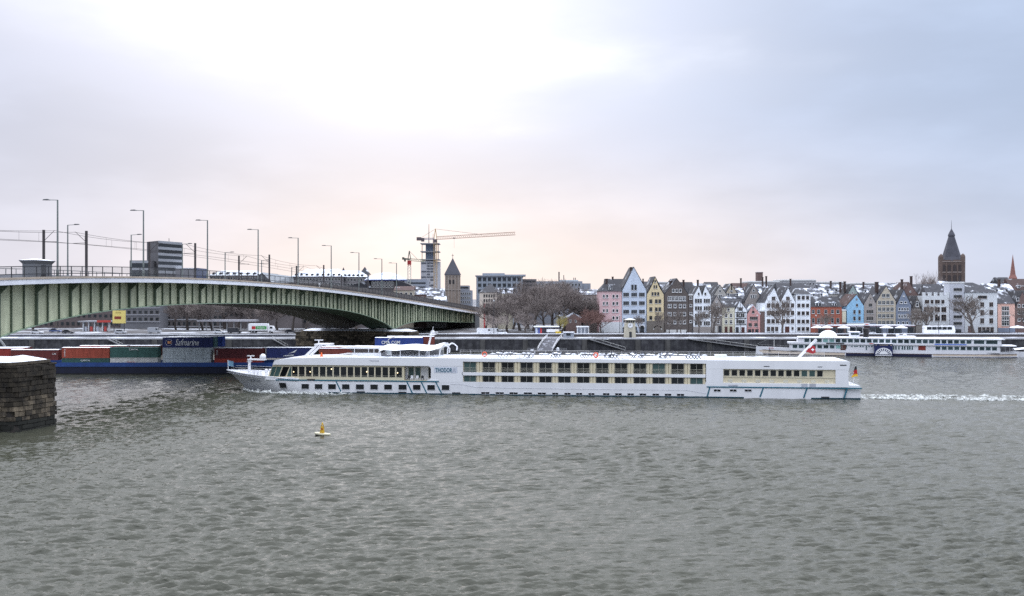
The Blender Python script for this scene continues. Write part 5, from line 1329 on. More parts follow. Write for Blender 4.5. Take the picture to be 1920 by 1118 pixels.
H('small taupe gabled house behind a bare tree', 1334, 1353.5, 573, 'taupe', 'gable', (1343.5, 556), depth=10, wins=[(565, 568.5, [(1342, 1345)])] + [(y, y + 8, cols(1338, 1349, 2, .2)) for y in (575, 588, 600)], doors=[(1347.5, 1352, 612, DARK), (1341, 1345, 612, FRAME)])
H('cream house with dark mansard roof left of the timbered one', 1354, 1377.5, 577, 'cream', 'ridge', 565, depth=8, wins=[(578.5, 584, [(1363.5, 1368)])] + [(y, y + 7.5, [(1359, 1364), (1368, 1373)]) for y in (588.5, 600.5)], doors=[(1359, 1364, 613, mat('door_wood', (.08, .03, .025), .6)), (1368, 1373, 613, mat('door_wood', None))])
H('black and white half-timbered house with steep gable', 1378, 1400, 582, 'white', 'gable', (1387.5, 566), depth=9, wins=[(579, 583.5, [(1385, 1391)]), (588, 595.5, cols(1380.5, 1395.5, 4, .15)), (600.5, 607.5, cols(1380.5, 1395.5, 4, .15))], frame=FDK, sills=False,
  beams=[(1379, 586.5, 1399, 586.5), (1379, 597.5, 1399, 597.5), (1379, 609.5, 1399, 609.5), (1381, 578, 1394, 578), (1383.5, 574, 1383.5, 586), (1392, 574, 1392, 586), (1388, 567, 1388, 578), (1380, 597.5, 1384, 600.5), (1397, 586.5, 1397, 609.5)], doors=[(1379.5, 1385, 614, DARK), (1390, 1396, 614, mat('door_wood', None))])
H('small rose pink house with pointed gable', 1401, 1425.5, 590, 'rose', 'gable', (1412, 573), depth=9, roof=SLATES, wins=[(576.5, 579.5, [(1411, 1413)]), (583, 588, [(1410, 1414.5)]), (594.5, 600.5, cols(1406, 1420.5, 4, .12)), (606.5, 613, [(1403.5, 1409.5), (1414.5, 1420.5)])], doors=[(1402.5, 1408.5, 618, GLASS), (1410, 1413.5, 617.5, DARK), (1416, 1422, 618, GLASS)], frame=FDK)
H('dark narrow lean-to between the rose house and the white gables', 1426, 1433.5, 585, 'brick', 'flat', depth=8)
H('broad white house with twin pointed gables and a bare tree in front', 1434, 1491.5, 568, 'white', 'double', ((1451.5, 541), (1477.5, 541)), depth=14, wins=[(557, 564, [(1447, 1453.5), (1474, 1480.5)])] + [(y, y + 8, cols(1438, 1461, 3, .25) + cols(1466, 1489, 3, .25)) for y in (569.5, 583.5, 599)] + [(613.5, 622, cols(1438, 1459, 3, .25)), (614, 619, [(1484, 1488)])], frame=mat('brown_window_frame', (.16, .12, .10), .6), doors=[(1472, 1480, 613, mat('door_wood', None))])
H('plain white five-storey house beside the red house', 1492, 1519.5, 552, 'white', 'hip', ((1499, 541), (1512, 541)), depth=12, wins=[(y, y + 7, cols(1495, 1517, 3, .3)) for y in (555.5, 570, 584.5, 600, 614)], frame=mat('brown_window_frame', None))
H('low brick-red house with dark mansard roof and white dormers', 1520, 1578.5, 576, 'red', 'ridge', 556.5, depth=12, dormers=[(1530, 1540.5, 566, 575.5), (1561, 1569, 567, 575.5)], wins=[(581.5, 588.5, [(a, a + 5.5) for a in (1522, 1532, 1545.5, 1558, 1568)]), (597, 606.5, [(a, a + 5.5) for a in (1522, 1532, 1545.5, 1558, 1568)])], frame=mat('grey_window_frame', (.35, .36, .36), .6), beams=[])
H('cream sliver of a house wedged between red and blue houses', 1579, 1586.5, 584, 'cream', 'flat', depth=10, doors=[(1579.5, 1586, 605, 'brick')])
H('sky blue house with pointed gable and brown side roof', 1588, 1619.5, 574, 'sky', 'gable', (1606, 553.5), depth=12, roof=TILE, wins=[(560.5, 563, [(1605, 1607.5)]), (570.5, 575.5, [(1605, 1608.5)]), (582, 589, [(1600, 1604), (1609.5, 1613.5)]), (594, 601.5, [(1600, 1604), (1609.5, 1613.5)])], frame=mat('brown_window_frame', None), band=(606, 'offwhite'), doors=[(1600, 1613, 607, GLASS), (1592, 1597.5, 607, 'rose')])
H('taupe gabled house between the blue and the beige gables', 1620, 1643, 571, 'taupe', 'gable', (1632, 551), depth=11, wins=[(559.5, 563, [(1631, 1633.5)]), (570, 576, [(1629, 1635)]), (582, 588.5, cols(1625, 1637, 3, .2)), (594.5, 601.5, cols(1625, 1637, 3, .2))], frame=FDK, band=(607, 'slate_blue'))
H('wide beige gabled house with four windows per storey', 1643.5, 1679.5, 566, 'beige', 'gable', (1661.5, 537.5), depth=14, chim=[(1648, 1653, 530, 545)], wins=[(551.5, 558, cols(1653.5, 1668, 2, .2))] + [(y, y + 7, cols(1646, 1675.5, 4, .22)) for y in (564.5, 577, 589.5, 602)], frame=mat('grey_window_frame', None), band=(611, 'slate_blue'))
H('blue-grey slated house with steep gable beside the beige one', 1680, 1708.5, 574, 'slate_blue', 'gable', (1694.5, 545), depth=13, chim=[(1697, 1699.5, 525, 540)], wins=[(554, 557, [(1693, 1696)]), (565.5, 570, [(1687, 1692.5), (1695, 1700.5)]), (577.5, 583.5, cols(1684, 1704, 4, .25)), (590, 597, cols(1684, 1704, 4, .25)), (603.5, 609, [(1682.5, 1686.5), (1691, 1696), (1699, 1703)])])
H('narrow half-timbered house with A-shaped gable', 1709, 1729.5, 585, 'timber', 'gable', (1719.5, 557), depth=10, wins=[(566, 576, [(1717, 1722)]), (588.5, 594.5, cols(1712, 1727, 4, .2)), (602.5, 608.5, cols(1712, 1727, 4, .2))], beams=[(1709, 585.5, 1729, 585.5), (1709, 598, 1729, 598), (1712, 578, 1727, 578), (1711, 585, 1718.5, 561), (1728, 585, 1720.5, 561)])
H('white house with stepped battlements below a dark hipped roof', 1730, 1780, 555, 'offwhite', 'crenel', 5, depth=12, wins=[(563, 570, [(1734, 1742), (1745, 1750), (1753, 1762), (1765, 1770.5)]), (576.5, 586, [(1732, 1742), (1744, 1750), (1753, 1762), (1765, 1774)]), (590.5, 602.5, [(1732, 1741), (1744, 1749), (1753, 1762), (1765, 1774)]), (610, 617, cols(1732, 1776, 4, .3))], frame=mat('brown_window_frame', None), doors=[(1732, 1738, 613, DARK)])
H('tall narrow white block with stacked balconies', 1780.5, 1808.5, 532, 'pale', 'flat', depth=5, wins=[(y, y + 5.5, [(1788, 1803.5)]) for y in (541, 554, 566.5, 579.5, 592, 604.5)], mull=(.33, .66), frame=FDK, doors=[(1785, 1802, 618, GLASS)])
H('broad white house with dark hipped roof beside the balcony block', 1809, 1870, 549, 'offwhite', 'hip', ((1823, 530), (1839, 530)), depth=14, wins=[(555, 561, [(1833.5, 1850.5)]), (567.5, 576, [(1820, 1828), (1838, 1845), (1855, 1862)]), (582, 591.5, [(1820, 1828), (1838, 1845), (1855, 1862)]), (597.5, 607, [(1838, 1845), (1855, 1862)]), (614, 627, cols(1834, 1863, 4, .2))], frame=mat('brown_window_frame', None), doors=[(1815, 1824, 612, mat('door_brick', (.3, .1, .06), .7))])
H('peach house with one tall glazed bay and a dark roof', 1871, 1903, 570, 'peach', 'ridge', 547, depth=12, wins=[(575, 583, [(1878, 1892)]), (584.5, 592, [(1878, 1892)]), (593.5, 601, [(1878, 1892)]), (602, 611.5, [(1878, 1892)])], mull=(.33, .66), frame=FRAME, band=(615.5, 'slate_blue'), doors=[(1873, 1900, 617, GLASS)])
H('dark red-brown gabled house at the right edge of the row', 1903.5, 1932, 580, 'brick', 'gable', (1917, 548), depth=12, wins=[(559, 565, [(1905.5, 1910.5)])] + [(y, y + 6, cols(1908, 1929, 3, .4)) for y in (571, 584, 597)])
H('grey gabled house just past the right edge', 1932.5, 1975, 575, 'grey', 'gable', (1953, 545), depth=12, wins=[(y, y + 6, cols(1936, 1971, 4, .4)) for y in (580, 592, 604)])
# second row: gables and roofs rising behind the riverfront
GB = 'houses rising behind the riverfront row'
def K(label, x0, x1, eave, wall, shape, apex, Y, **k): return house('town_house', label, x0, x1, eave, wall, shape, apex, Y=Y, group=GB, sills=False, **k)
K('pale house with stepped gable and round window behind the taupe one', 1336, 1366, 558, 'dirty', 'gable', (1350, 536), 383, wins=[(544, 549, [(1348, 1352)]), (553, 560, [(1347, 1354)])])
K('yellowish gable peeking out behind the cream house', 1362, 1381, 549, 'beige', 'gable', (1371, 534), 385, wins=[(545, 548, [(1368, 1374)])])
K('tall grey-brown gable rising behind the rose pink house', 1397, 1430, 566, 'taupe', 'gable', (1413.5, 534), 378, depth=10, wins=[(543, 548, [(1411, 1415.5)]), (553, 560, cols(1407, 1419, 3, .15))])
K('sage green gable rising behind the sky blue house', 1580, 1617, 569, 'sage', 'gable', (1599.5, 536), 378, depth=10, wins=[(548, 552, [(1597, 1600.5)])], chim=[(1580, 1582.5, 530, 545), (1588.5, 1591, 529, 545)])
K('red tiled steep roof behind the blue-grey slated house', 1690, 1722, 556, 'brick', 'gable', (1704, 531), 380, roof=TILE, chim=[(1714, 1717, 519, 535)], wins=[(546, 549, [(1705, 1708)])])
K('dark roofed house behind the battlements', 1737, 1779, 553, 'brick', 'hip', ((1742, 533), (1772, 533)), 379, roof=SLATE)
for lab, x0, x1, e, ap, Y, r, ch in (
    ('wide dark roof behind the pink and icy houses', 1136, 1186, 545, 523, 384, SLATE, [(1149, 1152, 520, 526)]), ('roof showing between the icy and yellow gables', 1196, 1222, 549, 528, 384, SLATE, [(1207, 1209, 524, 530)]),
    ('snowy roof behind the yellow gable', 1222, 1262, 552, 534, 390, SLATES, [(1233, 1235, 529, 536)]), ('teal-grey roof behind the brown gable', 1278, 1304, 553, 529, 388, SLATE, [(1283, 1286, 526, 535)]),
    ('roof above the twin white gables with a chimney', 1304, 1338, 553, 532, 395, SLATES, [(1310, 1313, 526, 534)]), ('dark roof line above the stepped gable', 1326, 1352, 548, 529, 405, SLATE, []),
    ('low snowy roof behind the timbered house', 1352, 1400, 560, 541, 382, SLATES, [(1374, 1376, 533, 545)]), ('long brown roof behind the yellowish gable', 1378, 1410, 548, 531, 398, TILE, [(1392, 1394, 523, 534)]),
    ('snowy roof with two chimneys above the grey-brown gable', 1416, 1446, 552, 533, 396, SLATES, [(1433, 1435, 521, 534), (1440, 1442, 519, 534)]), ('big dark roof above the plain white house', 1462, 1526, 549, 531, 390, SLATE, [(1486, 1488, 524, 532)]),
    ('snow-streaked roof above the red house, front one', 1514, 1556, 560, 541, 384, SLATES, []), ('snow-streaked roof above the red house, rear one', 1540, 1584, 552, 533, 400, SLATES, [(1562, 1564, 528, 536)]),
    ('roof between sage green and beige gables', 1612, 1650, 553, 535, 392, SLATES, [(1624, 1626, 530, 537)]), ('snowy roof above the beige gable', 1656, 1692, 552, 531, 396, SLATES, []),
    ('dim roof behind the red tiled one', 1716, 1742, 552, 533, 394, SLATE, []), ('snowy roof left of the town hall tower foot', 1774, 1790, 545, 527, 392, SLATES, []),
    ('long snowy roof above the peach house', 1855, 1908, 552, 532, 392, SLATES, [(1880, 1883, 525, 534)]), ('dark hipped roof under the thin spire', 1878, 1904, 540, 520, 430, SLATE, []),
    ('dark gabled roof at the right edge above the brick house', 1900, 1940, 545, 523, 400, TILE, [])):
    K(lab, x0, x1, e, rnd.choice(('dirty', 'taupe', 'grey', 'brick')), 'ridge', ap, Y, roof=r, chim=ch, depth=14, dormers=[(x0 + (x1 - x0) * f, x0 + (x1 - x0) * f + 4, e - 9, e - 4) for f in (.25, .6)] if x1 - x0 > 30 else [])
# far skyline strip of flat roofs
for i, (lab, x0, x1, y0, Y) in enumerate((('grey flat block far behind the twin white gables', 1406, 1462, 530, 470), ('long flat-roofed block far behind the plain white house', 1466, 1530, 527, 480), ('low flat block far behind the red house', 1532, 1586, 531, 490),
        ('pale flat block far behind the beige gable', 1606, 1690, 533, 500), ('blurred block far behind the icy gable', 1196, 1260, 531, 520), ('blurred block far behind the brown gable', 1258, 1330, 534, 520))):
    house('city_block', lab, x0, x1, y0, 'grey', 'flat', Y=Y, depth=16, sills=False, tiny=True, cat='building', wins=[(y0 + 4, y0 + 8, cols(x0 + 3, x1 - 3, int((x1 - x0) / 6), .35))], group='far city blocks')
t = house('brick_tower', 'plain brown square tower standing above the old roofs', 1420, 1430.5, 512.5, 'brick', 'plain', Y=520, depth=4, cat='tower')

# ------------------------------------------------------------------ town hall tower
YT = 470.0
tx = X_(1785, YT); w = (X_(1809.5, YT) - X_(1760, YT)) / 2 * .84
TST = mat('tower_stone', (0.125, 0.092, 0.078), 0.9, 0.25, 0.3, streak=0.2); TSP = mat('tower_slate', (0.055, 0.055, 0.068), 0.7, 0.2, 0.4)
t = thing('town_hall_tower', 'tall dark gothic town hall tower with steep slate spire', 'tower', (tx, YT, ZP), -0.40)
m = MB().box(tx - w, tx + w, YT, YT + 2 * w, ZP, Z_(492, YT)); m.build('shaft', TST, t, True)
zt = Z_(480, YT); yc = YT + w
for z in (Z_(492, YT), Z_(512, YT), Z_(532, YT)): MB().box(tx - w - .25, tx + w + .25, YT - .25, YT + 2 * w + .25, z, z + .5).build('cornice', mat('tower_trim', (0.24, 0.20, 0.18), 0.9), t, True)
m = MB().box(tx - w + .4, tx + w - .4, YT + .4, YT + 2 * w - .4, Z_(492, YT) + .5, Z_(488, YT)); m.build('parapet', TST, t, True)
for sx in (-1, 1):
    for sy in (-1, 1):
        MB().lathe([(1.0, ZP + 18), (1.1, Z_(492, YT)), (1.1, Z_(482, YT)), (.85, Z_(479, YT)), (.35, Z_(477, YT)), (.02, Z_(476, YT))], 8, (tx + sx * (w - .6), yc + sy * (w - .6), 0)).build('corner_turret', TST, t, True)
n8 = 8
MB().lathe([(w * .98, Z_(489.5, YT)), (w * .80, Z_(482, YT)), (w * .26, Z_(443, YT)), (w * .31, Z_(441.5, YT)), (w * .26, Z_(438, YT)), (.12, Z_(428, YT))], 8, (tx, yc, 0)).build('spire', TSP, t, True)
MB().tube((tx, yc, Z_(430, YT)), (tx, yc, Z_(412, YT)), .14, .04, 6).build('finial', DARK, t, True)
for z0, z1 in ((Z_(511, YT), Z_(496, YT)), (Z_(531, YT), Z_(515, YT))):
    for k in range(4):
        a = tx - w + 1.9 + k * (2 * w - 3.8) / 3 - .75
        poly = [(a, z0), (a + 1.5, z0), (a + 1.5, z1 - .8), (a + .75, z1), (a, z1 - .8)]
        MB().prism(poly, YT - .08, YT).build('lancet_window', mat('lancet_shade', (0.05, 0.04, 0.04), 0.8), t, True)
for k in range(5):
    a = tx - w + .2 + k * (2 * w - 1.0) / 4
    MB().box(a, a + .55, YT - .3, YT - .001, ZP + 12, Z_(493, YT)).build('buttress', TST, t, True)
for k in range(3): MB().lathe([(.45, 0), (.45, .9), (.05, 1.5)], 6, (tx - 2 + 2 * k, YT + w * .42, Z_(484, YT))).build('spire_dormer', TSP, t, True)
# thin spire at the right
YT2 = 600.0; x = X_(1899, YT2)
t = thing('church_spire', 'thin reddish needle spire at the right edge of the skyline', 'spire', (x, YT2, ZP))
MB().lathe([(2.6, ZP), (2.6, Z_(522, YT2)), (1.7, Z_(516, YT2)), (.05, Z_(478, YT2))], 8, (x, YT2, 0)).build('spire', mat('spire_copper', (0.22, 0.10, 0.08), 0.7), t, True)

# ------------------------------------------------------------------ skyline over the bridge
def block(name, label, x0, x1, y0, Y, m_, depth=20, cat='building', base=None):
    t = thing(name, label, cat, ((X_(x0, Y) + X_(x1, Y)) / 2, Y, ZP)); MB().box(X_(x0, Y), X_(x1, Y), Y, Y + depth, ZP - .3, Z_(y0, Y)).build('wall', m_, t, True); return t
def strips(t, x0, x1, ys, Y, m_, name='window_band', d=.15):
    for y0, y1 in ys: MB().box(X_(x0, Y), X_(x1, Y), Y - d, Y - .003, Z_(y1, Y), Z_(y0, Y)).build(name, m_, t, True)
def panes(t, x0, x1, n, ys, Y, gap=.35, frame=FRAME):
    off = t.location
    for y0, y1 in ys:
        for a, b in cols(x0, x1, n, gap):
            w, h = X_(b, Y) - X_(a, Y), Z_(y0, Y) - Z_(y1, Y)
            window('window', w, h, .1, .12, GLASS, frame, t, (X_(a, Y) - off.x, Y - off.y, Z_(y1, Y) - off.z))
CBG = mat('tower_block_concrete', (0.115, 0.11, 0.115), 0.85, 0.15, 0.2, streak=.15); CBL = mat('light_concrete_band', (0.30, 0.31, 0.33), 0.8, 0.1, 0.2)
YA = 430.0
t = thing('office_tower', 'dark concrete office tower with pale bands above the bridge', 'office tower', (X_(290, YA), YA, ZP), 0)
xa, xb, xc = X_(261, YA), X_(297, YA), X_(321, YA)
MB().add([(xa, YA + 9, ZP), (xb, YA, ZP), (xc, YA + 14, ZP), (xa + 5, YA + 24, ZP), (xa, YA + 9, Z_(452, YA)), (xb, YA, Z_(452, YA)), (xc, YA + 14, Z_(453, YA)), (xa + 5, YA + 24, Z_(452, YA))],
         [(0, 1, 5, 4), (1, 2, 6, 5), (2, 3, 7, 6), (3, 0, 4, 7), (4, 5, 6, 7)]).build('wall', CBG, t, True)
for k in range(6):
    z = Z_(452 + k * 11.2, YA); n = Vector((14, -(xc - xb))).normalized() * .25
    q = [(xb - .1 + n.x, YA + n.y), (xc + n.x, YA + 14 + n.y), (xc, YA + 14), (xb - .1, YA)]
    MB().prismz(q, z - 1.25, z).build('spandrel_band', CBL, t, True)
    q = [(xb + n.x * .2, YA + n.y * .2), (xc + n.x * .2, YA + 14 + n.y * .2), (xc, YA + 14), (xb, YA)]
    if k < 5:
        g = MB().prismz([(p[0], p[1]) for p in q], z - 2.75, z - 1.26); g.build('window_band', GLASS, t, True)
MB().box(xa + 10, xa + 10.2, YA + 10, YA + 10.2, Z_(452, YA), Z_(445, YA)).build('roof_aerial', DARK, t, True)
t = block('office_wing', 'lower banded office wing left of the concrete tower', 243, 280, 489, 425, CBG, 8); strips(t, 246, 280, ((489.5, 494), (503, 507)), 425, CBL); strips(t, 246, 280, ((495, 502), (508, 520)), 425, GLASS, d=.1)
t = block('flat_building', 'long low grey flat building right of the concrete tower', 300, 363, 504, 440, mat('grey_cladding', (0.20, 0.195, 0.21), 0.8, .1), 15); MB().box(X_(363.2, 440), X_(369, 440), 440.5, 455, ZP, Z_(503, 440)).build('stair_core', mat('blue_cladding', (0.07, 0.09, 0.16), .6), t, True)
MB().box(X_(300, 440), X_(363, 440), 440, 455, Z_(504, 440) + .002, Z_(503, 440)).build('roof_snow', SNOW, t, True)
def big_roof(label, x0, x1, e, r0, r1, ap, Y, wall, roof, depth=24, ndorm=0, wins=True):
    t = thing('city_building', label, 'building', ((X_(x0, Y) + X_(x1, Y)) / 2, Y, ZP))
    MB().box(X_(x0, Y), X_(x1, Y), Y, Y + depth, ZP - .3, Z_(e, Y)).build('wall', wall, t, True)
    r = MB(); hip(r, X_(x0, Y), X_(x1, Y), Z_(e, Y) + .01, X_(r0, Y), X_(r1, Y), Z_(ap, Y), Y, Y + depth, .6); r.build('roof', roof, t, True)
    for k in range(ndorm):
        x = X_(x0 + (x1 - x0) * (k + .5) / ndorm, Y); z = Z_(e, Y) + .3
        MB().prism([(x - .55, z), (x + .55, z), (x + .55, z + .8), (x, z + 1.3), (x - .55, z + .8)], Y + .6, Y + 5).build('dormer', SLATE, t, True)
        MB().box(x - .38, x + .38, Y + .52, Y + .6, z + .1, z + .8).build('dormer_window', GLASS, t, True)
    if wins: panes(t, x0 + 2, x1 - 2, max(3, int((x1 - x0) / 6)), ((e + 3, e + 8), (e + 12, e + 17)), Y)
    return t
SNR = mat('snow_blue_roof', (0.42, 0.46, 0.54), 0.85, .1, .3, c2=(0.72, .75, .80), c2amt=.55, c2scale=.2)
BRW = mat('brown_facade', (0.13, 0.10, 0.09), .85, .15, .3)
big_roof('brown building with snowy bluish hipped roof above the bridge deck', 393, 482, 517, 405, 470, 507, 455, BRW, SNR, 20, 7)
t = thing('gabled_hall', 'dark gabled hall with long grey roof above the bridge', 'hall', (X_(491, 440), 440, ZP))
MB().prism([(X_(474, 440), ZP), (X_(508, 440), ZP), (X_(508, 440), Z_(529, 440)), (X_(490.5, 440), Z_(511.5, 440)), (X_(474, 440), Z_(529, 440))], 440, 470).build('gable_wall', mat('dark_gable', (0.05, .05, .055), .8), t, True)
MB().add([(X_(490.5, 440), 439.7, Z_(511, 440)), (X_(549, 470), 470, Z_(519, 470)), (X_(551, 468), 468, Z_(532, 468)), (X_(510, 440), 439.7, Z_(530, 440))], [(3, 2, 1, 0)]).build('roof', mat('zinc_roof', (0.24, .26, .28), .5, .15), t, True)
big_roof('large building with snowy mansard roof and many dormers', 549, 640, 519, 565, 628, 504, 490, mat('grey_stone_facade', (.18, .17, .175), .85, .15), SNR, 26, 9)
big_roof('snowy mansard wing with dormers stepping down to the right', 618, 682, 520, 622, 668, 507, 498, mat('grey_stone_facade', None), SNR, 24, 8)
for lab, px, y0, y1, Y in (('small dark pointed turret roof above the snowy mansard wing', 644, 504, 513, 520), ('larger dark pointed turret roof beside the octagonal hall', 684, 503, 516, 520)):
    t = thing('turret', lab, 'turret', (X_(px, Y), Y, ZP)); MB().lathe([(2.6 if px > 660 else 1.6, ZP), (2.6 if px > 660 else 1.6, Z_(y1 + 1, Y))], 8, (X_(px, Y), Y, 0)).build('wall', BRW, t, True)
    MB().lathe([(3.6 if px > 660 else 2.0, Z_(y1, Y)), (1.4 if px > 660 else .8, Z_(y0 + 4, Y)), (.05, Z_(y0 - 2, Y))], 8, (X_(px, Y), Y, 0)).build('roof', SLATE, t, True)
t = thing('market_hall', 'wide octagonal hall with snowy tent roof and blue eaves', 'hall', (X_(717, 450), 455, ZP)); R = (X_(758, 450) - X_(676, 450)) / 2
hx = X_(717, 450)
MB().lathe([(R * .88, ZP), (R * .88, Z_(524, 450))], 8, (hx, 462, 0)).build('wall', mat('hall_wall', (.13, .12, .12), .8), t, True)
MB().lathe([(R, Z_(525, 450)), (R, Z_(524, 450)), (R * .52, Z_(513.5, 450)), (R * .2, Z_(511, 450)), (R * .05, Z_(510.5, 450))], 8, (hx, 462, 0)).build('roof', SNR, t, True)
MB().lathe([(R * 1.02, Z_(526.5, 450)), (R * 1.02, Z_(525.1, 450))], 8, (hx, 462, 0)).build('eaves', mat('eaves_blue', (.05, .07, .20), .5), t, True)
for sx, d in ((-1, 46), (1, 36)):
    MB().prism([(hx + sx * R * .7, Z_(526, 450)), (hx + sx * (R * .7 + d * .26), Z_(540, 450)), (hx + sx * R * .55, Z_(540, 450))][::-sx], 452, 470).build('side_roof', SLATE, t, True)
panes(t, 697, 737, 8, ((529, 534), (536, 540)), 451)
t = block('grey_block', 'grey flat block behind the small crane', 757, 800, 524, 520, mat('bluish_concrete', (.26, .28, .32), .8, .1), 16); strips(t, 760, 798, ((530, 533), (538, 541)), 520, GLASS, d=.08)
# tower under construction
YC = 560.0
t = thing('tower_under_construction', 'square grey tower being rebuilt with platforms round its bare core', 'tower', (X_(806, YC), YC, ZP))
x0, x1, x2 = X_(789, YC), X_(813, YC), X_(824, YC)
MB().add([(x0, YC, ZP), (x1, YC, ZP), (x2, YC + 9, ZP), (x0, YC + 12, ZP), (x0, YC, Z_(490, YC)), (x1, YC, Z_(490, YC)), (x2, YC + 9, Z_(490.5, YC)), (x0, YC + 12, Z_(490, YC))], [(0, 1, 5, 4), (1, 2, 6, 5), (2, 3, 7, 6), (3, 0, 4, 7), (4, 5, 6, 7)]).build('wall', mat('tower_cladding', (.40, .40, .42), .8, .2, .15, streak=.1), t, True)
rr = random.Random(9)
for k in range(9):
    y = 493 + k * 5.2
    for a, b in ((790, 799), (800.5, 806), (807, 812.5)):
        if rr.random() < .7: MB().box(X_(a, YC), X_(b, YC), YC - .2, YC - .003, Z_(y + 2.4, YC), Z_(y, YC)).build('window_band', mat('shaded_glazing', (.09, .095, .11), .4), t, True)
MB().box(X_(797.5, YC), X_(814.5, YC), YC + 2, YC + 8, Z_(490, YC), Z_(456.5, YC)).build('core', mat('core_concrete', (.17, .20, .26), .8, .1), t, True)
for y, a, b in ((457.5, 788.5, 823.5), (472.5, 788.5, 823.5), (487.5, 788.5, 824)):
    MB().box(X_(a, YC), X_(b, YC), YC - 1, YC + 10, Z_(y + .9, YC), Z_(y - .9, YC)).build('work_platform', mat('scaffold_grey', (.25, .25, .27), .7), t, True)
for px in (791.5, 819, 822):
    MB().tube((X_(px, YC), YC, Z_(489, YC)), (X_(px, YC), YC, Z_(457, YC)), .22, n=5).build('scaffold_post', mat('scaffold_orange', (.30, .17, .10), .7), t, True)
MB().tube((X_(803, YC), YC + 4, Z_(457, YC)), (X_(803, YC), YC + 4, Z_(420, YC)), .28, .12, 6).build('roof_mast', DARK, t, True)
MB().tube((X_(811, YC), YC + 4, Z_(457, YC)), (X_(811, YC), YC + 4, Z_(438, YC)), .2, .1, 6).build('roof_mast', DARK, t, True)
# tower cranes
def lattice(m, a, b, w, h, n):
    a, b = Vector(a), Vector(b); d = (b - a).normalized(); up = Vector((0, 0, 1)) if abs(d.z) < .9 else Vector((0, 1, 0))
    s = d.cross(up).normalized() * w / 2; u = s.cross(d).normalized() * h / 2
    cs = [s + u, s - u, -s - u, -s + u]
    for c in cs: m.tube(a + c, b + c, .13, n=4)
    for k in range(n):
        p, q = a.lerp(b, k / n), a.lerp(b, (k + 1) / n)
        for i in range(4): m.tube(p + cs[i], q + cs[(i + 1) % 4], .08, n=3, cap=False)
YK = 556.0; CRY = mat('crane_yellow', (.42, .27, .10), .6, .15); CRD = mat('crane_counterweight', (.10, .08, .085), .8)
x = X_(817, YK)
t = thing('tower_crane', 'big yellow tower crane with long jib pointing right beside the tower', 'crane', (x, YK - 2, ZP))
m = MB(); lattice(m, (x, YK - 2, ZP), (x, YK - 2, Z_(452, YK)), 1.8, 1.8, 34); m.build('mast', CRY, t, True)
m = MB(); lattice(m, (x + 1, YK - 2, Z_(447.5, YK)), (X_(966, YK), YK - 2, Z_(439, YK)), 1.4, 1.7, 40); m.build('jib', mat('crane_jib', (.36, .22, .15), .6), t, True)
m = MB(); lattice(m, (x - .6, YK - 2, Z_(449, YK)), (X_(783, YK), YK - 2, Z_(449, YK)), 1.4, .9, 10); m.build('counter_jib', mat('counter_jib_blue', (.16, .17, .24), .6), t, True)
MB().box(X_(782, YK), X_(790, YK), YK - 3, YK - 1, Z_(452, YK), Z_(446, YK)).box(X_(790.5, YK), X_(796, YK), YK - 3, YK - 1, Z_(454, YK), Z_(448, YK)).build('counterweight', CRD, t, True)
m = MB()
for sx in (-1, 1): m.tube((x + sx * .9, YK - 2, Z_(450, YK)), (x, YK - 2, Z_(430, YK)), .2, n=5)
m.build('tower_head', CRY, t, True)
MB().tube((x, YK - 2, Z_(430.5, YK)), (X_(905, YK), YK - 2, Z_(441, YK)), .1, n=4).tube((x, YK - 2, Z_(430.5, YK)), (X_(790, YK), YK - 2, Z_(447, YK)), .1, n=4).build('pendant', DARK, t, True)
MB().box(x - 1.1, x + .9, YK - 3.2, YK - .8, Z_(456, YK), Z_(449.8, YK)).build('cab', CRD, t, True)
MB().box(X_(850, YK), X_(854, YK), YK - 3, YK - 1, Z_(448.5, YK), Z_(446.8, YK)).tube((X_(852, YK), YK - 2, Z_(448, YK)), (X_(852, YK), YK - 2, Z_(466, YK)), .05, n=3).build('trolley', CRD, t, True)
YK = 520.0; x = X_(767.5, YK)
t = thing('tower_crane', 'small pale tower crane with red neck left of the tower', 'crane', (x, YK, ZP))
m = MB(); lattice(m, (x, YK, ZP), (x, YK, Z_(500, YK)), 1.7, 1.7, 18); m.build('mast', mat('crane_pale', (.50, .52, .45), .6), t, True)
m = MB(); lattice(m, (x, YK, Z_(500, YK)), (x, YK, Z_(489, YK)), 1.4, 1.4, 4); m.box(x - 1, x + 1, YK - 1, YK + 1, Z_(497, YK), Z_(489, YK)); m.build('neck', mat('crane_red', (.35, .03, .03), .6), t, True)
m = MB(); lattice(m, (x, YK, Z_(487.5, YK)), (X_(792, YK), YK + 9, Z_(488.5, YK)), 1.1, 1.2, 8); m.build('jib', mat('crane_green', (.30, .33, .22), .6), t, True)
MB().bar((x, YK, Z_(487, YK)), (X_(757, YK), YK - 3, Z_(486, YK)), 1, .8).box(X_(755.5, YK), X_(759, YK), YK - 4, YK - 2, Z_(488, YK), Z_(483.5, YK)).box(X_(759, YK), X_(762, YK), YK - 4, YK - 2, Z_(491.5, YK), Z_(487, YK)).build('counterweight', mat('crane_dark_green', (.08, .09, .07), .7), t, True)
m = MB()
for sx in (-1, 1): m.tube((x + sx * .8, YK, Z_(488, YK)), (x, YK, Z_(471, YK)), .25, n=5)
m.tube((x, YK, Z_(471.5, YK)), (X_(781, YK), YK + 5, Z_(486, YK)), .08, n=4); m.build('tower_head', mat('crane_dark_green', None), t, True)
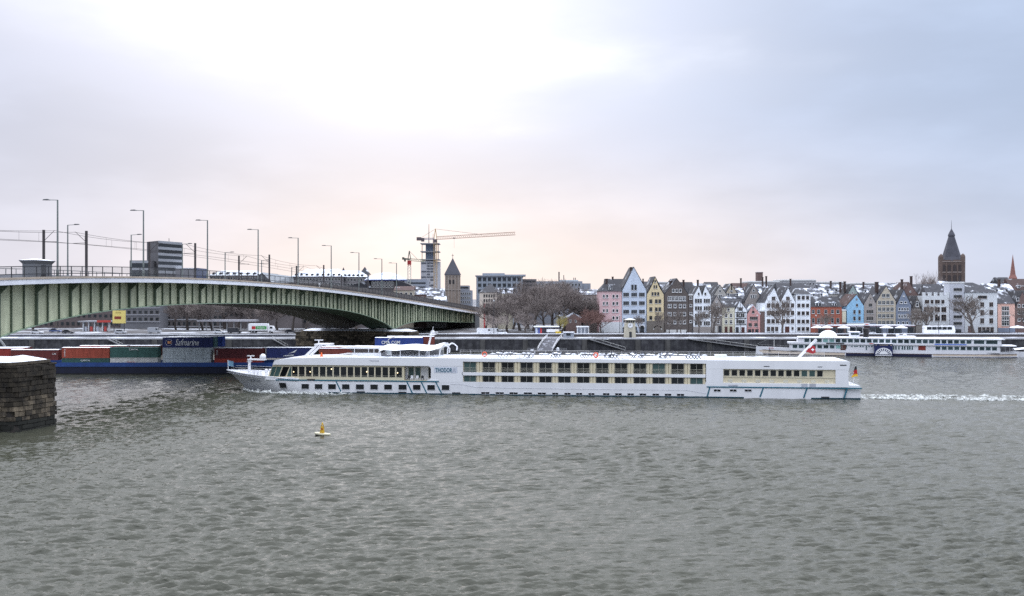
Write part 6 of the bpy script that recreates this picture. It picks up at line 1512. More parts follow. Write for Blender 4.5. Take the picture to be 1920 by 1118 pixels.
# church tower
YS = 440.0; x = X_(848, YS); w = (X_(861.5, YS) - X_(834, YS)) / 2
t = thing('church_tower', 'brown stone church tower with dark pyramid roof beside the bridge end', 'church tower', (x, YS, ZP))
CHS = mat('church_stone', (.26, .21, .175), .9, .2, .3, streak=.15)
MB().box(x - w, x + w, YS, YS + 2 * w, ZP, Z_(516.5, YS)).build('shaft', CHS, t, True)
MB().add([(x - w - .4, YS - .4, Z_(516, YS)), (x + w + .4, YS - .4, Z_(516, YS)), (x + w + .4, YS + 2 * w + .4, Z_(516, YS)), (x - w - .4, YS + 2 * w + .4, Z_(516, YS)), (x, YS + w, Z_(483.5, YS))], [(0, 1, 4), (1, 2, 4), (2, 3, 4), (3, 0, 4), (3, 2, 1, 0)]).build('pyramid_roof', TSP, t, True)
MB().tube((x, YS + w, Z_(484.5, YS)), (x, YS + w, Z_(476, YS)), .1, n=5).box(x - .5, x + .5, YS + w - .08, YS + w + .08, Z_(479.5, YS), Z_(478.7, YS)).build('cross', DARK, t, True)
for px in (834.4, 840, 846.5, 852.5, 858.5): MB().box(X_(px, YS), X_(px + 1.6, YS), YS - .25, YS - .003, ZP, Z_(517.5, YS)).build('lesene', mat('church_trim', (.30, .26, .23), .9), t, True)
for z in (517.5, 543.5): MB().box(x - w - .15, x + w + .15, YS - .3, YS + 2 * w + .15, Z_(z + 1.2, YS), Z_(z, YS)).build('cornice', mat('church_trim', None), t, True)
for a in (841.8, 848.4):
    zt = Z_(525, YS); aa, bb = X_(a, YS), X_(a + 3.6, YS); rr2 = (bb - aa) / 2
    MB().prism([(aa, Z_(533, YS)), (bb, Z_(533, YS))] + [(aa + rr2 + rr2 * math.cos(q), zt - rr2 + rr2 * math.sin(q)) for q in [k * math.pi / 6 for k in range(7)]], YS - .1, YS - .003).build('belfry_window', mat('belfry_shade', (.03, .028, .03), .8), t, True)
# low houses and blocks round the bridge end
for lab, x0, x1, e, ap, Y, wl_n, rf in (('ochre wall house with snowy roof below the octagonal hall', 738, 776, 545, 537, 425, 'beige', TILE), ('dark house with snowy roof under the tower', 770, 806, 553, 540, 428, 'brick', SLATES),
        ('pale house with bright snowy gable under the tower', 800, 832, 556, 541, 422, 'dirty', SLATES), ('grey house with snowy roof at the foot of the church tower', 812, 836, 568, 556, 415, 'grey', SLATES)):
    house('town_house', lab, x0, x1, e, wl_n, 'ridge', ap, Y=Y, roof=rf, depth=12, group='small houses by the bridge end', tiny=True, sills=False, wins=[(e + 4, e + 9, cols(x0 + 3, x1 - 3, 4, .5))])
BLG = mat('bluish_concrete', None)
t = block('grey_block', 'bluish grey block right of the church tower', 862, 884, 545, 450, BLG, 14); panes(t, 864, 882, 5, ((549, 553), (557, 561), (565, 569)), 450)
t = block('grey_block', 'distant stepped block above the bluish one', 862, 879, 536, 520, mat('far_block', (.20, .20, .22), .8), 14); strips(t, 863, 878, ((539, 541.5),), 520, GLASS, d=.08)
YO = 470.0; OFG = mat('office_grey', (.28, .31, .35), .75, .1, .2)
t = block('office_building', 'long grey-blue office building with square windows above the cream houses', 893, 980, 518, YO, OFG, 30)
MB().box(X_(904, YO), X_(946, YO), YO + 4, YO + 20, Z_(518, YO), Z_(512.5, YO)).box(X_(946.2, YO), X_(986, YO), YO + 5, YO + 20, Z_(518, YO), Z_(515, YO)).build('roof_storey', OFG, t, True)
panes(t, 896, 977, 9, ((521, 528), (532, 539), (543, 550)), YO, .3, frame=mat('office_frame', (.24, .27, .30), .6))
for k in range(10): MB().box(X_(894 + k * 9.2, YO), X_(896 + k * 9.2, YO), YO - .4, YO - .003, ZP, Z_(518, YO)).build('pilaster', OFG, t, True)
MB().box(X_(891, YO), X_(982, YO), YO - 1.0, YO + 30, Z_(519, YO), Z_(517, YO)).build('cornice', mat('office_cornice', (.27, .29, .32), .7), t, True)
t = block('office_building', 'brownish stepped end of the office building behind the trees', 980, 1006, 524, 478, mat('office_brown', (.17, .15, .15), .8), 20); strips(t, 982, 1004, ((527, 530), (534, 537)), 478, GLASS, d=.1)
t = block('city_block', 'long low slate-grey building behind the bare trees', 1000, 1092, 528, 500, mat('long_block', (.25, .265, .30), .8, .1), 20); MB().box(X_(1050, 500), X_(1085, 500), 503, 515, Z_(528, 500), Z_(525.5, 500)).build('roof_storey', mat('pale_plant', (.42, .46, .48), .7), t, True)
panes(t, 1004, 1088, 14, ((532, 537), (541, 546)), 500); MB().box(X_(1092.2, 500), X_(1108, 500), 502, 520, ZP, Z_(532, 500)).build('end_wing', mat('long_block', None), t, True)
for px, y in ((1049, 510), (1058, 516), (1077, 521), (1080, 521)): MB().tube((X_(px, 500), 505, Z_(528, 500)), (X_(px, 500), 505, Z_(y, 500)), .35 if px == 1049 else .2, n=6).build('roof_vent', DARK, t, True)
house('town_house', 'cream corner house with dark hipped roof by the bridge end', 899, 932, 549, mat('plaster_warm_cream', (.62, .54, .46), .85, .06, .3), 'hip', ((917, 533), (922, 533)), Y=400, group='cream houses by the bridge end', depth=14, sills=False, wins=[(y, y + 5.5, cols(906.5, 928, 5, .35)) for y in (552.5, 561.5, 570)], frame=FDK, doors=[(907, 910, 570, mat('red_sign', (.45, .05, .05), .6))])
house('town_house', 'pale yellow house with snowy dormers beside the cream corner house', 933, 962, 551, mat('plaster_pale_yellow', (.52, .48, .38), .85, .06, .3), 'ridge', 541, Y=402, group='cream houses by the bridge end', depth=12, sills=False, roof=SLATES, dormers=[(936, 941, 541, 549), (946, 951, 541, 549)], wins=[(y, y + 4, cols(938, 960, 4, .5)) for y in (553, 562)], frame=FDK)
house('town_house', 'dark house wall with snowy roof left of the pink house', 1088, 1123, 553, 'taupe', 'ridge', 543, Y=380, roof=SLATES, depth=12, group=GB, tiny=True, sills=False, wins=[(y, y + 4, cols(1094, 1119, 3, .5)) for y in (560, 570, 580)])
house('town_house', 'small dark gabled shed with snow behind the red shrub', 1062, 1090, 597, 'brick', 'gable', (1076, 589), Y=362, roof=SLATES, depth=8, group='small buildings on the promenade', tiny=True, sills=False, wins=[(600, 606, [(1068, 1071), (1078, 1081)])])
# ------------------------------------------------------------------ bare winter trees
def gen_tree(seed, h, spread, levels=6, twig=0.017):
    r = random.Random(seed); tr, cr = MB(), MB()
    def grow(p, d, L, rad, lv):
        segs = 3 if lv < 3 else 1
        q = p; dd = d.copy(); pts = [p]
        for k in range(segs):
            dd = (dd + Vector((r.gauss(0, .15), r.gauss(0, .15), r.gauss(0.05, .10)))).normalized(); q2 = q + dd * (L / segs)
            (tr if lv == 0 else cr).tube(q, q2, rad * (1 - .4 * k / segs), rad * (1 - .4 * (k + 1) / segs), 6 if lv < 2 else 3, False)
            pts.append(q2); q = q2
        if lv >= levels: return
        kids = (5, 4, 4, 3, 3, 3)[lv]
        for k in range(kids):
            f = 1.0 if k == 0 else r.uniform(.3, 1.0) if lv else r.uniform(.55, 1.0)
            i = min(segs - 1, int(f * segs)); b = pts[i].lerp(pts[i + 1], f * segs - i)
            a = r.uniform(0, 6.283); side = Vector((math.cos(a), math.sin(a), r.uniform(-.05, .45)))
            nd = (dd * (1.0 if k == 0 else .7) + side * spread * (.35 if k == 0 else 1.0)).normalized()
            if lv >= 2 and nd.z < -.15: nd.z *= .3
            grow(b, nd, L * r.uniform(.62, .84), max(twig, rad * (.66 if k == 0 else .46)), lv + 1)
    grow(Vector((0, 0, 0)), Vector((0, 0, 1)), h * .22, h * .021, 0)
    zs = sorted(v[2] for v in cr.v); top = zs[int(len(zs) * .997)]; k = h / top
    for mb in (tr, cr): mb.v = [(x * k, y * k, z * k) for x, y, z in mb.v]
    return tr, cr
BARK = mat('bark', (.075, .062, .055), .9, .2, 1.0, rand=.2); TWG = mat('twigs', (.20, .168, .155), .95, .2, .5, rand=.25)
TWR = mat('red_twigs', (.15, .085, .072), .95, .2, .5); TWY = mat('yellow_twigs', (.30, .25, .09), .95, .2, .5)
TREES = []
for sd, sp in ((11, .62), (12, .75), (13, .55), (14, .8)):
    a, b = gen_tree(sd, 10.0, sp); TREES.append((a.mesh('trunk', BARK), b.mesh('crown', TWG)))
for sd, sp in ((21, .72), (22, .62)):
    a, b = gen_tree(sd, 10.0, sp, 5, .022); TREES.append((a.mesh('trunk', BARK), b.mesh('crown', mat('thin_branches', (.16, .135, .12), .95, .2, .5))))
def tree(label, px, Y, h, kind_=0, wide=1.0, z=None, group='bare trees', twm=None):
    t = thing('bare_tree', label, 'tree', (X_(px, Y), Y, ZP if z is None else z), rnd.uniform(0, 6.28), group)
    s = h / 10.0; t.scale = (s * wide, s * wide, s)
    a, b = TREES[kind_]
    link('trunk', a, t)
    if twm:
        b = b.copy(); b.materials.clear(); b.materials.append(twm)
    link('crown', b, t)
PK = 'bare park trees beside the bridge end'
for i, (lab, px, Y, h, k, w) in enumerate((
    ('bare tree farthest left in the park by the bridge end', 910, 385, 13, 0, 1.1), ('bare tree second from the bridge end in the park', 932, 372, 15, 1, 1.0), ('leaning bare tree in front of the cream houses', 951, 366, 17, 3, 1.0),
    ('tall bare tree under the office building corner', 975, 385, 21, 1, .95), ('tallest bare tree in the middle of the park', 1000, 378, 23, 0, .9), ('broad bare tree behind the kiosk', 1018, 366, 19, 3, .95),
    ('bare tree rising behind the kiosk roof', 1037, 388, 24, 1, .9), ('bare tree right of the tallest ones', 1056, 376, 22, 2, 1.1), ('bare tree left of the dark shed', 1072, 390, 22, 0, .9), ('bare tree behind the dark shed', 1090, 374, 17, 1, 1.0),
    ('bare tree far back between office and slate-grey block', 990, 410, 26, 3, .85), ('bare tree far back above the slate-grey block', 1050, 412, 26, 0, .85), ('last bare tree of the park before the pink house', 1106, 384, 17, 3, .9),
    ('thin bare tree deep in the park behind the tall ones', 962, 400, 20, 2, 1.1), ('twiggy bare tree deep in the park behind the shed', 1080, 405, 21, 3, .9), ('bushy bare tree low beside the bridge end', 925, 350, 9, 3, 1.2),
    ('second bushy bare tree low beside the kiosk', 985, 352, 10, 1, 1.2))):
    tree(lab, px, Y, h * .84, k, w * 1.1, group=PK)
tree('reddish-twigged shrub tree beside the pink house', 1104, 352, 9.5, 3, 1.15, group=PK, twm=TWR)
tree('reddish bare tree in front of the pink house corner', 1127, 356, 9, 1, 1.1, group=PK, twm=TWR)
tree('small yellowish shrub tree above the yellow bins', 1056, 352, 7.0, 3, .8, group=PK, twm=TWY)
PT = 'bare trees along the promenade in front of the houses'
for lab, px, h, k, w in (('bare promenade tree in front of the taupe and cream houses', 1336, 13.5, 0, .95), ('big bare promenade tree before the twin white gables', 1467, 15.5, 3, 1.0), ('slender bare tree before the yellow house', 1234, 10, 2, .7),
        ('slender bare tree before the dark brown gable', 1255, 9, 2, .7), ('thin bare tree before the brown sliver house', 1277, 10, 2, .6), ('thin bare tree before the small twin gables', 1310, 10.5, 2, .8), ('dark gnarled bare tree before the battlement house', 1736, 13, 1, .9),
        ('spreading bare tree before the broad white hipped house', 1826, 16.5, 3, 1.05), ('small bare tree above the clock tower by the icy house', 1200, 8, 2, .6), ('bare tree before the red house', 1545, 9, 2, .8), ('bare tree before the half-timbered A gable', 1716, 11, 2, .7), ('bare tree at the right edge before the brick house', 1924, 12, 1, .9)):
    tree(lab, px, 352, h * .9, 4 + (k + len(lab)) % 2, w * 1.1, group=PT)
for i, px in enumerate((18, 62, 104, 330, 352, 380, 398, 422, 446, 470, 498, 520, 548, 574, 604, 640, 668)):
    tree(f'dim bare street tree on the far road under the bridge, {ORD[i]} from the left', px, 384 + (i * 37) % 20, 12 + (i * 7) % 5, i % 4, 1.15, group='bare street trees under the bridge')
for i, px in enumerate((1738, 1752)): tree(('distant bare tree top left of the town hall tower', 'distant bare tree top close to the town hall tower')[i], px, 440, 25, 3, .5, group='distant tree tops')

# ------------------------------------------------------------------ far bank under the bridge
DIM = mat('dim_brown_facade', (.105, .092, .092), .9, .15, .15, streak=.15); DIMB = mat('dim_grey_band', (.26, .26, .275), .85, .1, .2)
def row_building(label, x0, x1, y0, Y, wm, rows, n, depth=14, bands=True):
    t = block('road_building', label, x0, x1, y0, Y, wm, depth, 'building'); t['group'] = 'buildings along the far road'
    panes(t, x0 + 2, x1 - 2, n, rows, Y, .4, frame=FDK)
    if bands: strips(t, x0, x1, [(b + 1, b + 3) for a, b in rows], Y, DIMB, 'balcony_band', .3)
    return t
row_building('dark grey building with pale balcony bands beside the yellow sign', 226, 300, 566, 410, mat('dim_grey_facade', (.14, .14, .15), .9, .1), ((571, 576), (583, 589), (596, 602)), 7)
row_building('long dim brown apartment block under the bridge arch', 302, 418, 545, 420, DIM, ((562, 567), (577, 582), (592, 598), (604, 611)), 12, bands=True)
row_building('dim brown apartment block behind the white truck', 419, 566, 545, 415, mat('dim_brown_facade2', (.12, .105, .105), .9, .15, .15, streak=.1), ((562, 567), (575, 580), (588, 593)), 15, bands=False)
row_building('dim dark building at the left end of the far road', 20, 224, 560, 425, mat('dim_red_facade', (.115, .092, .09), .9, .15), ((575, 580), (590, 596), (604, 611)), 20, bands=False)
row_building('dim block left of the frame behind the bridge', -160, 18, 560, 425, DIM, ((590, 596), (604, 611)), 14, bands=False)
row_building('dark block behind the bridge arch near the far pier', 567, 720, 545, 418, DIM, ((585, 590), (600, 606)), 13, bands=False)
t = thing('shop_canopy', 'long pale canopy roof over shopfronts behind the truck', 'canopy', (X_(435, 385), 385, ZP))
MB().box(X_(372, 385), X_(482, 385), 383, 388, Z_(603.5, 385), Z_(600, 385)).build('roof', mat('canopy_pale', (.36, .35, .37), .8), t, True)
m = MB()
for k in range(9): m.box(X_(374 + k * 13, 385), X_(374 + k * 13, 385) + .4, 384, 384.4, ZP, Z_(603.6, 385))
m.build('post', CONC, t, True)
t = thing('billboard', 'bright yellow billboard with a dark red panel under the bridge', 'billboard', (X_(223, 372), 372, ZP))
MB().box(X_(211, 372), X_(235, 372), 372, 372.4, Z_(607, 372), Z_(583, 372)).build('board', mat('billboard_yellow', (.68, .55, .17), .7, .08), t, True)
MB().box(X_(214.5, 372), X_(227, 372), 371.94, 371.99, Z_(599, 372), Z_(594, 372)).build('red_panel', mat('billboard_red', (.20, .03, .02), .7), t, True)
text('HOTEL', mat('billboard_brown', (.30, .22, .06), .7), t, (X_(222, 372) - t.location.x, -.05, Z_(587, 372) - ZP), 2.2, .5)
MB().box(X_(213, 372), X_(214, 372), 372.1, 372.3, ZP, Z_(607, 372)).box(X_(232, 372), X_(233, 372), 372.1, 372.3, ZP, Z_(607, 372)).build('post', DARK, t, True)
t = thing('filling_station', 'filling station canopy with red fascia and white pumps below the billboard', 'filling station', (X_(185, 378), 378, ZP))
MB().box(X_(150, 378), X_(212, 378), 376, 386, Z_(604.5, 378), Z_(602.5, 378)).build('canopy_roof', DIMB, t, True)
MB().box(X_(186, 378), X_(212, 378), 375.8, 375.99, Z_(605, 378), Z_(601, 378)).build('fascia', mat('fascia_red', (.42, .05, .04), .6), t, True)
for px in (157, 167, 178, 193, 205): MB().box(X_(px, 378), X_(px + 2, 378), 377, 378, ZP, Z_(604.6, 378)).build('column', mat('pale_column', (.55, .56, .58), .6), t, True)
for px in (162, 172, 184, 198): MB().box(X_(px, 378), X_(px + 4, 378), 376.5, 377.2, ZP, ZP + 2).build('pump', mat('pump_red', (.40, .06, .05), .6) if px in (172, 198) else mat('pump_grey', (.35, .36, .40), .6), t, True)
# vehicles
TYRE = mat('tyre', (.015, .015, .016), .8); RIM = mat('rim', (.35, .35, .36), .4)
def wheel(parent, x, y, r):
    o = MB().lathe([(r * .6, -.12), (r, -.1), (r, .1), (r * .6, .12)], 14).build('wheel', TYRE, parent); o.location = (x, y, r); o.rotation_euler = (math.pi / 2, 0, 0)
    MB().lathe([(.02, .115), (r * .58, .125)], 10).build('rim', RIM, o)
def car(label, px, Y, c, cname, rz=0.0, van=False, L=4.3, z=None):
    t = thing('van' if van else 'car', label, 'van' if van else 'car', (X_(px, Y), Y, (ZP + .06) if z is None else z), rz, 'parked vehicles on the far bank')
    pm = mat('car_paint_' + cname, c, .3, .04, spec=.6)
    if van:
        prof = [(-L / 2, .35), (L / 2, .35), (L / 2, 1.1), (L / 2 - .7, 1.25), (L / 2 - 1.3, 2.2), (-L / 2 + .1, 2.25), (-L / 2, 2.0)]; h = .95
        MB().prism(prof, -h, h).build('body', pm, t)
        for s in (-1, 1): MB().prism([(L / 2 - 1.7, 1.3), (L / 2 - .85, 1.3), (L / 2 - 1.35, 2.05), (L / 2 - 1.7, 2.05)], s * h - .02, s * h + .02).build('side_window', GLASS, t)
        r, xs = .33, (-L / 2 + .8, L / 2 - .8)
        MB().add([(L / 2 - .68, -.8, 1.28), (L / 2 - .68, .8, 1.28), (L / 2 - 1.25, .75, 2.12), (L / 2 - 1.25, -.75, 2.12)], [(0, 1, 2, 3)]).build('windscreen', GLASS, t)
    else:
        body = [(-L / 2, .32), (L / 2, .32), (L / 2 + .02, .62), (L / 2 - .15, .78), (L / 2 - 1.1, .92), (-L / 2 + .4, .95), (-L / 2, .85)]; h = .86
        MB().prism(body, -h, h).build('body', pm, t)
        cab = [(-L / 2 + .35, .951), (L / 2 - 1.15, .921), (L / 2 - 1.9, 1.42), (-L / 2 + 1.0, 1.44)]
        MB().prism(cab, -.72, .72).build('cabin_glass', GLASS, t)
        MB().prism([(-L / 2 + .95, 1.442), (L / 2 - 1.85, 1.425), (L / 2 - 2.0, 1.50), (-L / 2 + 1.1, 1.51)], -.7, .7).build('roof', pm, t)
        r, xs = .31, (-L / 2 + .75, L / 2 - .8)
    for x in xs:
        for s in (-1, 1): wheel(t, x, s * (h - .1), r)
    for s in (-1, 1): MB().box(L / 2 - .03, L / 2 + .03, s * (h - .3) - .15, s * (h - .3) + .15, .6, .74).build('headlight', mat('headlight', (.7, .7, .7), .2), t)
    return t
car('white car with snow parked at the left end of the far road', 70, 352, (.65, .66, .68), 'white'); car('blue car parked near the left end of the far road', 104, 366, (.06, .09, .2), 'blue'); car('silver car below the filling station sign', 226, 352, (.45, .46, .48), 'silver')
car('dark car on the far road left of the billboard', 128, 353, (.03, .03, .035), 'dark'); car('pale grey car on the far road under the balcony building', 290, 356, (.35, .36, .38), 'grey', van=True, L=4.8)
car('white car parked right of the container stack', 412, 352, (.68, .68, .7), 'white'); car('dark van parked left of the white truck', 440, 354, (.03, .04, .05), 'dark', van=True, L=5)
car('dark car right of the white truck', 545, 356, (.04, .04, .045), 'dark')
car('white delivery van under the bridge end', 909, 346, (.66, .67, .7), 'white', van=True, L=6.0); car('second white van just right of the first under the bridge end', 927, 348, (.7, .7, .72), 'white', van=True, L=5.2); car('white car at the foot of the bare trees', 940, 346, (.66, .67, .7), 'white')
car('small silver car behind the steamer between awnings', 1630, 346, (.5, .51, .53), 'silver'); car('dark car parked before the broad white hipped house', 1850, 347, (.04, .04, .05), 'dark')
# white truck with red and green panel
YTR = 358.0; t = thing('truck', 'white box truck with red and green side panel on the far road', 'truck', (X_(490, YTR), YTR, ZP + .06))
L0, L1 = X_(467.5, YTR) - t.location.x, X_(503, YTR) - t.location.x
MB().box(L0, L1, -1.25, 1.25, 1.0, 3.55).build('cargo_box', WHITE, t); MB().box(L0 + .05, L1 - .05, -1.2, 1.2, 3.552, 3.66).build('roof_snow', SNOW, t)
MB().box(L0 + 1.3, L0 + 2.7, -1.30, -1.252, 1.5, 2.7).build('red_panel', mat('truck_red', (.45, .03, .03), .5), t)
MB().box(L0 + 2.8, L1 - .35, -1.30, -1.252, 1.5, 2.7).build('green_panel', mat('truck_green', (.06, .30, .07), .5), t)
text('Frisch', WHITE, t, (L0 + 4.9, -1.33, 2.1), 2.8, .6)
MB().prism([(L1 + .15, .6), (L1 + 2.3, .6), (L1 + 2.35, 1.7), (L1 + 2.0, 2.75), (L1 + .15, 2.85)], -1.2, 1.2).build('cab', WHITE, t)
MB().prism([(L1 + .9, 1.75), (L1 + 2.0, 1.75), (L1 + 1.8, 2.5), (L1 + .9, 2.5)], -1.24, -1.19).build('cab_window', GLASS, t)
MB().box(L0, L1 + 2.2, -.9, .9, .55, .98).build('chassis', DARK, t)
for x in (L0 + 1.2, L0 + 2.3, L1 + 1.1):
    for s in (-1, 1): wheel(t, x, s * 1.1, .5)
# coach in front of the battlement house
t = thing('coach', 'white coach parked in front of the battlement house', 'coach', (X_(1760, 347), 347, ZP + .06))
MB().prism([(-5.6, .4), (5.5, .4), (5.7, 1.6), (5.3, 3.1), (-5.5, 3.1), (-5.6, 2.8)], -1.2, 1.2).build('body', WHITE, t)
for k in range(5): MB().box(-4.9 + k * 1.9, -3.2 + k * 1.9, -1.24, -1.19, 1.7, 2.75).build('side_window', GLASS, t)
MB().box(-5.4, 5.2, -1.15, 1.15, 3.102, 3.2).build('roof_snow', SNOW, t)
for x in (-3.4, 3.6):
    for s in (-1, 1): wheel(t, x, s * 1.05, .5)
# ------------------------------------------------------------------ promenade furniture
# gauge tower with clock
YG = 336.0; x = X_(1182, YG)
t = thing('gauge_tower', 'cream stone water-gauge tower with round clock on the quay', 'clock tower', (x, YG, ZQ)); GS = mat('gauge_stone', (.50, .46, .36), .85, .1, .5, streak=.1)
w0, w1 = 2.0, 1.75; z1 = Z_(606, YG)
MB().add([(x - w0, YG, ZQ), (x + w0, YG, ZQ), (x + w0, YG + 3.6, ZQ), (x - w0, YG + 3.6, ZQ), (x - w1, YG + .1, z1), (x + w1, YG + .1, z1), (x + w1, YG + 3.5, z1), (x - w1, YG + 3.5, z1)], [(0, 1, 5, 4), (1, 2, 6, 5), (2, 3, 7, 6), (3, 0, 4, 7), (4, 5, 6, 7)]).build('shaft', GS, t, True)
MB().box(x - 1.5, x + 1.5, YG + .3, YG + 3.3, z1, z1 + .9).build('lantern', GLASS, t, True)
for k in range(5): MB().box(x - 1.6 + k * .76, x - 1.45 + k * .76, YG + .2, YG + .3, z1, z1 + .9).build('lantern_mullion', GS, t, True)
MB().box(x - 2.1, x + 2.1, YG - .3, YG + 3.9, z1 + .9, z1 + 1.15).build('cap', GS, t, True); MB().lathe([(2.0, 0), (1.2, .25), (.05, .4)], 8, (x, YG + 1.8, z1 + 1.16)).build('snow_cap', SNOW, t, True)
zcl = Z_(611, YG); face = MB().lathe([(.95, -.04), (.95, .04), (.85, .06)], 24); fo = face.build('clock_face', WHITE, t); fo.rotation_euler = (math.pi / 2, 0, 0); fo.location = (0, -.02, zcl - ZQ)
MB().box(-.04, .04, -.14, -.1, 0, .7).box(-.5, 0, -.14, -.1, -.05, .05).build('clock_hands', DARK, t).location = (0, 0, zcl - ZQ)
m = MB()
for k in range(12): a = k * math.pi / 6; m.box(.76 * math.cos(a) - .05, .76 * math.cos(a) + .05, -.13, -.1, .76 * math.sin(a) - .05, .76 * math.sin(a) + .05)
m.build('hour_mark', DARK, t).location = (0, 0, zcl - ZQ)
MB().box(x - .4, x + .5, YG - .06, YG + .2, ZQ, ZQ + 2.1).build('door', DARK, t, True)
# kiosks
t = thing('kiosk', 'long dark kiosk with snowy roof and red and blue panels by the park', 'kiosk', (X_(1026, 346), 346, ZP))
MB().box(X_(1002, 346), X_(1048, 346), 346, 350, ZP, ZP + 2.7).build('wall', mat('kiosk_dark', (.05, .045, .06), .7), t, True); MB().box(X_(1001, 346), X_(1049, 346), 345.2, 350.4, ZP + 2.7, ZP + 3.05).build('roof_snow', SNOW, t, True)
for a, b, c, n in ((1004, 1008, (.5, .55, .65), 'pale'), (1013, 1016, (.5, .06, .06), 'red'), (1009, 1012, (.08, .1, .3), 'blue'), (1031, 1034, (.4, .4, .42), 'grey')): MB().box(X_(a, 346), X_(b, 346), 345.9, 345.997, ZP + .3, ZP + 2.4).build('panel', mat('kiosk_panel_' + n, c, .6), t, True)
t = thing('sales_trailer', 'low white sales trailer in front of the dark kiosk', 'trailer', (X_(1037, 344), 344, ZP))
MB().box(X_(1025, 344), X_(1049, 344), 344, 345, ZP + .9, ZP + 2.0).build('body', WHITE, t, True); MB().box(X_(1027, 344), X_(1047, 344), 344.2, 344.9, ZP, ZP + .9).build('skirt', DARK, t, True)
for i, px in enumerate((1044, 1049.5)):
    t = thing('yellow_bin', ('yellow bin beside the white trailer, the nearer to the trailer', 'yellow bin beside the white trailer, the farther right of two')[i], 'bin', (X_(px, 343.5), 343.5, ZP), 0, 'yellow bins')
    MB().prism([(-.45, 0), (.45, 0), (.5, 1.1), (-.5, 1.1)], -.4, .4).build('bin_body', mat('bin_yellow', (.60, .42, .03), .5), t); MB().box(-.52, .52, -.45, .45, 1.102, 1.2).build('lid', mat('bin_yellow', None), t)
t = thing('bus_shelter', 'white-framed shelter with snowy roof near the reddish shrub', 'shelter', (X_(1092, 347), 347, ZP))
MB().box(X_(1081, 347), X_(1104, 347), 346, 349, ZP + 2.7, ZP + 2.9).build('roof', WHITE, t, True); MB().box(X_(1081, 347), X_(1104, 347), 346, 349, ZP + 2.902, ZP + 3.05).build('roof_snow', SNOW, t, True)
m = MB()
for px in (1082, 1089, 1096, 1103): m.box(X_(px, 347), X_(px, 347) + .15, 346.2, 346.35, ZP, ZP + 2.7)
m.build('post', WHITE, t, True); MB().box(X_(1082, 347), X_(1103, 347), 348.8, 348.9, ZP + .4, ZP + 2.5).build('rear_glass', mat('shelter_glass', (.25, .27, .3), .15), t, True)
# landing stage and gangway
YL = 321.0
t = thing('landing_stage', 'dark floating landing stage at the foot of the quay wall', 'pontoon', (X_(1045, YL), YL, 0))
MB().box(X_(985, YL), X_(1105, YL), YL - 2.5, YL + 3, -.5, .95).build('float', mat('pontoon_dark', (.035, .035, .038), .6), t, True)
m = MB()
for a, b in ((989, 1011), (1040, 1062)):
    for z in (1.5, 2.0): m.tube((X_(a, YL), YL - 2.3, z), (X_(b, YL), YL - 2.3, z), .05, n=4)
    for k in range(5): xx = X_(a + (b - a) * k / 4, YL); m.tube((xx, YL - 2.3, .95), (xx, YL - 2.3, 2.0), .05, n=4)
m.build('railing', mat('stage_rail', (.40, .40, .42), .5), t, True)
MB().box(X_(995, YL), X_(1001, YL), YL - 1, YL, .951, 1.5).build('snowy_bench', SNOW, t, True); MB().lathe([(.5, .95), (.5, 1.8), (.3, 2.1), (.02, 2.2)], 8, (X_(1046, YL), YL, 0)).build('bollard', SNOW, t, True)
t = thing('gangway', 'arched dark gangway with white handrails from quay to landing stage', 'gangway', (X_(1032, 326), 326, 0))
pa, pb = Vector((X_(1040, 331), YQ + 1.0, ZQ + .15)), Vector((X_(1022, YL), YL, 1.0))
wv = Vector((X_(1040, 331) - X_(1030, 331), 0, 0))
rows = []; rails = [[], []]
for k in range(9):
    f = k / 8; c = pa.lerp(pb, f) + Vector((0, 0, .9 * math.sin(f * math.pi) * .6)); ww = 2.6
    rows.append([c + Vector((-ww, 0, 0)), c + Vector((ww, 0, 0))]); rails[0].append(c + Vector((-ww, 0, 1.1))); rails[1].append(c + Vector((ww, 0, 1.1)))
MB().grid(rows).build('walkway', mat('gangway_deck', (.06, .06, .07), .7, c2=(.35, .36, .4), c2amt=.12, c2scale=.8), t, True)
for rr_ in rails:
    m = MB().path(rr_, .08, 5).path([p - Vector((0, 0, .55)) for p in rr_], .06, 4)
    for p in rr_: m.tube(p, p - Vector((0, 0, 1.1)), .05, n=4)
    m.build('handrail', WHITE, t, True)
t = thing('ticket_hut', 'pale ticket hut at the head of the gangway', 'hut', (X_(1066, 333), 333, ZQ))
MB().box(X_(1057, 333), X_(1076, 333), 333, 336, ZQ, ZQ + 1.9).build('wall', mat('hut_pale', (.30, .32, .36), .7), t, True); MB().box(X_(1056, 333), X_(1077, 333), 332.6, 336.3, ZQ + 1.9, ZQ + 2.1).build('roof_snow', SNOW, t, True)
MB().box(X_(1062, 333), X_(1070, 333), 332.93, 332.997, ZQ + .8, ZQ + 1.6).build('hatch', GLASS, t, True)
t = thing('quay_sign', 'small white sign board on the quay wall edge', 'sign', (X_(1136, YQ), YQ - .2, ZQ - 1)); MB().box(-.85, .85, -.05, .05, .55, 1.35).build('board', WHITE, t); MB().box(-.05, .05, .0, .12, 0, .55).build('post', DARK, t); text('KD', mat('sign_blue', (.06, .12, .3), .6), t, (0, -.07, .95), .9, .45)
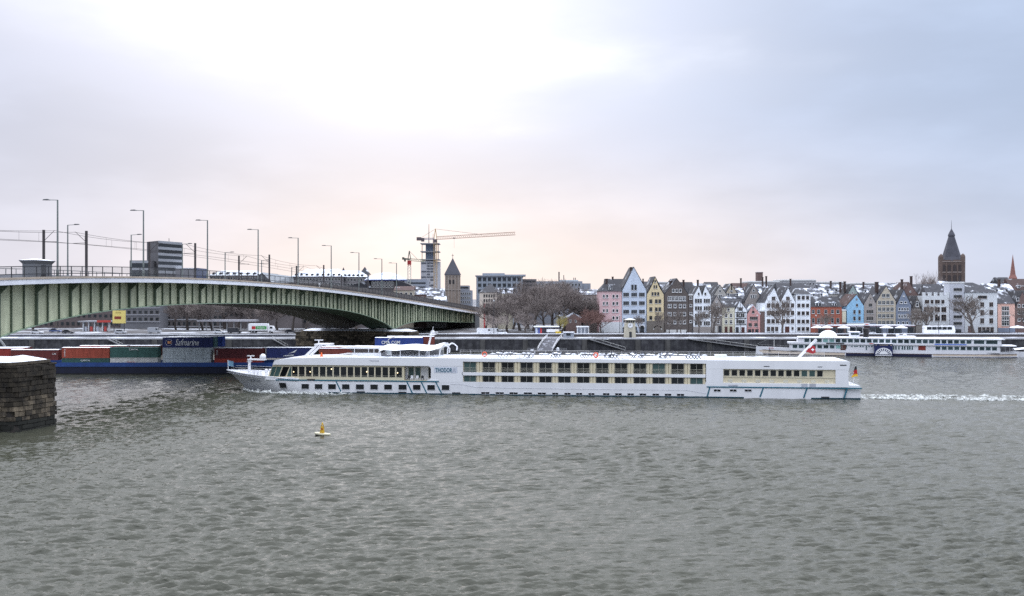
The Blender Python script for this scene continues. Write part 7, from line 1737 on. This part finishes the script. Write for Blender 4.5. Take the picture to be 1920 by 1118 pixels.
# restaurant pavilions and umbrellas behind the steamer
t = thing('restaurant_terrace', 'long dark restaurant terrace with flat snowy roof behind the steamer', 'terrace', (X_(1630, 350), 350, ZP))
MB().box(X_(1532, 350), X_(1716, 350), 350, 356, ZP + 2.9, ZP + 3.2).build('roof', mat('terrace_roof', (.16, .06, .06), .7), t, True); MB().box(X_(1532, 350), X_(1716, 350), 349.9, 356.1, ZP + 3.202, ZP + 3.36).build('roof_snow', SNOW, t, True)
for k in range(16):
    xx = X_(1534 + k * 12, 350); MB().box(xx, xx + .2, 350.1, 350.3, ZP, ZP + 2.9).build('post', DARK, t, True)
    if k < 15 and k % 3 != 1: MB().box(xx + .25, xx + 2.3, 350.3, 350.36, ZP + .2, ZP + 2.6).build('glass_panel', GLASS, t, True)
for i, (lab, px, Y, w) in enumerate((('snowy white parasol before the red house, nearest the corner', 1532, 346, 2.4), ('second snowy parasol before the red house', 1550, 346, 2.4), ('snowy parasol beside the dark chimney sign', 1582, 345, 2.4), ('wide snowy parasol at the right edge before the brick house', 1908, 347, 3.0), ('snowy parasol past the right edge', 1932, 347, 3.0), ('snowy parasol before the beige gable house', 1662, 345, 2.6), ('snowy parasol before the blue-grey house', 1690, 345, 2.4))):
    t = thing('parasol', lab, 'parasol', (X_(px, Y), Y, ZP), 0, 'snowy parasols on the promenade'); MB().tube((0, 0, 0), (0, 0, 3.2), .06, n=6).build('pole', DARK, t)
    MB().lathe([(w, 2.45), (w * .95, 2.62), (w * .4, 3.05), (.03, 3.3)], 8).build('canopy', SNOW, t)
t = thing('pylon_sign', 'white-topped dark sign pylon behind the steamer', 'sign', (X_(1625, 343), 343, ZP)); MB().box(-.9, .9, -.2, .2, 0, 3.4).build('pillar', mat('pylon_dark', (.04, .02, .02), .6), t); MB().box(-1.0, 1.0, -.25, .25, 3.4, 4.3).build('sign_box', WHITE, t); MB().box(-.6, .6, -.3, -.26, 3.7, 4.0).build('red_mark', mat('sign_red', (.5, .05, .04), .6), t)
# lamp posts along the promenade
for i, px in enumerate((926, 1049, 1162, 1210, 1298, 1352, 1388, 1420, 1530, 1760, 1893)):
    t = thing('promenade_lamp', f'thin dark lamp post on the promenade, {ORD[i]} from the bridge end', 'lamp post', (X_(px, 343.5), 343.5, ZP + .3), 0, 'lamp posts along the promenade')
    h = 6.5 if px not in (926,) else 12; MB().lathe([(.1, 0), (.07, h)], 6).build('pole', DARK, t); MB().lathe([(.05, h), (.28, h + .15), (.3, h + .4), (.05, h + .6)], 8).build('lantern', mat('lantern_glass', (.4, .4, .4), .3), t)
# people walking on the promenade and the bridge
def person(label, x, y, z, coat, cname, rz=0.0, s=1.0, stride=.18):
    J = [(0, 0, .92), (0, 0, 1.18), (0, 0, 1.44), (0, .01, 1.54), (0, .02, 1.66), (0, .02, 1.76),
         (.1, stride * .5, .9), (.11, stride, .5), (.11, stride * .9, .09), (.11, stride * .9 + .15, .05), (-.1, -stride * .4, .9), (-.11, -stride * .8, .5), (-.11, -stride * 1.6, .1), (-.11, -stride * 1.6 + .15, .05),
         (.2, 0, 1.40), (.25, -.1, 1.12), (.24, .05, .88), (-.2, 0, 1.40), (-.25, .1, 1.12), (-.24, .18, .9)]
    E = [(0, 1), (1, 2), (2, 3), (3, 4), (4, 5), (0, 6), (6, 7), (7, 8), (8, 9), (0, 10), (10, 11), (11, 12), (12, 13), (2, 14), (14, 15), (15, 16), (2, 17), (17, 18), (18, 19)]
    R = [.17, .17, .16, .065, .10, .085, .1, .07, .05, .04, .1, .07, .05, .04, .08, .06, .045, .08, .06, .045]
    m = MB()
    t = thing('person', label, 'person', (x, y, z), rz, 'people on the far bank')
    t.scale = (s, s, s)
    me = bpy.data.meshes.new('body'); me.from_pydata(J, E, []); o = link('body', me, t)
    me.materials.append(mat('coat_' + cname, coat, .9))
    md = o.modifiers.new('skin', 'SKIN'); md.use_smooth_shade = True
    for i, v in enumerate(me.skin_vertices[0].data): v.radius = (R[i], R[i]); v.use_root = i == 0
    o.modifiers.new('sub', 'SUBSURF').levels = 1; o.modifiers['sub'].render_levels = 1
    MB().lathe([(.02, 1.62), (.085, 1.66), (.095, 1.74), (.06, 1.84), (.01, 1.86)], 8, (0, .005, 0)).build('hair', mat('hair_dark', (.03, .02, .015), .8), t)
s = px_to_s_o(596, 1.0); person('person in a pale jacket walking along the bridge railing', *B(s, .5, z_top(s)), (.5, .5, .5), 'pale', .4, 1.0)
for lab, px, c, cn in (('person in dark coat near the sign on the promenade', 1131, (.02, .02, .025), 'dark'), ('person in dark coat right of the clock tower', 1196, (.025, .02, .02), 'dark'), ('person in dark coat before the dark brown gable', 1288, (.02, .02, .025), 'dark'), ('person in dark coat before the twin white gables', 1451, (.02, .02, .02), 'dark')):
    person(lab, X_(px, 343.2), 343.2 + .6, ZP + .05, c, cn, 1.4, 1.0)
